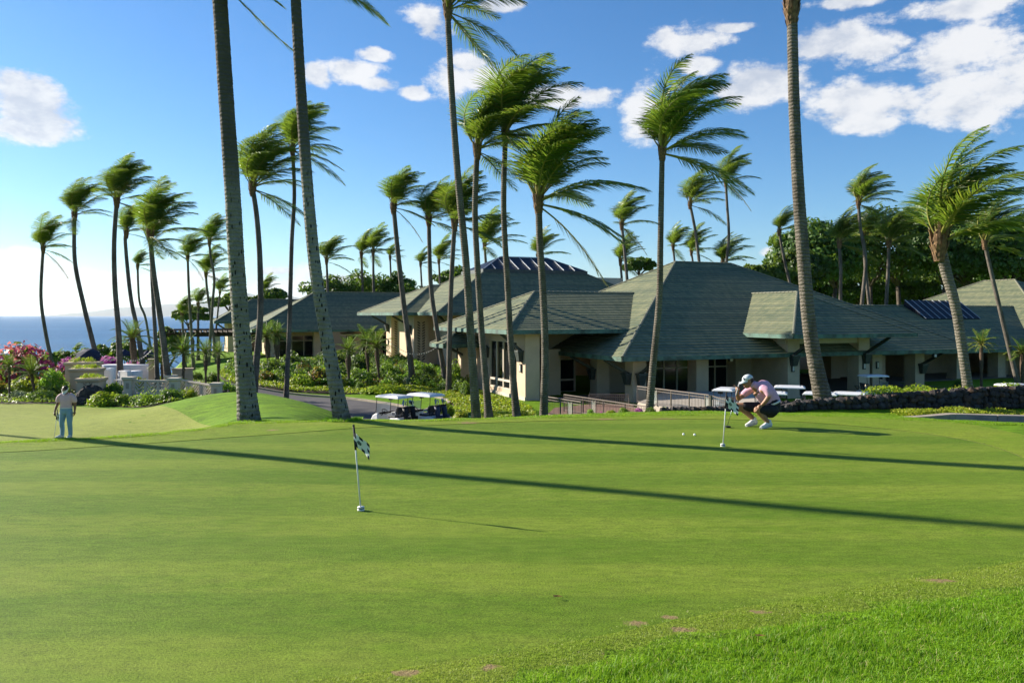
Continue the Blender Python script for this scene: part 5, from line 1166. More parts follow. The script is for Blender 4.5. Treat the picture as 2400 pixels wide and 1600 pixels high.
# ---------------------------------------------------------------- road, kerbs, paths
def asphaltmat():
    m = pmat('asphalt', (.060, .056, .060), (.085, .078, .080), .6, .9, .6, 120); return m
M_ASPH = asphaltmat(); M_KERB = pmat('concrete_kerb', (.33, .28, .22), (.26, .22, .18), 2.5, .9, .4, 50)
M_LAVA = pmat('black_lava_rock', (.028, .026, .027), (.075, .062, .055), 7, .95, 1.0, 38)
M_LAVA2 = pmat('brown_lava_rock', (.065, .042, .032), (.115, .075, .052), 7, .95, 1.0, 38)
M_LAVA3 = pmat('grey_lava_rock', (.045, .043, .045), (.085, .08, .08), 7, .95, 1.0, 38)
road_pts = [(530, 47), (600, 44), (700, 38.5), (800, 35.5), (1000, 34.5), (1085, 36), (1075, 42), (1064, 47.9), (1030, 50.5), (985, 52), (919, 54.9), (813, 58.8), (700, 60.6), (610, 62), (520, 63), (490, 55)]
road_loop = smooth_loop(PL(road_pts), 5)
road = sheet('road', road_loop, .03, 1.0, M_ASPH); tag(road, kind='structure')
def kerb(name, pts, wd=.18, ht=.13, stone=3.0, sink=0):
    """kerb stones along a path of (column, depth)"""
    P = [Vector((WX(a, d), d)) for a, d in pts]; dense = []
    for i in range(len(P) - 1):
        a, b, c, d = P[max(i - 1, 0)], P[i], P[i + 1], P[min(i + 2, len(P) - 1)]
        for t in [j / 8 for j in range(8)]: dense.append(.5 * ((2 * b) + (-a + c) * t + (2 * a - 5 * b + 4 * c - d) * t * t + (-a + 3 * b - 3 * c + d) * t ** 3))
    dense.append(P[-1]); root = empty(name, (0, 0, 0)); tag(root, kind='structure')
    cur = []; acc = 0
    for i, p in enumerate(dense):
        cur.append(p)
        if i: acc += (p - dense[i - 1]).length
        if acc > stone or i == len(dense) - 1:
            mb = MB()
            for k in range(len(cur) - 1):
                a, b = cur[k], cur[k + 1]; d = (b - a).normalized(); g = .012 if k == 0 else 0; h_ = .012 if k == len(cur) - 2 else 0
                a = a + d * g; b = b - d * h_
                fa, fb = [max(0, 1 - (q_ - dense[0]).length / 1.6) * sink for q_ in (a, b)]; A_ = Vector((a.x, a.y, HZ(a.x, a.y) + ht / 2 - .05 - fa)); B_ = Vector((b.x, b.y, HZ(b.x, b.y) + ht / 2 - .05 - fb)); mb.bar(A_, B_, wd, ht + .1)
            if mb.v: mb.build('kerb_stone', M_KERB, root)
            cur = [p]; acc = 0
kerb('kerb', [(600, 62.4), (700, 61.0), (813, 59.2), (919, 55.3), (985, 52.4), (1010, 53.2), (1050, 55.6), (1046, 58.0), (1012, 60.2)])
kerb('kerb', [(1066, 48.4), (1078, 42.5), (1088, 36.4)])
rr_loop = PL([(2230, 18.25), (2300, 17.7), (2420, 17.2), (2900, 16.9), (2900, 18.9), (2560, 18.6), (2400, 18.4), (2290, 18.3)])
rr = sheet('side_road', rr_loop, .012, .5, M_ASPH); tag(rr, kind='structure')
kerb('kerb', [(2060, 18.5), (2105, 18.45), (2180, 18.4), (2290, 18.45), (2400, 18.6), (2560, 18.8), (2800, 19.0)], .24, .20, 2.6, .22)
# ---------------------------------------------------------------- lava rock wall
def stone_mesh(seed, mat):
    q = random.Random(seed); mb = MB(); nu, nv = 7, 5; vs = []; n0 = [q.uniform(0, 6) for _ in range(6)]
    for i in range(nv + 1):
        t = math.pi * i / nv
        for j in range(nu):
            a = 6.28318 * j / nu; r = 1 + .22 * math.sin(3 * a + n0[0] + 2 * t) + .14 * math.sin(5 * a * .8 + n0[1]) * math.sin(2 * t + n0[2]) + q.uniform(-.10, .10)
            v = Vector((math.sin(t) * math.cos(a), math.sin(t) * math.sin(a), math.cos(t))) * r
            m_ = max(abs(v.x), abs(v.y), abs(v.z)); v = v.lerp(v / m_ * .9, .35); vs.append(v)
    mb.add(vs, [(i * nu + j, (i + 1) * nu + j, (i + 1) * nu + (j + 1) % nu, i * nu + (j + 1) % nu) for i in range(nv) for j in range(nu)])
    o = mb.build('stone', mat); me = o.data; bpy.data.objects.remove(o); return me
STONES = [stone_mesh(i, (M_LAVA, M_LAVA, M_LAVA2, M_LAVA, M_LAVA3)[i % 5]) for i in range(10)]
def lava_wall(label, prof, courses=4, sz=.165, seed=1, depth=.35, name='rock_wall'):
    """prof: list of (column, depth, top height above ground)"""
    q = random.Random(seed); root = empty(name, tuple(G(prof[0][0], prof[0][1])), 0, label, 'rock wall')
    o0 = root.location.copy(); P = [(Vector((WX(a, d), d, 0)), h) for a, d, h in prof]
    core = MB()
    for i in range(len(P) - 1):
        (a, ha), (b, hb) = P[i], P[i + 1]; L = (b - a).length; d = (b - a) / L; nrm = Vector((d.y, -d.x, 0))
        za, zb = HZ(a.x, a.y), HZ(b.x, b.y)
        bk = nrm * -depth
        vs = [Vector((a.x, a.y, za - .2)), Vector((b.x, b.y, zb - .2)), Vector((b.x, b.y, zb + hb * .93)), Vector((a.x, a.y, za + ha * .93))]
        core.add([v - o0 for v in vs] + [v + bk - o0 for v in vs], [(0, 1, 2, 3), (7, 6, 5, 4), (3, 2, 6, 7), (1, 5, 6, 2), (0, 3, 7, 4)])
        s = 0.0
        while s < L:
            t = s / L; h = ha + (hb - ha) * t; z = za + (zb - za) * t; w_ = sz * q.uniform(.8, 1.35); p = a + d * (s + w_ / 2)
            zz = 0.0; first = True
            while zz < h - .03:
                hh = min(sz * q.uniform(.7, 1.2), h - zz + .05)
                st = ob('stone', q.choice(STONES), root, p + nrm * (.02 + q.uniform(-.03, .04)) + d * q.uniform(-.05, .05) + Vector((0, 0, z + zz + hh / 2)) - o0)
                st.scale = (w_ * .56, sz * .55, hh * .56); st.rotation_euler = (q.uniform(-.3, .3), q.uniform(-.3, .3), math.atan2(d.y, d.x) + q.uniform(-.4, .4)); zz += hh * .95
            s += w_ * .92
        # coping stones
        s = 0.0
        while s < L:
            t = s / L; h = ha + (hb - ha) * t; z = za + (zb - za) * t; w_ = sz * q.uniform(.7, 1.1); p = a + d * (s + w_ / 2) - nrm * q.uniform(.1, depth)
            st = ob('stone', q.choice(STONES), root, p + Vector((0, 0, z + h - .02)) - o0); st.scale = (w_ * .5, sz * .5, sz * .36); st.rotation_euler = (q.uniform(-.3, .3), q.uniform(-.3, .3), q.uniform(0, 3)); s += w_
    core.build('wall_core', M_LAVA, root)
    return root
lava_wall('black lava rock wall behind the crouching golfer, topped by a hedge', [(a_, d_, CZ - (p_ - HY) / F * d_ - HZ(WX(a_, d_), d_) - .05) for a_, d_, p_ in ((1795, 20.2, 950), (1840, 20.2, 942), (1900, 20.3, 936), (2000, 20.4, 929), (2070, 20.5, 922), (2160, 20.6, 916), (2280, 20.9, 908), (2420, 21.3, 903), (2700, 22, 900))], seed=3)
lava_wall('low edging of lava stones along the flower bed behind the green', [(1548, 20.2, .10), (1640, 20.2, .12), (1720, 20.2, .14), (1800, 20.2, .16)], sz=.13, seed=5, depth=.12, name='stone_edging')
def strip(pts, wd):
    a = [np.array((WX(p, d), d)) for p, d in pts]; L, Rr = [], []
    for i, p in enumerate(a):
        d = a[min(i + 1, len(a) - 1)] - a[max(i - 1, 0)]; d /= np.linalg.norm(d); n = np.array((-d[1], d[0])) * wd / 2; L.append(p + n); Rr.append(p - n)
    return np.array(L + Rr[::-1])
def hedge_strip(label, pts, wd, h0, n, mat, size=.035, name='hedge'):
    loop = strip(pts, wd); lo, hi = loop.min(0), loop.max(0); P = rng.uniform(lo, hi, (n * 8, 2)); P = P[inside(P, loop)][:n]
    x, y = P[:, 0], P[:, 1]; hh = h0 * rng.uniform(.1, 1, len(P)) ** .5 * (.8 + .25 * np.sin(x * 3.3) * np.sin(y * 2.9 + x)); z = H(x, y) + hh
    V, Fq = leaf_quads(np.stack([x, y, z], 1), np.tile(np.array([[-.2, -.5, .8]]), (len(P), 1)), size * rng.uniform(.7, 1.4, len(P)), .5, .8)
    o = ob(name, mesh_np(name, V, Fq, ML[mat])); tag(o, label, 'hedge'); return o
hedge_strip('sunny low hedge growing on top of the lava rock wall', [(2035, 20.95), (2150, 21.25), (2300, 21.6), (2480, 22), (2700, 22.8)], .7, .50, 9000, 'lime', .03)
hedge_strip('strip of yellow green plants between the kerb and the lava wall', [(2110, 19.0), (2200, 19.2), (2320, 19.5), (2460, 19.8), (2700, 20.1)], .75, .26, 9000, 'lime', .03)
# plants of the flower bed behind the green
for i, (px, w_, h_, mt, lab) in enumerate([(1385, 26, 20, 'bright', 'leafy clump at the left end of the flower bed'), (1408, 16, 12, 'purple', 'first purple flower clump in the flower bed'), (1432, 30, 16, 'lime', 'lime clump left of the pink flowers'), (1462, 34, 20, 'bright', 'wide leafy clump in the flower bed'),
        (1497, 24, 22, 'purple', 'tallest purple flower clump beside the palm stem'), (1524, 36, 20, 'green', 'green clump right of the palm stem'), (1556, 30, 20, 'bright', 'leafy clump above the first lava stones'), (1590, 32, 18, 'green', 'last green clump among the lava stones'), (1672, 16, 14, 'bright', 'small bright sprig behind the far flagstick')]):
    shrub('flower_clump', lab, px, 20.6, w_, h_, mt, 'plant', 'plants of the flower bed behind the green')

# ---------------------------------------------------------------- terrace and hand rails
M_RAIL = pmat('taupe_metal_railing', (.20, .165, .135), (.16, .13, .11), 6, .55, .1, 40)
M_RPANEL = pmat('pale_green_lattice', (.44, .47, .40), None, rough=.6)
_bal = MB().box(-.011, .011, -.011, .011, 0, 1).build('baluster', M_RAIL).data; bpy.data.objects.remove([o for o in bpy.data.objects if o.data == _bal][0])
def railing(label, a, b, za, zb, hgt=1.0, panels=(), gap=.125):
    a = Vector((WX(a[0], a[1]), a[1], za)); b = Vector((WX(b[0], b[1]), b[1], zb)); root = empty('hand_rail', a, 0, label, 'railing', 'hand rails of the terrace ramps')
    d = b - a; L = d.length; u = d / L; up = Vector((0, 0, 1))
    MB().bar(up * hgt, up * hgt + d, .06, .05).build('top_rail', M_RAIL, root)
    MB().bar(up * (hgt - .16), up * (hgt - .16) + d, .03, .03).build('middle_rail', M_RAIL, root)
    MB().bar(up * .08, up * .08 + d, .035, .035).build('bottom_rail', M_RAIL, root)
    n = int(L / gap); pset = []
    for f in panels: pset.append((f * L - .22, f * L + .22))
    for i in range(n + 1):
        s = L * i / n
        if any(p0 - .02 < s < p1 + .02 for p0, p1 in pset): continue
        o = ob('baluster', _bal, root, u * s + up * .08); o.scale = (1, 1, hgt - .1)
    posts = [0, L] + [q for p in pset for q in p] + [L * k / max(1, round(L / 1.9)) for k in range(1, max(1, round(L / 1.9)))]
    for s in posts: MB().bar(u * s - up * .05, u * s + up * hgt, .055).build('post', M_RAIL, root)
    for p0, p1 in pset:
        mb = MB(); c0, c1 = u * p0, u * p1
        for k in range(9):
            z = .10 + k * .085
            for sg in (0, 1):
                A_, B_ = (c0, c0.lerp(c1, .5)) if sg == 0 else (c1, c0.lerp(c1, .5))
                z1 = min(z + .17, hgt - .05); mb.bar(A_ + up * z1, B_ + up * max(.1, z - .03), .016)
        for c in (c0.lerp(c1, .28), c0.lerp(c1, .5), c0.lerp(c1, .72)): mb.bar(c + up * .1, c + up * (hgt - .03), .010)
        mb.build('lattice_panel', M_RPANEL, root)
railing('upper hand rail with lattice panels left of the far flagstick', (1494, 50.0), (1662, 44.0), -3.30, -3.25, 1.02, (.27, .985))
railing('short sloping hand rail behind the far flagstick', (1668, 43.9), (1745, 42.2), -3.28, -3.62, 1.02)
railing('short front hand rail beside the broken-frond palm', (1268, 46.3), (1362, 43.0), -3.52, -3.52, 1.02, (.74,))
railing('long middle hand rail of the ramp, with one lattice panel', (1322, 50.0), (1519, 44.0), -3.82, -3.9, 1.02, (.38,))
railing('dark rear hand rail before the entrance columns', (1381, 53.0), (1474, 53.0), -4.1, -4.1, 1.0)
M_LOWWALL = pmat('pale_terrace_wall', (.46, .40, .32), (.40, .345, .28), 1.5, .9, .3, 60)
def walk(name, pts, z, hgt, mat):
    """raised walk: (column, depth) outline, top at z"""
    mb = MB(); P = [Vector((WX(a, d), d, z)) for a, d in pts]; n = len(P); mb.add(P + [p - Vector((0, 0, hgt)) for p in P], [tuple(range(n))] + [(i, n + i, n + (i + 1) % n, (i + 1) % n) for i in range(n)]); return mb.build(name, mat)
o = walk('terrace', [(1494, 50.0), (1575, 47.0), (1664, 43.9), (1760, 46.0), (1800, 52), (1790, 57), (1560, 57.5)], -3.30, .9, M_LOWWALL); tag(o, kind='structure')
o = walk('ramp_path', [(1268, 46.2), (1362, 42.9), (1520, 43.9), (1500, 50.0), (1480, 54.0), (1381, 54.0), (1300, 52.0)], -3.86, .5, pmat('brick_paving', (.26, .15, .11), (.20, .12, .09), 3, .9, .5, 40)); tag(o, kind='structure')

# ---------------------------------------------------------------- white foot bridge by the garden
M_BRIDGE = pmat('pale_painted_concrete', (.52, .46, .37), (.46, .41, .34), 2.2, .85, .25, 70)
def bridge_post(px, Y, wd, hgt, root):
    p = G(px, Y) - root.location; mb = MB(); mb.box(p.x - wd / 2, p.x + wd / 2, p.y - wd / 2, p.y + wd / 2, p.z - .25, p.z + hgt - .16)
    mb.taper(p.x, p.y, p.z + hgt - .16, p.z + hgt - .10, wd / 2, wd / 2, wd / 2 + .06, wd / 2 + .06); mb.box(p.x - wd / 2 - .06, p.x + wd / 2 + .06, p.y - wd / 2 - .06, p.y + wd / 2 + .06, p.z + hgt - .10, p.z + hgt)
    mb.box(p.x - wd / 2 - .04, p.x + wd / 2 + .04, p.y - wd / 2 - .04, p.y + wd / 2 + .04, p.z - .25, p.z + hgt * .38)
    o = mb.build('post', M_BRIDGE, root); m2 = MB(); m2.box(p.x - .07, p.x + .07, p.y - wd / 2 - .012, p.y - wd / 2 - .003, p.z + hgt * .48, p.z + hgt * .74); m2.build('recess_shade_plate', pmat('painted_recess_shade', (.30, .26, .21)), o); return p  # thin plate on the face; recess shade is put into its darker colour
def bridge_rail(label, A_, B_, wd, hgt):
    root = empty('bridge_railing', tuple(G(*A_)), 0, label, 'railing', 'railings of the white foot bridge')
    a = bridge_post(*A_, wd, hgt, root); b = bridge_post(*B_, wd, hgt, root); d = (b - a); d.z = 0; L = d.length; u = d / L; a2 = a + u * wd * .55; b2 = b - u * wd * .55; up = Vector((0, 0, 1)); b2.z = b.z
    L2 = (b2 - a2).length; v = (b2 - a2) / L2; zt, zb = hgt - .16, .22
    MB().bar(a2 + up * zt, b2 + up * zt, .10, .08).build('top_rail', M_BRIDGE, root); MB().bar(a2 + up * zb, b2 + up * zb, .12, .12).build('bottom_rail', M_BRIDGE, root)
    n = 3
    for i in range(1, n): MB().bar(a2 + v * (L2 * i / n) + up * zb, a2 + v * (L2 * i / n) + up * zt, .09).build('stile', M_BRIDGE, root)
    hh = zt - zb - .1
    for i in range(n):      # chevron slats, each its own bar
        s0, s1 = L2 * i / n + .05, L2 * (i + 1) / n - .05; m_ = (s0 + s1) / 2; half = m_ - s0
        for k in range(-4, 9):
            for sg in (-1, 1):
                # bar from (x0,z0) rising away from the centre
                pts = []
                for t in np.linspace(0, 1, 15):
                    x = t * half; z = k * .165 + t * half * 1.05
                    if 0 <= z <= hh: pts.append((x, z))
                if len(pts) > 1:
                    (xa, za), (xb, zb_) = pts[0], pts[-1]
                    MB().bar(a2 + v * (m_ + sg * xa) + up * (zb + .05 + za), a2 + v * (m_ + sg * xb) + up * (zb + .05 + zb_), .045, .045).build('slat', M_BRIDGE, root)
bridge_rail('near white chevron bridge railing with the left and middle posts', (303, 36.0), (409, 35.4), .36, 1.02)
bridge_rail('rear white chevron bridge railing ending at the right-hand post', (400, 40.0), (508, 38.2), .40, 1.02)
o = walk('bridge_deck', [(306, 36.2), (409, 35.7), (508, 38.0), (400, 39.8)], -1.72, .25, M_KERB); tag(o, kind='structure')
pth = smooth_loop(PL([(225, 37.2), (300, 36.6), (400, 37), (420, 40), (300, 41), (225, 40)]), 4); o = sheet('garden_path', pth, .04, .8, M_KERB); tag(o, kind='structure')
# ---------------------------------------------------------------- stucco planters and garden walls
def planter(label, px, Y, w_, d_, h_, motif=False, seed=0):
    root = empty('planter', tuple(G(px, Y)), RZ * .35, label, 'planter', 'stepped stucco planters by the patio')
    mb = MB(); mb.box(-w_ / 2, w_ / 2, .02 if motif else 0, d_, -.1, h_ - .18)
    mb.taper(0, d_ / 2, h_ - .18, h_ - .10, w_ / 2, d_ / 2, w_ / 2 + .07, d_ / 2 + .07); mb.box(-w_ / 2 - .07, w_ / 2 + .07, -.07, d_ + .07, h_ - .10, h_)
    mb.build('box', M_STUCCO, root)
    if motif:
        holes = []
        for k in range(4):
            z = .28 + k * .11
            for sg in (-1, 1):
                p = [(w_ / 2 + sg * .05, z), (w_ / 2 + sg * .21, z + .12), (w_ / 2 + sg * .21, z + .17), (w_ / 2 + sg * .05, z + .05)]; holes.append(p if sg > 0 else p[::-1])
        holed_panel('motif_panel', [(0, -.1), (w_, -.1), (w_, h_ - .19), (0, h_ - .19)], holes, .06, ((-w_ / 2, -.045, 0), (1, 0, 0), (0, 0, 1), (0, -1, 0)), M_STUCCO, root)
        MB().box(-.3, .3, .012, .018, .2, .85).build('motif_backing', M_WOOD, root)
    V, Fq = lumpy(14, 60, (w_ * .5, d_ * .5, .16), (.10, .18), 0, .9, .035, .4, .7); f = ob('plants', mesh_np('plants', V, Fq, ML['lime']), root, (0, d_ / 2, h_ - .02))
planter('nearest stucco planter with a chevron motif behind the boulder', 206, 37.6, 1.02, .9, .86, True)
planter('middle stucco planter, taller, behind the motif one', 196, 39.6, 1.30, .9, 1.18)
planter('rearmost stucco planter with trailing plants by the umbrella', 188, 41.6, 1.50, .9, 1.42)
def gwall(label, px, Y, w_, t_, h_):
    root = MB().box(-w_ / 2, w_ / 2, 0, t_, -.2, h_).box(-w_ / 2 - .05, w_ / 2 + .05, -.05, t_ + .05, h_, h_ + .09).build('garden_wall', M_STUCCO); root.location = G(px, Y); root.rotation_euler = (0, 0, RZ); tag(root, label, 'wall', 'stucco garden walls by the restaurant steps')
gwall('slim tall stucco pier left of the garden steps', 355, 50, .34, .7, 1.55); gwall('broad stucco wall right of the garden steps behind the croton', 428, 52, 1.25, .5, 1.15); gwall('low stucco wall end beside the tilted umbrella', 228, 46, .34, .6, 1.0)
ms = MB()
for i in range(5): ms.box(-.9, .9, i * .5, (i + 1) * .5, -.5, .12 * i)
o = ms.build('garden_steps', M_STUCCO); o.location = G(380, 46); o.rotation_euler = (0, 0, RZ); tag(o, 'pale stucco steps climbing between two garden walls', 'steps')
def boulder(label, px, Y, w_, h_, seed, sink=.1, yaw=0.0):
    q = random.Random(seed); mb = MB(); nu, nv = 22, 12; vs = []
    ph = [q.uniform(0, 6.28) for _ in range(8)]
    for i in range(nv + 1):
        t = math.pi * i / nv
        for j in range(nu):
            a = 6.28318 * j / nu; r = 1 + .16 * math.sin(2 * a + ph[0]) * math.sin(t) + .10 * math.sin(3 * a + ph[1] + 2 * t) + .06 * math.sin(7 * a + ph[2]) * math.sin(4 * t + ph[3]) + q.uniform(-.02, .02)
            vs.append((w_ / 2 * r * math.sin(t) * math.cos(a), w_ * .38 * r * math.sin(t) * math.sin(a), h_ * .55 * r * math.cos(t) + h_ * .45))
    mb.add(vs, [(i * nu + j, (i + 1) * nu + j, (i + 1) * nu + (j + 1) % nu, i * nu + (j + 1) % nu) for i in range(nv) for j in range(nu)])
    o = mb.build('boulder', M_LAVA, smooth=False); o.location = G(px, Y, -sink); o.rotation_euler = (0, R(-14) if seed == 1 else 0, yaw); tag(o, label, 'boulder', 'black boulders in the garden')
boulder('large black boulder leaning before the motif planter', 215, 34.4, 1.05, .84, 1); boulder('low black rock at the left foot of the large boulder', 184, 33.9, .95, .42, 2)
boulder('tall black rock behind the right bridge post', 532, 41, .95, 1.05, 3); boulder('flat black rock left of the spotted trunk', 545, 39.5, .9, .6, 4)
# ---------------------------------------------------------------- patio furniture
M_CLOTH = pmat('white_tablecloth', (.74, .74, .75), (.68, .69, .72), 3, .85, .3, 14)
M_NAVY = pmat('navy_canvas', (.012, .018, .045), (.02, .028, .06), 4, .8)
pat_loop = smooth_loop(PL([(225, 42), (345, 42.5), (352, 54), (225, 54)]), 4); o = sheet('patio', pat_loop, .05, 1.0, pmat('patio_stone', (.30, .26, .21), (.25, .22, .18), 1.4, .85, .3, 30)); tag(o, kind='structure')
def table(label, px, Y, r, h_, sides=20, long=None):
    root = empty('table', tuple(G(px, Y, .05)), 0, label, 'table', 'white clothed tables on the patio')
    mb = MB(); vs = []; n = 28
    a_, b_ = (r, r) if not long else (long, r)
    for z, f in ((h_, .96), (h_ - .02, 1.0), (h_ * .55, 1.04), (.02, 1.12)):
        for j in range(n):
            an = 6.28318 * j / n; w_ = 1 + (.05 * math.cos(9 * an) if z < h_ - .05 else 0)
            cx_, sy_ = math.cos(an), math.sin(an)
            if long: cx_, sy_ = [math.copysign(abs(v) ** .35, v) for v in (cx_, sy_)]
            vs.append((a_ * f * w_ * cx_, b_ * f * w_ * sy_, z))
    mb.add(vs, [tuple(range(n))] + [(i * n + j, (i + 1) * n + j, (i + 1) * n + (j + 1) % n, i * n + (j + 1) % n) for i in range(3) for j in range(n)])
    mb.build('tablecloth', M_CLOTH, root, True)
    return root
for a in [('tall white clothed table left of the straight seaside palm', 256, 45.0, .30, 1.02), ('white clothed table right of the straight seaside palm', 292, 45.5, .34, .92), ('white clothed table by the yellow square hedge', 318, 46.2, .36, .95), ('half hidden white table under the leaning seaside palm', 240, 46.5, .36, .8)]: table(*a)
table('long white clothed buffet table at the back of the patio', 300, 51.5, .42, 1.02, long=1.6); table('small white clothed table behind the stucco planters', 212, 47, .30, .95)
def chair(label, px, Y, rz):
    root = empty('chair', tuple(G(px, Y, .05)), rz, label, 'chair', 'white chairs on the patio')
    MB().box(-.22, .22, -.22, .22, .42, .46).build('seat', M_WHITE, root); MB().box(-.22, .22, .19, .22, .5, .92).build('backrest', M_WHITE, root)
    for x in (-.19, .19):
        for y in (-.19, .19): MB().box(x - .018, x + .018, y - .018, y + .018, 0, .42).build('leg', M_WHITE, root)
chair('white chair in front of the tall clothed table', 246, 43.6, .4); chair('white chair between the clothed tables', 280, 43.8, -.5); chair('white chair right of the palm at the tables', 301, 44.0, 2.6)
def umbrella(label, px, Y, r, h_, tilt):
    root = empty('patio_umbrella', tuple(G(px, Y)), 0, label, 'umbrella', 'navy patio umbrellas')
    MB().tube([(0, 0, 0), (0, 0, h_)], .025, 8).build('pole', M_DARKMETAL, root)
    mb = MB(); n = 8; R3 = Matrix.Rotation(tilt, 3, 'X') @ Matrix.Rotation(tilt * .4, 3, 'Y'); c = Vector((0, 0, h_)); ap = c + R3 @ Vector((0, 0, .12)); rim = [c + R3 @ Vector((r * math.cos(6.28318 * j / n), r * math.sin(6.28318 * j / n), -.42 * r)) for j in range(n)]
    mid = [c + R3 @ Vector((r * .55 * math.cos(6.28318 * j / n), r * .55 * math.sin(6.28318 * j / n), -.13 * r)) for j in range(n)]; fl = [p + R3 @ Vector((0, 0, -.12)) for p in rim]
    mb.add([ap] + mid + rim + fl, [(0, 1 + j, 1 + (j + 1) % n) for j in range(n)] + [(1 + j, 1 + n + j, 1 + n + (j + 1) % n, 1 + (j + 1) % n) for j in range(n)] + [(1 + n + j, 1 + 2 * n + j, 1 + 2 * n + (j + 1) % n, 1 + n + (j + 1) % n) for j in range(n)])
    mb.build('canopy', M_NAVY, root)
    rb = MB(); [rb.tube([c, p], .01, 4) for p in rim]; rb.build('ribs', M_DARKMETAL, root)
umbrella('navy patio umbrella tilted sharply above the planters', 206, 43, .62, 1.95, R(38)); umbrella('open navy umbrella behind the straight seaside palm', 292, 58, .62, 1.9, 0); umbrella('farther navy umbrella left of the slim stucco pier', 345, 60, .6, 1.95, 0)
M_BULB = pmat('festoon_bulb', (.75, .72, .62), None, rough=.2)
def festoon(label, a, b, sag, n):
    root = empty('string_lights', tuple(a), 0, label, 'string lights', 'festoon lights over the patio'); d = b - a
    pts = [d * (i / 24) - Vector((0, 0, sag * 4 * (i / 24) * (1 - i / 24))) for i in range(25)]; MB().tube(pts, .012, 4).build('wire', M_DARKMETAL, root)
    for i in range(n): t = (i + .5) / n; p = d * t - Vector((0, 0, sag * 4 * t * (1 - t) + .06)); MB().ball(p, .035, 6, 4).build('bulb', M_BULB, root)
festoon('string lights hanging between the seaside palms', W(229, 818, 50), W(282, 828, 50), .5, 12); festoon('string lights from the straight palm to the stucco pier', W(284, 828, 50), W(355, 820, 50), .5, 14); festoon('string lights strung in front of the lattice piers', W(905, 792, 66), W(1025, 812, 64), .9, 22)
# ---------------------------------------------------------------- small green signs
M_SIGN = pmat('dark_green_sign', (.008, .045, .028), (.012, .055, .035), 8, .45); M_SIGNTXT = pmat('pale_sign_lettering', (.50, .60, .56), None, rough=.6)
def sign(label, px, py_top, Y, w_, h_, text=True, block=False):
    b = G(px, Y); top = W(px, py_top, Y).z; root = empty('sign', tuple(b), 0, label, 'sign', 'small green course signs'); zt = top - b.z
    MB().box(-w_ / 2, w_ / 2, -.015, .015, zt - h_, zt).build('board', M_SIGN, root, bevel=.006)
    for x in (-w_ * .3, w_ * .3): MB().box(x - .012, x + .012, .016, .03, -.05, zt - .03).build('stake', M_DARKMETAL, root)
    if text:
        mb = MB(); y = -.0175; c = zt - h_ * .17; k = h_ * .07
        mb.poly([(-k, y, c), (0, y, c - k), (k, y, c), (0, y, c + k)]); mb.poly([(-k * .3, y, c - k * 2.2), (k * .3, y, c - k * 2.2), (k * .6, y, c - k * 1.5), (-k * .6, y, c - k * 1.5)])
        for r_, (zc, ww, hh) in enumerate(((.55, .74, .085), (.72, .60, .07), (.86, .52, .06))):
            x = -w_ * ww / 2; q = random.Random(r_ + 5)
            while x < w_ * ww / 2: lw_ = w_ * q.uniform(.045, .07); mb.poly([(x, y, zt - h_ * zc - hh * h_ / 2), (x + lw_, y, zt - h_ * zc - hh * h_ / 2), (x + lw_, y, zt - h_ * zc + hh * h_ / 2), (x, y, zt - h_ * zc + hh * h_ / 2)]); x += lw_ * 1.35
        mb.build('lettering', M_SIGNTXT, root)
    if block: MB().box(-.16, .16, -.1, .1, -.05, .10).build('brick_base', pmat('brick_base', (.30, .17, .12), None), root)
sign('green sign standing by the very tall palm at the green edge', 1105, 966, 36.2, .31, .32); sign('small green sign on a brick base beside the road', 676, 908, 62.6, .36, .46, True, True); sign('dark green sign in the shade right of the spotted trunk', 613, 905, 63, .42, .48)
# ---------------------------------------------------------------- golf carts and bags
M_CARTW = pmat('cart_white_plastic', (.74, .74, .74), (.70, .70, .71), 2, .35, coat=.2); M_BLACK = pmat('black_rubber', (.012, .012, .013), None, rough=.7); M_SEAT = pmat('cart_seat_vinyl', (.05, .05, .055), (.07, .07, .075), 5, .5); M_STEEL = pmat('polished_steel', (.55, .56, .58), None, rough=.25, metal=1.0)
M_CREAM = pmat('cream_bottle', (.62, .52, .36), None, rough=.5)
def clearmat():
    m = bpy.data.materials.new('clear_windscreen'); m.use_nodes = True; t = NT(m.node_tree); a = t.n('ShaderNodeBsdfTransparent', inp={0: (.93, .97, .97, 1)}); b = t.n('ShaderNodeBsdfPrincipled', inp={'Base Color': (.6, .68, .7, 1), 'Roughness': .12})
    mx_ = t.n('ShaderNodeMixShader', inp={0: .42, 1: a.outputs[0], 2: b.outputs[0]}); t.n('ShaderNodeOutputMaterial', inp={0: mx_.outputs[0]}); return m
M_CLEAR = clearmat()
def extrude_profile(mb, prof, y0, y1):
    n = len(prof); mb.add([(x, y0, z) for x, z in prof] + [(x, y1, z) for x, z in prof], [tuple(range(n))[::-1], tuple(range(n, 2 * n))] + [(i, (i + 1) % n, n + (i + 1) % n, n + i) for i in range(n)])
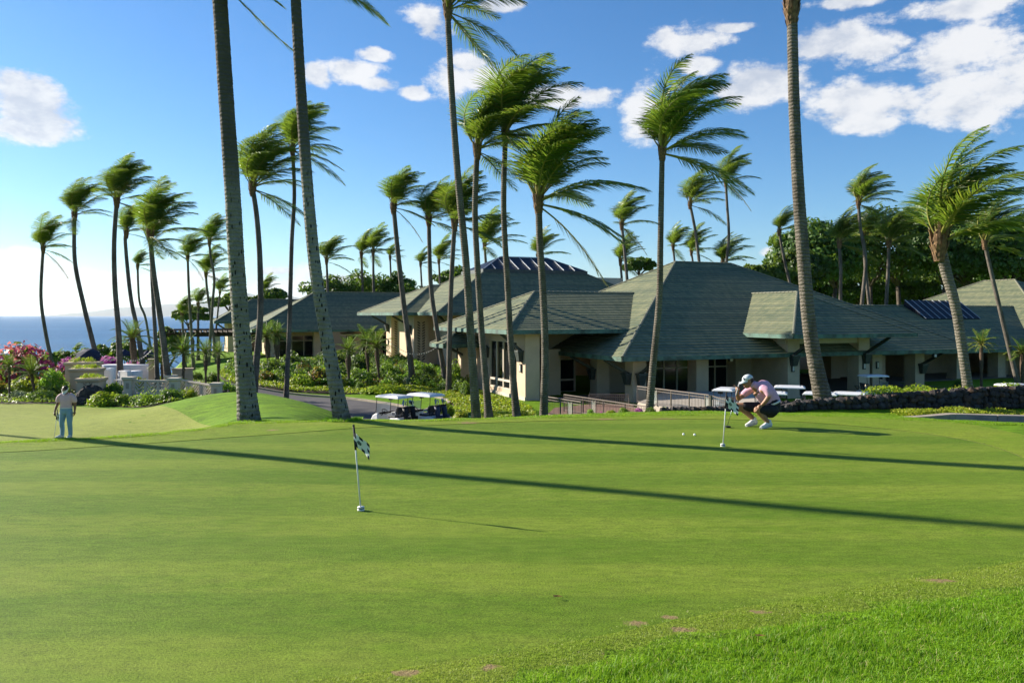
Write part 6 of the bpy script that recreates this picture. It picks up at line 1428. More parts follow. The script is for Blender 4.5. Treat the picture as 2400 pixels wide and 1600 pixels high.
def make_cart(label, loc, rz):
    c = empty('golf_cart', loc, rz, label, 'golf cart', 'white golf carts')
    cowl = MB(); extrude_profile(cowl, [(.62, .34), (1.14, .30), (1.22, .44), (1.20, .56), (1.04, .80), (.78, .93), (.62, .92)], -.56, .56); b = cowl.build('front_cowl', M_CARTW, c, bevel=.05)
    fl = MB(); fl.box(-.34, .63, -.53, .53, .28, .36); fl.build('floor_pan', M_BLACK, c)
    rear = MB(); extrude_profile(rear, [(-.33, .30), (-.33, .74), (-.95, .80), (-1.16, .72), (-1.18, .36), (-1.0, .30)], -.56, .56); rear.build('rear_body', M_CARTW, c, bevel=.04)
    s = MB().box(-.74, -.16, -.54, .54, .76, .88).build('seat', M_SEAT, c, bevel=.03)
    br_ = MB(); br_.bar((-.74, 0, .92), (-.86, 0, 1.34), 1.06, .09, up=(1, 0, .2)); br_.build('seat_back', M_SEAT, c, bevel=.03)
    rf = MB(); rf.taper(-.12, 0, 1.80, 1.87, .90, .60, .89, .59); rf.taper(-.12, 0, 1.871, 1.93, .89, .59, .76, .48); rf.taper(-.12, 0, 1.931, 1.95, .62, .40, .58, .36); rf.build('roof', M_CARTW, c, bevel=.018)
    for sy in (-.53, .53):
        MB().tube([(.80, sy, .86), (.70, sy, 1.84)], .018, 8).build('roof_post', M_BLACK, c); MB().tube([(-.92, sy, .76), (-.98, sy, 1.84)], .018, 8).build('roof_post', M_BLACK, c)
        for sx in (.86, -.80):
            w_ = MB(); w_.tube([(sx, sy - .085, .23), (sx, sy + .085, .23)], .23, 18); t_ = w_.build('wheel', M_BLACK, c, True); r2 = MB(); r2.tube([(sx, sy - .095, .23), (sx, sy + .095, .23)], .12, 14); r2.build('rim', M_CARTW, t_)
        MB().tube([(-.80, sy, .98), (-.72, sy, 1.08), (-.48, sy, 1.08), (-.42, sy, .88)], .018, 6).build('arm_rest', M_CARTW, c)
    MB().poly([(.79, -.50, .94), (.79, .50, .94), (.735, .50, 1.45), (.735, -.50, 1.45)]).build('windscreen', M_CLEAR, c)
    sw = MB(); cc = Vector((.36, .27, 1.03)); ax = Vector((-.75, 0, .66)).normalized(); e1 = Vector((0, 1, 0)); e2 = ax.cross(e1); ring = [cc + e1 * .17 * math.cos(6.28318 * j / 20) + e2 * .17 * math.sin(6.28318 * j / 20) for j in range(21)]
    sw.tube(ring, .018, 6, False); sw.tube([cc, cc - ax * .4], .022, 6); [sw.tube([cc, ring[k]], .012, 5) for k in (0, 7, 13)]; sw.build('steering_wheel', M_BLACK, c, True)
    MB().box(.50, .62, -.50, .50, .90, .98).build('dashboard', M_BLACK, c); MB().box(.35, .40, -.35, -.05, 1.62, 1.82).build('roof_screen', M_BLACK, c)
    rk = MB(); rk.bar((-1.18, -.5, .95), (-1.18, .5, .95), .03); rk.bar((-1.28, -.5, 1.12), (-1.28, .5, 1.12), .03); [rk.bar((-1.0, y, .80), (-1.28, y, 1.12), .03) for y in (-.5, 0, .5)]; rk.box(-1.55, -1.16, -.5, .5, .40, .45); rk.build('bag_rack', M_BLACK, c)
    bt = MB(); bt.tube([(-.98, -.40, 1.0), (-.98, -.40, 1.18), (-.98, -.40, 1.30)], [.06, .06, .03], 8); bt.build('sand_bottle', M_CREAM, c)
    for y in (-.36, .36): MB().ball((1.16, y, .62), (.05, .09, .06), 8, 5).build('headlight', M_STEEL, c)
    return c
M_BAGB = pmat('navy_golf_bag', (.022, .035, .075), (.03, .045, .09), 4, .6, .3, 40); M_BAGK = pmat('black_golf_bag', (.014, .014, .018), (.02, .02, .026), 4, .6, .3, 40); M_COVER = pmat('blue_grey_towel', (.20, .28, .40), (.32, .38, .46), 7, .85, .4, 30)
def make_bag(label, loc, rz, mat, seed):
    q = random.Random(seed); b = empty('golf_bag', loc, rz, label, 'golf bag', 'golf bags strapped to the carts')
    lean = Vector((.16, 0, 0)); mb = MB(); mb.tube([(0, 0, 0), lean * .3 + Vector((0, 0, .25)), lean * .7 + Vector((0, 0, .62)), lean + Vector((0, 0, .88))], [(.15, .12), (.14, .12), (.145, .13), (.16, .14)], 14); mb.build('bag_body', mat, b, True)
    MB().box(-.20, -.10, -.10, .10, .10, .42).build('pocket', mat, b, bevel=.02); MB().tube([lean + Vector((0, 0, .86)), lean + Vector((0, 0, .92))], [.165, .165], 14).build('bag_rim', M_BLACK, b)
    for i in range(7):
        a = i * .9; o_ = lean + Vector((math.cos(a) * .09, math.sin(a) * .09, .86)); t_ = o_ + Vector((q.uniform(-.03, .07), q.uniform(-.05, .05), q.uniform(.20, .36))); m2 = MB(); m2.tube([o_, t_], .007, 5); cl = m2.build('club', M_STEEL, b)
        if i < 3: MB().ball(t_, (.055, .05, .10), 8, 6).build('head_cover', M_COVER if q.random() < .8 else M_NAVY, cl)
        else: MB().ball(t_, (.05, .018, .035), 7, 5).build('club_head', M_STEEL, cl)
    return b
def loc_on(root_loc, rz, p): return Vector(root_loc) + Matrix.Rotation(rz, 3, 'Z') @ Vector(p)
M_EMB0 = pmat('blue_grey_emblem', (.16, .25, .33), None)
hd = math.atan2(.62, -.78)
for i, (px, lab, mats) in enumerate(((921, 'left of the two tee carts parked below the green', (M_BAGK, M_BAGK)), (994, 'right of the two tee carts parked below the green', (M_BAGB, M_BAGB)))):
    g = G(px, 43.6, .03); g.z = min(g.z, -4.02); make_cart('white golf cart with dark bags, ' + lab if i == 0 else 'white golf cart with blue bags, ' + lab, g, hd)
    for k, y in enumerate((-.27, .27)):
        make_bag(('black golf bag on the left cart, ' if i == 0 else 'navy golf bag on the right cart, ') + ('far side' if k == 0 else 'near side'), loc_on(g, hd, (-1.38, y, .46)), hd, mats[k], 10 + i * 2 + k)
for (px, Y, rz, lab) in ((1700, 47.0, R(-118), 'white golf cart behind the far flagstick and hand rail'), (1812, 45.0, R(-20), 'white cart roof directly behind the crouching golfer'), (1846, 48.5, R(160), 'white cart with a rear emblem right of the crouching golfer'), (1928, 44.8, R(-25), 'white cart behind the tallest right-hand palm'), (1998, 44.8, R(-25), 'white cart right of the tallest palm behind the rock wall'), (2378, 51.0, R(12), 'white cart at the right frame edge behind the hedge'), (2050, 58, R(10), 'cart parked in the shade under the clubhouse wing')):
    g = G(px, Y, .03); cc_ = make_cart(lab, g, rz)
    if 'emblem' in lab:
        em = MB(); rg = [(-1.20, .20 * math.cos(a), .56 + .13 * math.sin(a)) for a in np.linspace(0, 6.283, 24)]; em.tube(rg, .012, 5, False); em.tube([(-1.20, .14 * math.cos(a), .52 + .10 * math.sin(a)) for a in np.linspace(.3, 2.9, 12)], .012, 5, False); em.build('rear_emblem', M_EMB0, cc_)
# rear emblem of the cart by the column
# ---------------------------------------------------------------- practice flags, cups and balls
M_POLE = pmat('white_fibreglass_pole', (.62, .63, .60), (.55, .56, .53), 4, .4); M_FLAGW = pmat('white_flag_cloth', (.62, .66, .58), None, rough=.8); M_FLAGB = pmat('black_flag_cloth', (.012, .016, .022), None, rough=.8); M_EMB = pmat('dark_green_emblem', (.03, .07, .05), None, rough=.8)
def flagstick(label, base, top, wind_u, drop, w_=.28, h_=.36, cup=True):
    """base/top world points; flag hangs from the upper pole, blown along wind_u and drooping"""
    base, top = Vector(base), Vector(top); root = empty('flagstick', base, 0, label, 'flagstick', 'practice flagsticks'); t = top - base; L = t.length; u = t / L
    MB().tube([(0, 0, -.02), t], .0085, 10).build('pole', M_POLE, root, True)
    MB().tube([t - u * .26, t + u * .01], .0125, 10).build('sleeve', M_BLACK, root, True); MB().ball(t + u * .015, .014, 8, 5).build('knob', M_BLACK, root)
    if cup:
        MB().tube([(0, 0, .0), (0, 0, .022)], .040, 20).build('cup_ring', M_POLE, root, True); MB().tube([(0, 0, .023), (0, 0, .031)], .036, 20).build('cup_band', M_BLACK, root, True); MB().tube([(0, 0, .032), (0, 0, .046)], .039, 20).build('cup_cap', M_POLE, root, True)
    nx, ny = 10, 10; wu = Vector(wind_u).normalized(); nrm = wu.cross(u).normalized(); o_ = t - u * .035
    def fp(s, v): p = o_ + wu * (w_ * s) - u * (h_ * v) + Vector((0, 0, -drop * s * w_)) + nrm * (.022 * math.sin(s * 5 + v * 2)); return p
    V = [fp(i / nx, j / ny) for j in range(ny + 1) for i in range(nx + 1)]; fs, ms_ = [], []
    pat = ['BBWBWB', 'WWWWWB', 'WWWWWW', 'WWWWWB', 'WBWBWB']
    pat = ['BWBWB', 'BWWWW', 'WWWWB', 'BWWWW', 'BWBWB']
    for j in range(ny):
        for i in range(nx):
            ci = min(4, int((i + .5) / nx * 5)); cj = min(4, int((j + .5) / ny * 5)); fs.append((j * (nx + 1) + i, j * (nx + 1) + i + 1, (j + 1) * (nx + 1) + i + 1, (j + 1) * (nx + 1) + i)); ms_.append(0 if pat[cj][ci] == 'W' else 1)
    mb = MB(); mb.add(V, fs); mb.m = ms_; fl = mb.build('flag', [M_FLAGW, M_FLAGB], root, True)
    for sg in (-1, 1):
        em = MB(); c = [(.36 + .09 * math.cos(a), .5 + .10 * math.sin(a) * (1 if a < 4.7 else .6)) for a in np.linspace(.6, 5.4, 12)]; c2 = [(.40 + .05 * math.cos(a), .5 + .06 * math.sin(a)) for a in np.linspace(3.6, 8.2, 9)]
        em.tube([fp(*p) + nrm * sg * .004 for p in c], .006, 4); em.tube([fp(*p) + nrm * sg * .004 for p in c2], .005, 4); em.build('emblem', M_EMB, fl)
def on_green(px, py): x, y = Q(px, py); z = HZ(x, y) + .006; x, y = Q(px, py, z); return Vector((x, y, z))
b1 = on_green(846, 1196); flagstick('near checkered flagstick on the putting green', b1, W(829, 1000, b1.y + .03), (.93, -.35, 0), .85, .19, .17)
b2 = on_green(1694, 1046); flagstick('far checkered flagstick left of the crouching golfer', b2, W(1703, 921, b2.y + .02), (.93, -.35, 0), .8, .20, .18)
b3 = G(127, 24.6, .01); flagstick('checkered flagstick held by the standing golfer', b3, b3 + Vector((.09, .02, .84)), (.94, -.3, 0), .9, .22, .24, False)
M_BALL = pmat('golf_ball_white', (.80, .80, .80), None, rough=.35, bump=.4, bscale=900)
for px, py, lab in ((1602, 1020, 'left of the two golf balls on the green'), (1628, 1021, 'right of the two golf balls on the green')):
    p = on_green(px, py); o = MB().ball((0, 0, .0213), .0213, 16, 10).build('golf_ball', M_BALL, smooth=True); o.location = p; tag(o, 'white golf ball, ' + lab, 'golf ball', 'golf balls on the green')
M_DRY = leafmat('fallen_leaf', (.35, .16, .05), (.45, .25, .08), .1)
for px, py, lab in ((1310, 1404, 'curled brown leaf lying on the putting green'), (1786, 1497, 'orange fallen leaf on the rough grass edge')):
    p = on_green(px, py); mb = MB(); mb.add([(-.035, 0, .004), (-.01, .012, .016), (.03, 0, .01), (-.01, -.012, .014), (-.05, .004, .018)], [(0, 3, 2, 1), (0, 1, 4)]); o = mb.build('fallen_leaf', M_DRY); o.location = p + Vector((0, 0, .015)); tag(o, lab, 'leaf')
# ---------------------------------------------------------------- people
def skinmat(name, c): 
    m = pmat(name, c, (c[0] * .82, c[1] * .78, c[2] * .75), 9, .5, .15, 120, spec=.4); b = [n for n in m.node_tree.nodes if n.type == 'BSDF_PRINCIPLED'][0]; b.inputs['Subsurface Weight'].default_value = .05; return m
M_SKIN = skinmat('tanned_skin', (.30, .155, .085)); M_SKIN2 = skinmat('brown_skin', (.20, .105, .062))
M_HAIR = pmat('dark_brown_hair', (.022, .014, .010), (.045, .026, .016), 30, .6, .6, 60)
M_EYE = pmat('eye', (.02, .015, .012), None, rough=.2); M_LIP = pmat('lips', (.28, .11, .09), None, rough=.5)
def fused(name, mb, mat, parent, voxel=.011, it=6):
    """overlapping closed volumes fused into one continuous skin"""
    o = mb.build(name, mat); r = o.modifiers.new('r', 'REMESH'); r.mode = 'VOXEL'; r.voxel_size = voxel; s = o.modifiers.new('s', 'SMOOTH'); s.iterations = it; s.factor = .5
    dg = bpy.context.evaluated_depsgraph_get(); me = bpy.data.meshes.new_from_object(o.evaluated_get(dg)); me.name = name
    me.materials.clear(); me.materials.append(mat); me.polygons.foreach_set('use_smooth', [True] * len(me.polygons)); bpy.data.objects.remove(o)
    return ob(name, me, parent)
def limb(mb, pts, rad, n=12, ends=True):
    P = [Vector(p) for p in pts]; out, rr = [], []
    for i in range(len(P) - 1):
        a, b, c, d = P[max(i - 1, 0)], P[i], P[i + 1], P[min(i + 2, len(P) - 1)]
        for t in (0, .25, .5, .75):
            out.append(.5 * ((2 * b) + (-a + c) * t + (2 * a - 5 * b + 4 * c - d) * t * t + (-a + 3 * b - 3 * c + d) * t ** 3))
            ra, rb = rad[i], rad[i + 1]
            rr.append(tuple(x + (y - x) * t for x, y in zip(ra, rb)) if hasattr(ra, '__len__') else ra + (rb - ra) * t)
    out.append(P[-1]); rr.append(rad[-1]); mb.tube(out, rr, n)
    if not ends: return
    mb.ball(P[0], rad[0] if not hasattr(rad[0], '__len__') else (max(rad[0]),) * 3, 10, 6); mb.ball(P[-1], rad[-1] if not hasattr(rad[-1], '__len__') else (min(rad[-1]),) * 3, 10, 6)
def hand(mb, wrist, d, palm, curl, s=1.0, thumb_side=1):
    """palm, four unequal fingers bent at the knuckles and a thumb from the side of the palm"""
    wrist, d, palm = Vector(wrist), Vector(d).normalized(), Vector(palm).normalized(); side = d.cross(palm).normalized(); pc = wrist + d * .05 * s
    mb.ball(pc, (.045 * s, .045 * s, .045 * s), 8, 5)
    for k in range(3): mb.tube([wrist, pc + side * (k - 1) * .025 * s, wrist + d * .095 * s + side * (k - 1) * .027 * s], [.022 * s, .021 * s, .016 * s], 8)
    for k, (o_, ln) in enumerate(((-.036, .070), (-.012, .080), (.012, .076), (.036, .058))):
        p = wrist + d * .092 * s + side * o_ * s; a = d.copy(); pts = [p]
        for j in range(3): a = (a + palm * curl).normalized(); p = p + a * ln * s / 3 * 1.15; pts.append(p.copy())
        mb.tube(pts, [.0105 * s, .0100 * s, .0092 * s, .007 * s], 7); mb.ball(pts[-1], .008 * s, 6, 4)
    p = wrist + d * .03 * s + side * thumb_side * .03 * s; q = p + (d * .6 + side * thumb_side * .8 + palm * .3).normalized() * .045 * s; mb.tube([p, q, q + (d * .8 + palm * curl).normalized() * .038 * s], [.015 * s, .012 * s, .009 * s], 7)
def head(mb, c, f, up, s=1.0):
    """skull, jaw, nose, brow and ears; f = facing direction"""
    c, f, up = Vector(c), Vector(f).normalized(), Vector(up).normalized(); sd = f.cross(up).normalized(); up = sd.cross(f).normalized(); M3 = Matrix((sd, f, up)).transposed()
    def at(x, y, z): return c + M3 @ (Vector((x, y, z)) * s)
    mb.ball(at(0, -.012, .035), (.075 * s, .098 * s, .092 * s), 14, 10, rot=M3); mb.ball(at(0, .030, -.030), (.060 * s, .068 * s, .085 * s), 12, 8, rot=M3); mb.ball(at(0, .062, -.085), (.030 * s, .026 * s, .026 * s), 8, 6, rot=M3)
    mb.tube([at(0, .088, .022), at(0, .112, -.018), at(0, .092, -.030)], [.010 * s, .017 * s, .013 * s], 8); mb.ball(at(0, .086, .030), (.050 * s, .014 * s, .012 * s), 8, 5, rot=M3); mb.ball(at(0, .088, -.058), (.024 * s, .012 * s, .012 * s), 8, 5, rot=M3)
    for g in (-1, 1): mb.ball(at(g * .076, -.012, .0), (.012 * s, .020 * s, .034 * s), 8, 6, rot=M3); mb.ball(at(g * .042, .062, -.012), (.022 * s, .018 * s, .018 * s), 7, 5, rot=M3)
    return at, M3
# ----- crouching golfer lining up a putt
sx = 1.0; man = empty('person', tuple(on_green(1786, 1001)), 0, 'crouching golfer in pink polo and black shorts sighting along a putter', 'person')
bm_ = MB(); hc = (-.265, .03, .885); fd = Vector((-.93, -.10, -.34)); at, M3 = head(bm_, hc, fd, (-.34, 0, .94), 1.06)
limb(bm_, [(-.20, .03, .86), (-.15, .02, .80), (-.09, .02, .74)], [.060, .064, .08])                                    # neck
limb(bm_, [(.15, .02, .36), (.13, .02, .48), (.03, .02, .64), (-.06, .02, .74)], [(.13, .11), (.13, .11), (.15, .115), (.15, .11)], 12, False)   # trunk
limb(bm_, [(.16, -.10, .33), (-.02, -.16, .36), (-.155, -.19, .365)], [.098, .085, .064]); limb(bm_, [(-.155, -.19, .365), (-.06, -.17, .27), (.085, -.14, .10)], [.062, .064, .040])   # near leg
limb(bm_, [(.14, .13, .34), (-.16, .20, .38), (-.415, .23, .385)], [.098, .084, .062]); limb(bm_, [(-.415, .23, .385), (-.27, .21, .29), (-.085, .17, .11)], [.060, .062, .040])       # far leg
limb(bm_, [(-.05, -.19, .74), (.02, -.245, .72), (.060, -.26, .655)], [.058, .055, .046]); limb(bm_, [(.060, -.26, .655), (.0, -.25, .55), (-.075, -.22, .455)], [.046, .045, .030])    # near arm
limb(bm_, [(-.11, .21, .73), (-.27, .24, .62), (-.395, .22, .53)], [.056, .050, .042]); limb(bm_, [(-.395, .22, .53), (-.43, .17, .61), (-.44, .13, .685)], [.042, .040, .028])         # far arm
hand(bm_, (-.075, -.22, .455), (-.75, .05, -.62), (-.45, .1, -.75), .28, 1.05, -1)
hand(bm_, (-.44, .13, .685), (-.12, -.35, .93), (-.85, -.35, -.1), .85, 1.0, 1)
fused('body', bm_, M_SKIN, man, .0095, 3)
for g in (-1, 1): MB().ball(at(g * .034, .088, .010), .012, 8, 6).build('eye', M_EYE, man)
lp = MB(); lp.ball(at(0, .098, -.060), (.026, .008, .008), 8, 5, rot=M3); lp.build('mouth', M_LIP, man)
hr = MB(); hr.ball(at(0, -.040, .020), (.083, .082, .086), 14, 9, rot=M3); hr.build('hair', M_HAIR, man, True)
M_POLO = pmat('pink_polo_knit', (.62, .36, .45), (.56, .31, .40), 26, .85, .5, 220, stretch=(1, 1, 3)); M_SHORT = pmat('black_shorts', (.010, .011, .014), (.016, .017, .021), 6, .8, .3, 60); M_SHOE = pmat('white_leather_shoe', (.66, .65, .62), (.60, .59, .56), 6, .5); M_SOLE = pmat('grey_sole', (.35, .35, .36), None)
sh = MB(); limb(sh, [(.215, .02, .42), (.17, .02, .52), (.08, .02, .65), (-.01, .02, .755), (-.085, .02, .80)], [(.175, .135), (.185, .145), (.20, .150), (.195, .135), (.115, .085)], 18, False)
limb(sh, [(-.03, -.17, .76), (.025, -.235, .735), (.050, -.265, .675)], [.088, .080, .070]); limb(sh, [(-.09, .19, .76), (-.19, .235, .69), (-.28, .245, .62)], [.088, .078, .068])
limb(sh, [(-.07, .02, .79), (-.145, .025, .815), (-.175, .03, .835)], [.098, .080, .074])
shirt = fused('polo_shirt', sh, M_POLO, man, .012, 5)
cl = MB(); ring = [Vector((-.168, .03, .835)) + Vector((.03 * math.cos(a), .082 * math.sin(a), .055 * math.cos(a))) for a in np.linspace(0, 6.283, 18)]; cl.tube(ring, .016, 6, False); cl.build('collar', M_POLO, shirt, True)
st_ = MB(); limb(st_, [(.20, .02, .455), (.185, .02, .39), (.165, .02, .32)], [(.172, .14), (.185, .155), (.165, .145)], 16); limb(st_, [(.16, -.09, .34), (.03, -.15, .355), (-.075, -.175, .365)], [.130, .112, .096]); limb(st_, [(.15, .12, .345), (-.08, .185, .365), (-.26, .21, .38)], [.130, .108, .092]); fused('shorts', st_, M_SHORT, man, .012, 5)
be = MB(); ring = [Vector((.20, .02, .475)) + Vector((.138 * math.cos(a), .176 * math.sin(a), .055 * math.cos(a))) for a in np.linspace(0, 6.283, 24)]; be.tube(ring, [(.010, .020)] * 24, 6, False); be.build('belt', M_SHOE, man, True)
def shoe(parent, toe, heel, lift=0.0, mat=M_SHOE, w_=.048):
    toe, heel = Vector(toe), Vector(heel); mb = MB(); limb(mb, [heel + Vector((0, 0, .048)), heel.lerp(toe, .35) + Vector((0, 0, .055)), heel.lerp(toe, .7) + Vector((0, 0, .038)), toe + Vector((0, 0, .030))], [(.036, .046), (.040, .056), (w_, .038), (.036, .026)], 12)
    limb(mb, [heel.lerp(toe, .12) + Vector((0, 0, .05)), heel.lerp(toe, .10) + Vector((0, 0, .105))], [.048, .044], 10); s = fused('shoe', mb, mat, parent, .008, 3)
    m2 = MB(); d = (toe - heel); n = Vector((-d.y, d.x, 0)).normalized(); loop = [heel - d * .10 + n * .03, heel + n * .042, heel + d * .6 + n * .055, toe + n * .035, toe + d * .08, toe - n * .035, heel + d * .6 - n * .055, heel - n * .042, heel - d * .10 - n * .03]; k = len(loop); m2.add([p + Vector((0, 0, .002)) for p in loop] + [p + Vector((0, 0, .022)) for p in loop], [tuple(range(k))[::-1], tuple(range(k, 2 * k))] + [(i, (i + 1) % k, k + (i + 1) % k, k + i) for i in range(k)]); m2.build('sole', M_SOLE, s)
shoe(man, (-.085, -.20, 0), (.115, -.13, .03)); shoe(man, (-.275, .11, 0), (-.075, .17, .035))
cp = MB(); n = 16; vs = []
for i in range(6):
    t = math.pi / 2 * i / 5
    for j in range(n): a = 6.28318 * j / n; vs.append(at(.086 * math.cos(a) * math.cos(t), -.012 + .106 * math.sin(a) * math.cos(t), .045 + .088 * math.sin(t)))
cp.add(vs, [(i * n + j, i * n + (j + 1) % n, (i + 1) * n + (j + 1) % n, (i + 1) * n + j) for i in range(5) for j in range(n)] + [tuple(range(n))[::-1]])
M_CAP2 = pmat('pale_cap_cotton', (.55, .60, .60), (.50, .55, .56), 10, .85, .3, 80); cap = cp.build('cap', M_CAP2, man, True)
br2 = MB(); vs = []
for r_ in (.0, .35, .7, 1.0):
    for j in range(11): a = math.pi * (.10 + .80 * j / 10); vs.append(at(.084 * math.cos(a) * (1 - .08 * r_), -.012 + (.104 + .078 * r_ * math.sin(a)) * math.sin(a), .046 - .020 * r_ * r_ - .012 * abs(math.cos(a)) * r_))
k = len(vs); fs = [(i * 11 + j, i * 11 + j + 1, (i + 1) * 11 + j + 1, (i + 1) * 11 + j) for i in range(3) for j in range(10)]; br2.add(vs, fs); br2.add([v - Vector((0, 0, .006)) for v in vs], [f[::-1] for f in fs]); br2.build('brim', M_CAP2, cap, True)
eb = MB(); ring = [at(-.058 + .02 * math.cos(a), .074 + .0 * math.sin(a), .085 + .024 * math.sin(a)) for a in np.linspace(0, 6.283, 14)]; eb.tube(ring, .006, 5, False); eb.build('cap_emblem', M_NAVY, cap)
# putter
def putter(label, grip_top, head_pt, loc, gm):
    root = empty('putter', loc, 0, label, 'putter'); a, b = Vector(grip_top), Vector(head_pt); d = (b - a).normalized()
    MB().tube([a, a.lerp(b, .30)], [.015, .012], 8).build('grip', gm, root, True); MB().tube([a.lerp(b, .30), b - d * .02 + Vector((0, 0, .02))], [.0075, .006], 8).build('shaft', M_STEEL, root, True); MB().box(b.x - .035, b.x + .055, b.y - .05, b.y + .05, b.z, b.z + .026).build('putter_head', M_BLACK, root, bevel=.004)
    return root
putter('putter held upright before the eye of the crouching golfer', (-.405, .095, .880), (-.68, -.02, .004), tuple(man.location), pmat('grey_putter_grip', (.40, .40, .42), None))
# ----- standing golfer on the lower green
gl = G(155.3, 24.6, .008); wo = empty('person', tuple(gl), 0, 'standing golfer in pale pink polo, blue trousers and white visor looking down', 'person')
b2_ = MB(); at2, M32 = head(b2_, (0, -.055, 1.455), (0.02, -.80, -.60), (0, -.6, .8), 1.0)
limb(b2_, [(0, -.015, 1.40), (0, .01, 1.33), (0, .01, 1.25)], [.052, .056, .08]); limb(b2_, [(0, .0, .86), (0, 0, 1.0), (0, 0, 1.15), (0, 0, 1.28)], [(.14, .10), (.13, .095), (.145, .10), (.15, .09)], 12, False)
for g, kx, fx in ((-1, -.125, -.13), (1, .115, .125)):
    limb(b2_, [(g * .085, 0, .86), (g * .105, -.01, .64), (kx, -.02, .46)], [.095, .082, .060]); limb(b2_, [(kx, -.02, .46), (kx, .01, .30), (fx, .01, .09)], [.058, .056, .038])
limb(b2_, [(-.17, .01, 1.29), (-.245, .01, 1.19), (-.27, .0, 1.03)], [.056, .052, .044]); limb(b2_, [(-.27, .0, 1.03), (-.30, -.03, .92), (-.315, -.07, .80)], [.043, .040, .027]); hand(b2_, (-.315, -.07, .80), (.05, -.1, -1), (.9, -.2, 0), .6, .92, 1)
limb(b2_, [(.17, .01, 1.29), (.24, .01, 1.19), (.255, .02, 1.03)], [.056, .052, .044]); limb(b2_, [(.255, .02, 1.03), (.268, 0, .92), (.27, -.02, .82)], [.043, .040, .027]); hand(b2_, (.27, -.02, .82), (-.02, -.05, -1), (-.9, 0, 0), .25, .92, -1)
fused('body', b2_, M_SKIN2, wo, .0105, 3)
for g in (-1, 1): MB().ball(at2(g * .034, .086, .010), .012, 8, 6).build('eye', M_EYE, wo)
hb = MB(); hb.ball(at2(0, -.03, .045), (.088, .095, .092), 16, 10, rot=M32); hb.ball(at2(0, -.10, .03), (.05, .05, .05), 10, 7); q = random.Random(2)
for i in range(26): d = Vector((q.gauss(0, 1), q.gauss(0, 1), abs(q.gauss(0, 1)))).normalized(); hb.ball(at2(d.x * .080, -.03 + d.y * .085, .045 + d.z * .085), .024, 6, 4)
fused('hair', hb, M_HAIR, wo, .009, 1)
M_POLO2 = pmat('pale_pink_polo', (.60, .42, .44), (.54, .37, .39), 22, .85, .5, 200, stretch=(1, 1, 3)); M_TROUS = pmat('steel_blue_trousers', (.20, .34, .46), (.17, .30, .42), 9, .8, .4, 60)
s2 = MB(); limb(s2, [(0, 0, .935), (0, 0, 1.02), (0, -.005, 1.16), (0, .0, 1.28), (0, .005, 1.345)], [(.185, .135), (.172, .125), (.185, .130), (.175, .105), (.075, .070)], 18, False); limb(s2, [(-.14, .01, 1.30), (-.225, .01, 1.235), (-.258, .01, 1.13)], [.080, .078, .072]); limb(s2, [(.14, .01, 1.30), (.22, .01, 1.235), (.25, .015, 1.13)], [.080, .078, .072]); p2 = fused('polo_shirt', s2, M_POLO2, wo, .012, 5)
cl = MB(); ring = [Vector((0, -.005, 1.355)) + Vector((.070 * math.cos(a), .064 * math.sin(a), -.016 * math.sin(a) * -1)) for a in np.linspace(0, 6.283, 18)]; cl.tube(ring, .015, 6, False); cl.build('collar', M_POLO2, p2, True)
t2 = MB(); limb(t2, [(0, 0, .925), (0, 0, .85), (0, .005, .74)], [(.172, .124), (.188, .140), (.15, .12)], 16, False)
for g, kx, fx in ((-1, -.125, -.13), (1, .115, .125)): limb(t2, [(g * .09, .0, .80), (g * .108, -.01, .62), (kx, -.02, .45), (kx, .01, .28), (fx, .01, .085)], [.105, .092, .074, .068, .058])
fused('trousers', t2, M_TROUS, wo, .012, 4)
be = MB(); ring = [Vector((.184 * math.cos(a), .134 * math.sin(a), .925)) for a in np.linspace(0, 6.283, 24)]; be.tube(ring, [(.010, .018)] * 24, 6, False); be.build('belt', M_SHOE, wo, True)
shoe(wo, (-.255, -.12, 0), (-.115, .02, .0)); shoe(wo, (.135, -.17, 0), (.125, .03, .0))
vz = MB(); ring = [at2(.090 * math.cos(a), -.012 + .103 * math.sin(a), .040) for a in np.linspace(0, 6.283, 22)]; vz.tube(ring, [(.007, .024)] * 22, 6, False); visor = vz.build('visor', M_SHOE, wo, True)
vb = MB(); vs = []
for r_ in (0, .5, 1.0):
    for j in range(11): a = math.pi * (.10 + .80 * j / 10); vs.append(at2(.088 * math.cos(a), -.012 + (.103 + .075 * r_ * math.sin(a)) * math.sin(a), .024 - .030 * r_))
fs = [(i * 11 + j, i * 11 + j + 1, (i + 1) * 11 + j + 1, (i + 1) * 11 + j) for i in range(2) for j in range(10)]; vb.add(vs, fs); vb.add([v - Vector((0, 0, .005)) for v in vs], [f[::-1] for f in fs]); vb.build('brim', M_SHOE, visor, True)
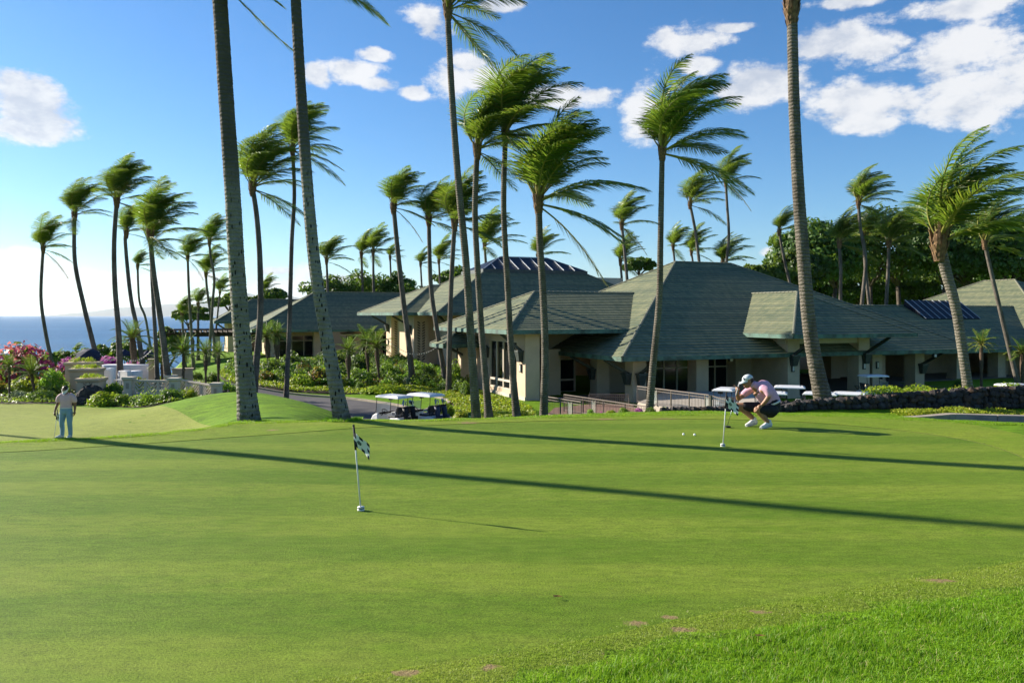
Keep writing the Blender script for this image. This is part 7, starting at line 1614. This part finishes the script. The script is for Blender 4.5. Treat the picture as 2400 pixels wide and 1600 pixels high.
# ---------------------------------------------------------------- standing grass blades near the camera and along the crest
M_BLADE = leafmat('rough_grass_blade', (.085, .215, .005), (.185, .34, .012), .42, .5, .25, (.40, .36, .14), .94)
M_BLADE_S = leafmat('fringe_grass_blade', (.150, .225, .020), (.235, .30, .040), .25, .55, .25, (.36, .34, .16), .94)
def blades(name, label, P, h, wd, mat, lean=.45, dz=0.0):
    n = len(P); x, y = P[:, 0], P[:, 1]; z = H(x, y) + dz; a = rng.uniform(0, 6.2832, n); b = rng.uniform(0, 6.2832, n)
    sdx, sdy = np.cos(a) * wd / 2, np.sin(a) * wd / 2; ln = lean * h * rng.uniform(.2, 1.6, n); lx, ly = np.cos(b) * ln + h * .12, np.sin(b) * ln
    V = np.empty((n, 5, 3)); V[:, 0] = np.stack([x - sdx, y - sdy, z], 1); V[:, 1] = np.stack([x + sdx, y + sdy, z], 1)
    V[:, 2] = np.stack([x - sdx * .7 + lx * .35, y - sdy * .7 + ly * .35, z + h * .6], 1); V[:, 3] = np.stack([x + sdx * .7 + lx * .35, y + sdy * .7 + ly * .35, z + h * .6], 1); V[:, 4] = np.stack([x + lx, y + ly, z + h * .97], 1)
    i = np.arange(n)[:, None] * 5; Ft = np.stack([i + [0, 1, 3], i + [0, 3, 2], i + [2, 3, 4]], 1).reshape(-1, 3)
    o = ob(name, mesh_np(name, V.reshape(-1, 3), Ft, mat, False, 3)); tag(o, label, 'grass', kind='stuff'); return o
def vnoise(x, y, f, s): return np.sin(x * f + s + 1.7 * np.sin(y * f * .7 + s)) * np.sin(y * f * 1.1 + 2 * s + 1.3 * np.sin(x * f * .6)) * .5 + .5
# tall rough, lower right
P = np.stack([rng.uniform(-.6, 7.2, 420000), rng.uniform(3.6, 8.2, 420000)], 1)
pxl = CX + F * P[:, 0] / P[:, 1]; pyl = HY + F * (CZ - .05) / P[:, 1]
P = P[(pxl > 1050) & (pxl < 2480) & (pyl < 1660) & ~inside(P + rng.normal(0, .045, P.shape) + np.array([-.01, .03]), FRINGE_LOOP) & (P[:, 1] < 7.6)]
P = P[rng.uniform(0, 1, len(P)) < np.clip(5.6 / P[:, 1], .3, 1.0)][:150000]
nz = vnoise(P[:, 0], P[:, 1], 3.2, 1.0); n2 = vnoise(P[:, 0], P[:, 1], 11, 4.0)
keep = rng.uniform(0, 1, len(P)) < (.45 + .55 * n2); P = P[keep]; nz, n2 = nz[keep], n2[keep]
blades('rough_grass', 'tall bright green rough grass in the lower right foreground', P, (.018 + .050 * nz * (.35 + .65 * n2)) * rng.uniform(.45, 1.35, len(P)), .0042, M_BLADE, .75)
# fringe stubble close to the camera
P = np.stack([rng.uniform(-3, 7.2, 300000), rng.uniform(4.2, 9.5, 300000)], 1); pxl = CX + F * P[:, 0] / P[:, 1]
P = P[(pxl > 500) & (pxl < 2480) & inside(P, FRINGE_LOOP) & ~inside(P + rng.normal(0, .09, P.shape), GREEN_LOOP)]
bare = np.zeros(len(P), bool)
for (sx_, sy_, ra, rb) in SPOTS_FRINGE: bare |= ((P[:, 0] - sx_) / ra) ** 2 + ((P[:, 1] - sy_) / rb) ** 2 < .9
P = P[~bare][:80000]
blades('fringe_grass', 'short pale stubble of the collar around the putting green', P, .012 * rng.uniform(.5, 1.5, len(P)), .0034, M_BLADE_S, .8, .012)
# crest behind the green
u = rng.uniform(-150, 2480, 130000); yc = np.interp(u, CREST[:, 0], CREST[:, 1]); d = yc + rng.uniform(-.5, .9, len(u)); P = np.stack([(u - CX) / F * d, d], 1)
nz = vnoise(P[:, 0], P[:, 1], 4.0, 2.0)
blades('crest_grass', 'uncut tufts of grass along the far crest of the green', P, (.014 + .030 * nz) * rng.uniform(.6, 1.3, len(P)), .008, M_BLADE, .6)

# tufts the mower leaves round the two near stems
tb = []
for (bx, by), r_ in (((WX(573 * K, 17.1), 17.1), .34), ((WX(787 * K, 16.2), 16.2), .27), ((WX(1890 * K, 21.4), 21.4), .26)):
    a_ = rng.uniform(0, 6.2832, 1600); q_ = r_ * rng.uniform(.85, 1.5, 1600); tb.append(np.stack([bx + np.cos(a_) * q_, by + np.sin(a_) * q_], 1))
tb = np.concatenate(tb); blades('trunk_tufts', 'ragged grass tufts round the feet of the near palm trunks', tb, .07 * rng.uniform(.4, 1.4, len(tb)), .008, M_BLADE, .6)
# ---------------------------------------------------------------- sea air
hz = MB().box(-61000, 61000, -4000, 61000, SEA_Z - 60, 1100).build('haze', None); hz.data.materials.clear()
hm = bpy.data.materials.new('sea_haze'); hm.use_nodes = True; ht_ = NT(hm.node_tree)
hv_ = ht_.n('ShaderNodeVolumePrincipled', inp={'Color': (.80, .90, 1.0, 1), 'Density': 1.6e-5, 'Anisotropy': .35}); ho = ht_.n('ShaderNodeOutputMaterial'); ht_.l(hv_.outputs[0], ho.inputs['Volume'])
hz.data.materials.append(hm); tag(hz, kind='stuff'); hz['label'] = 'thin pale sea haze over the whole view'
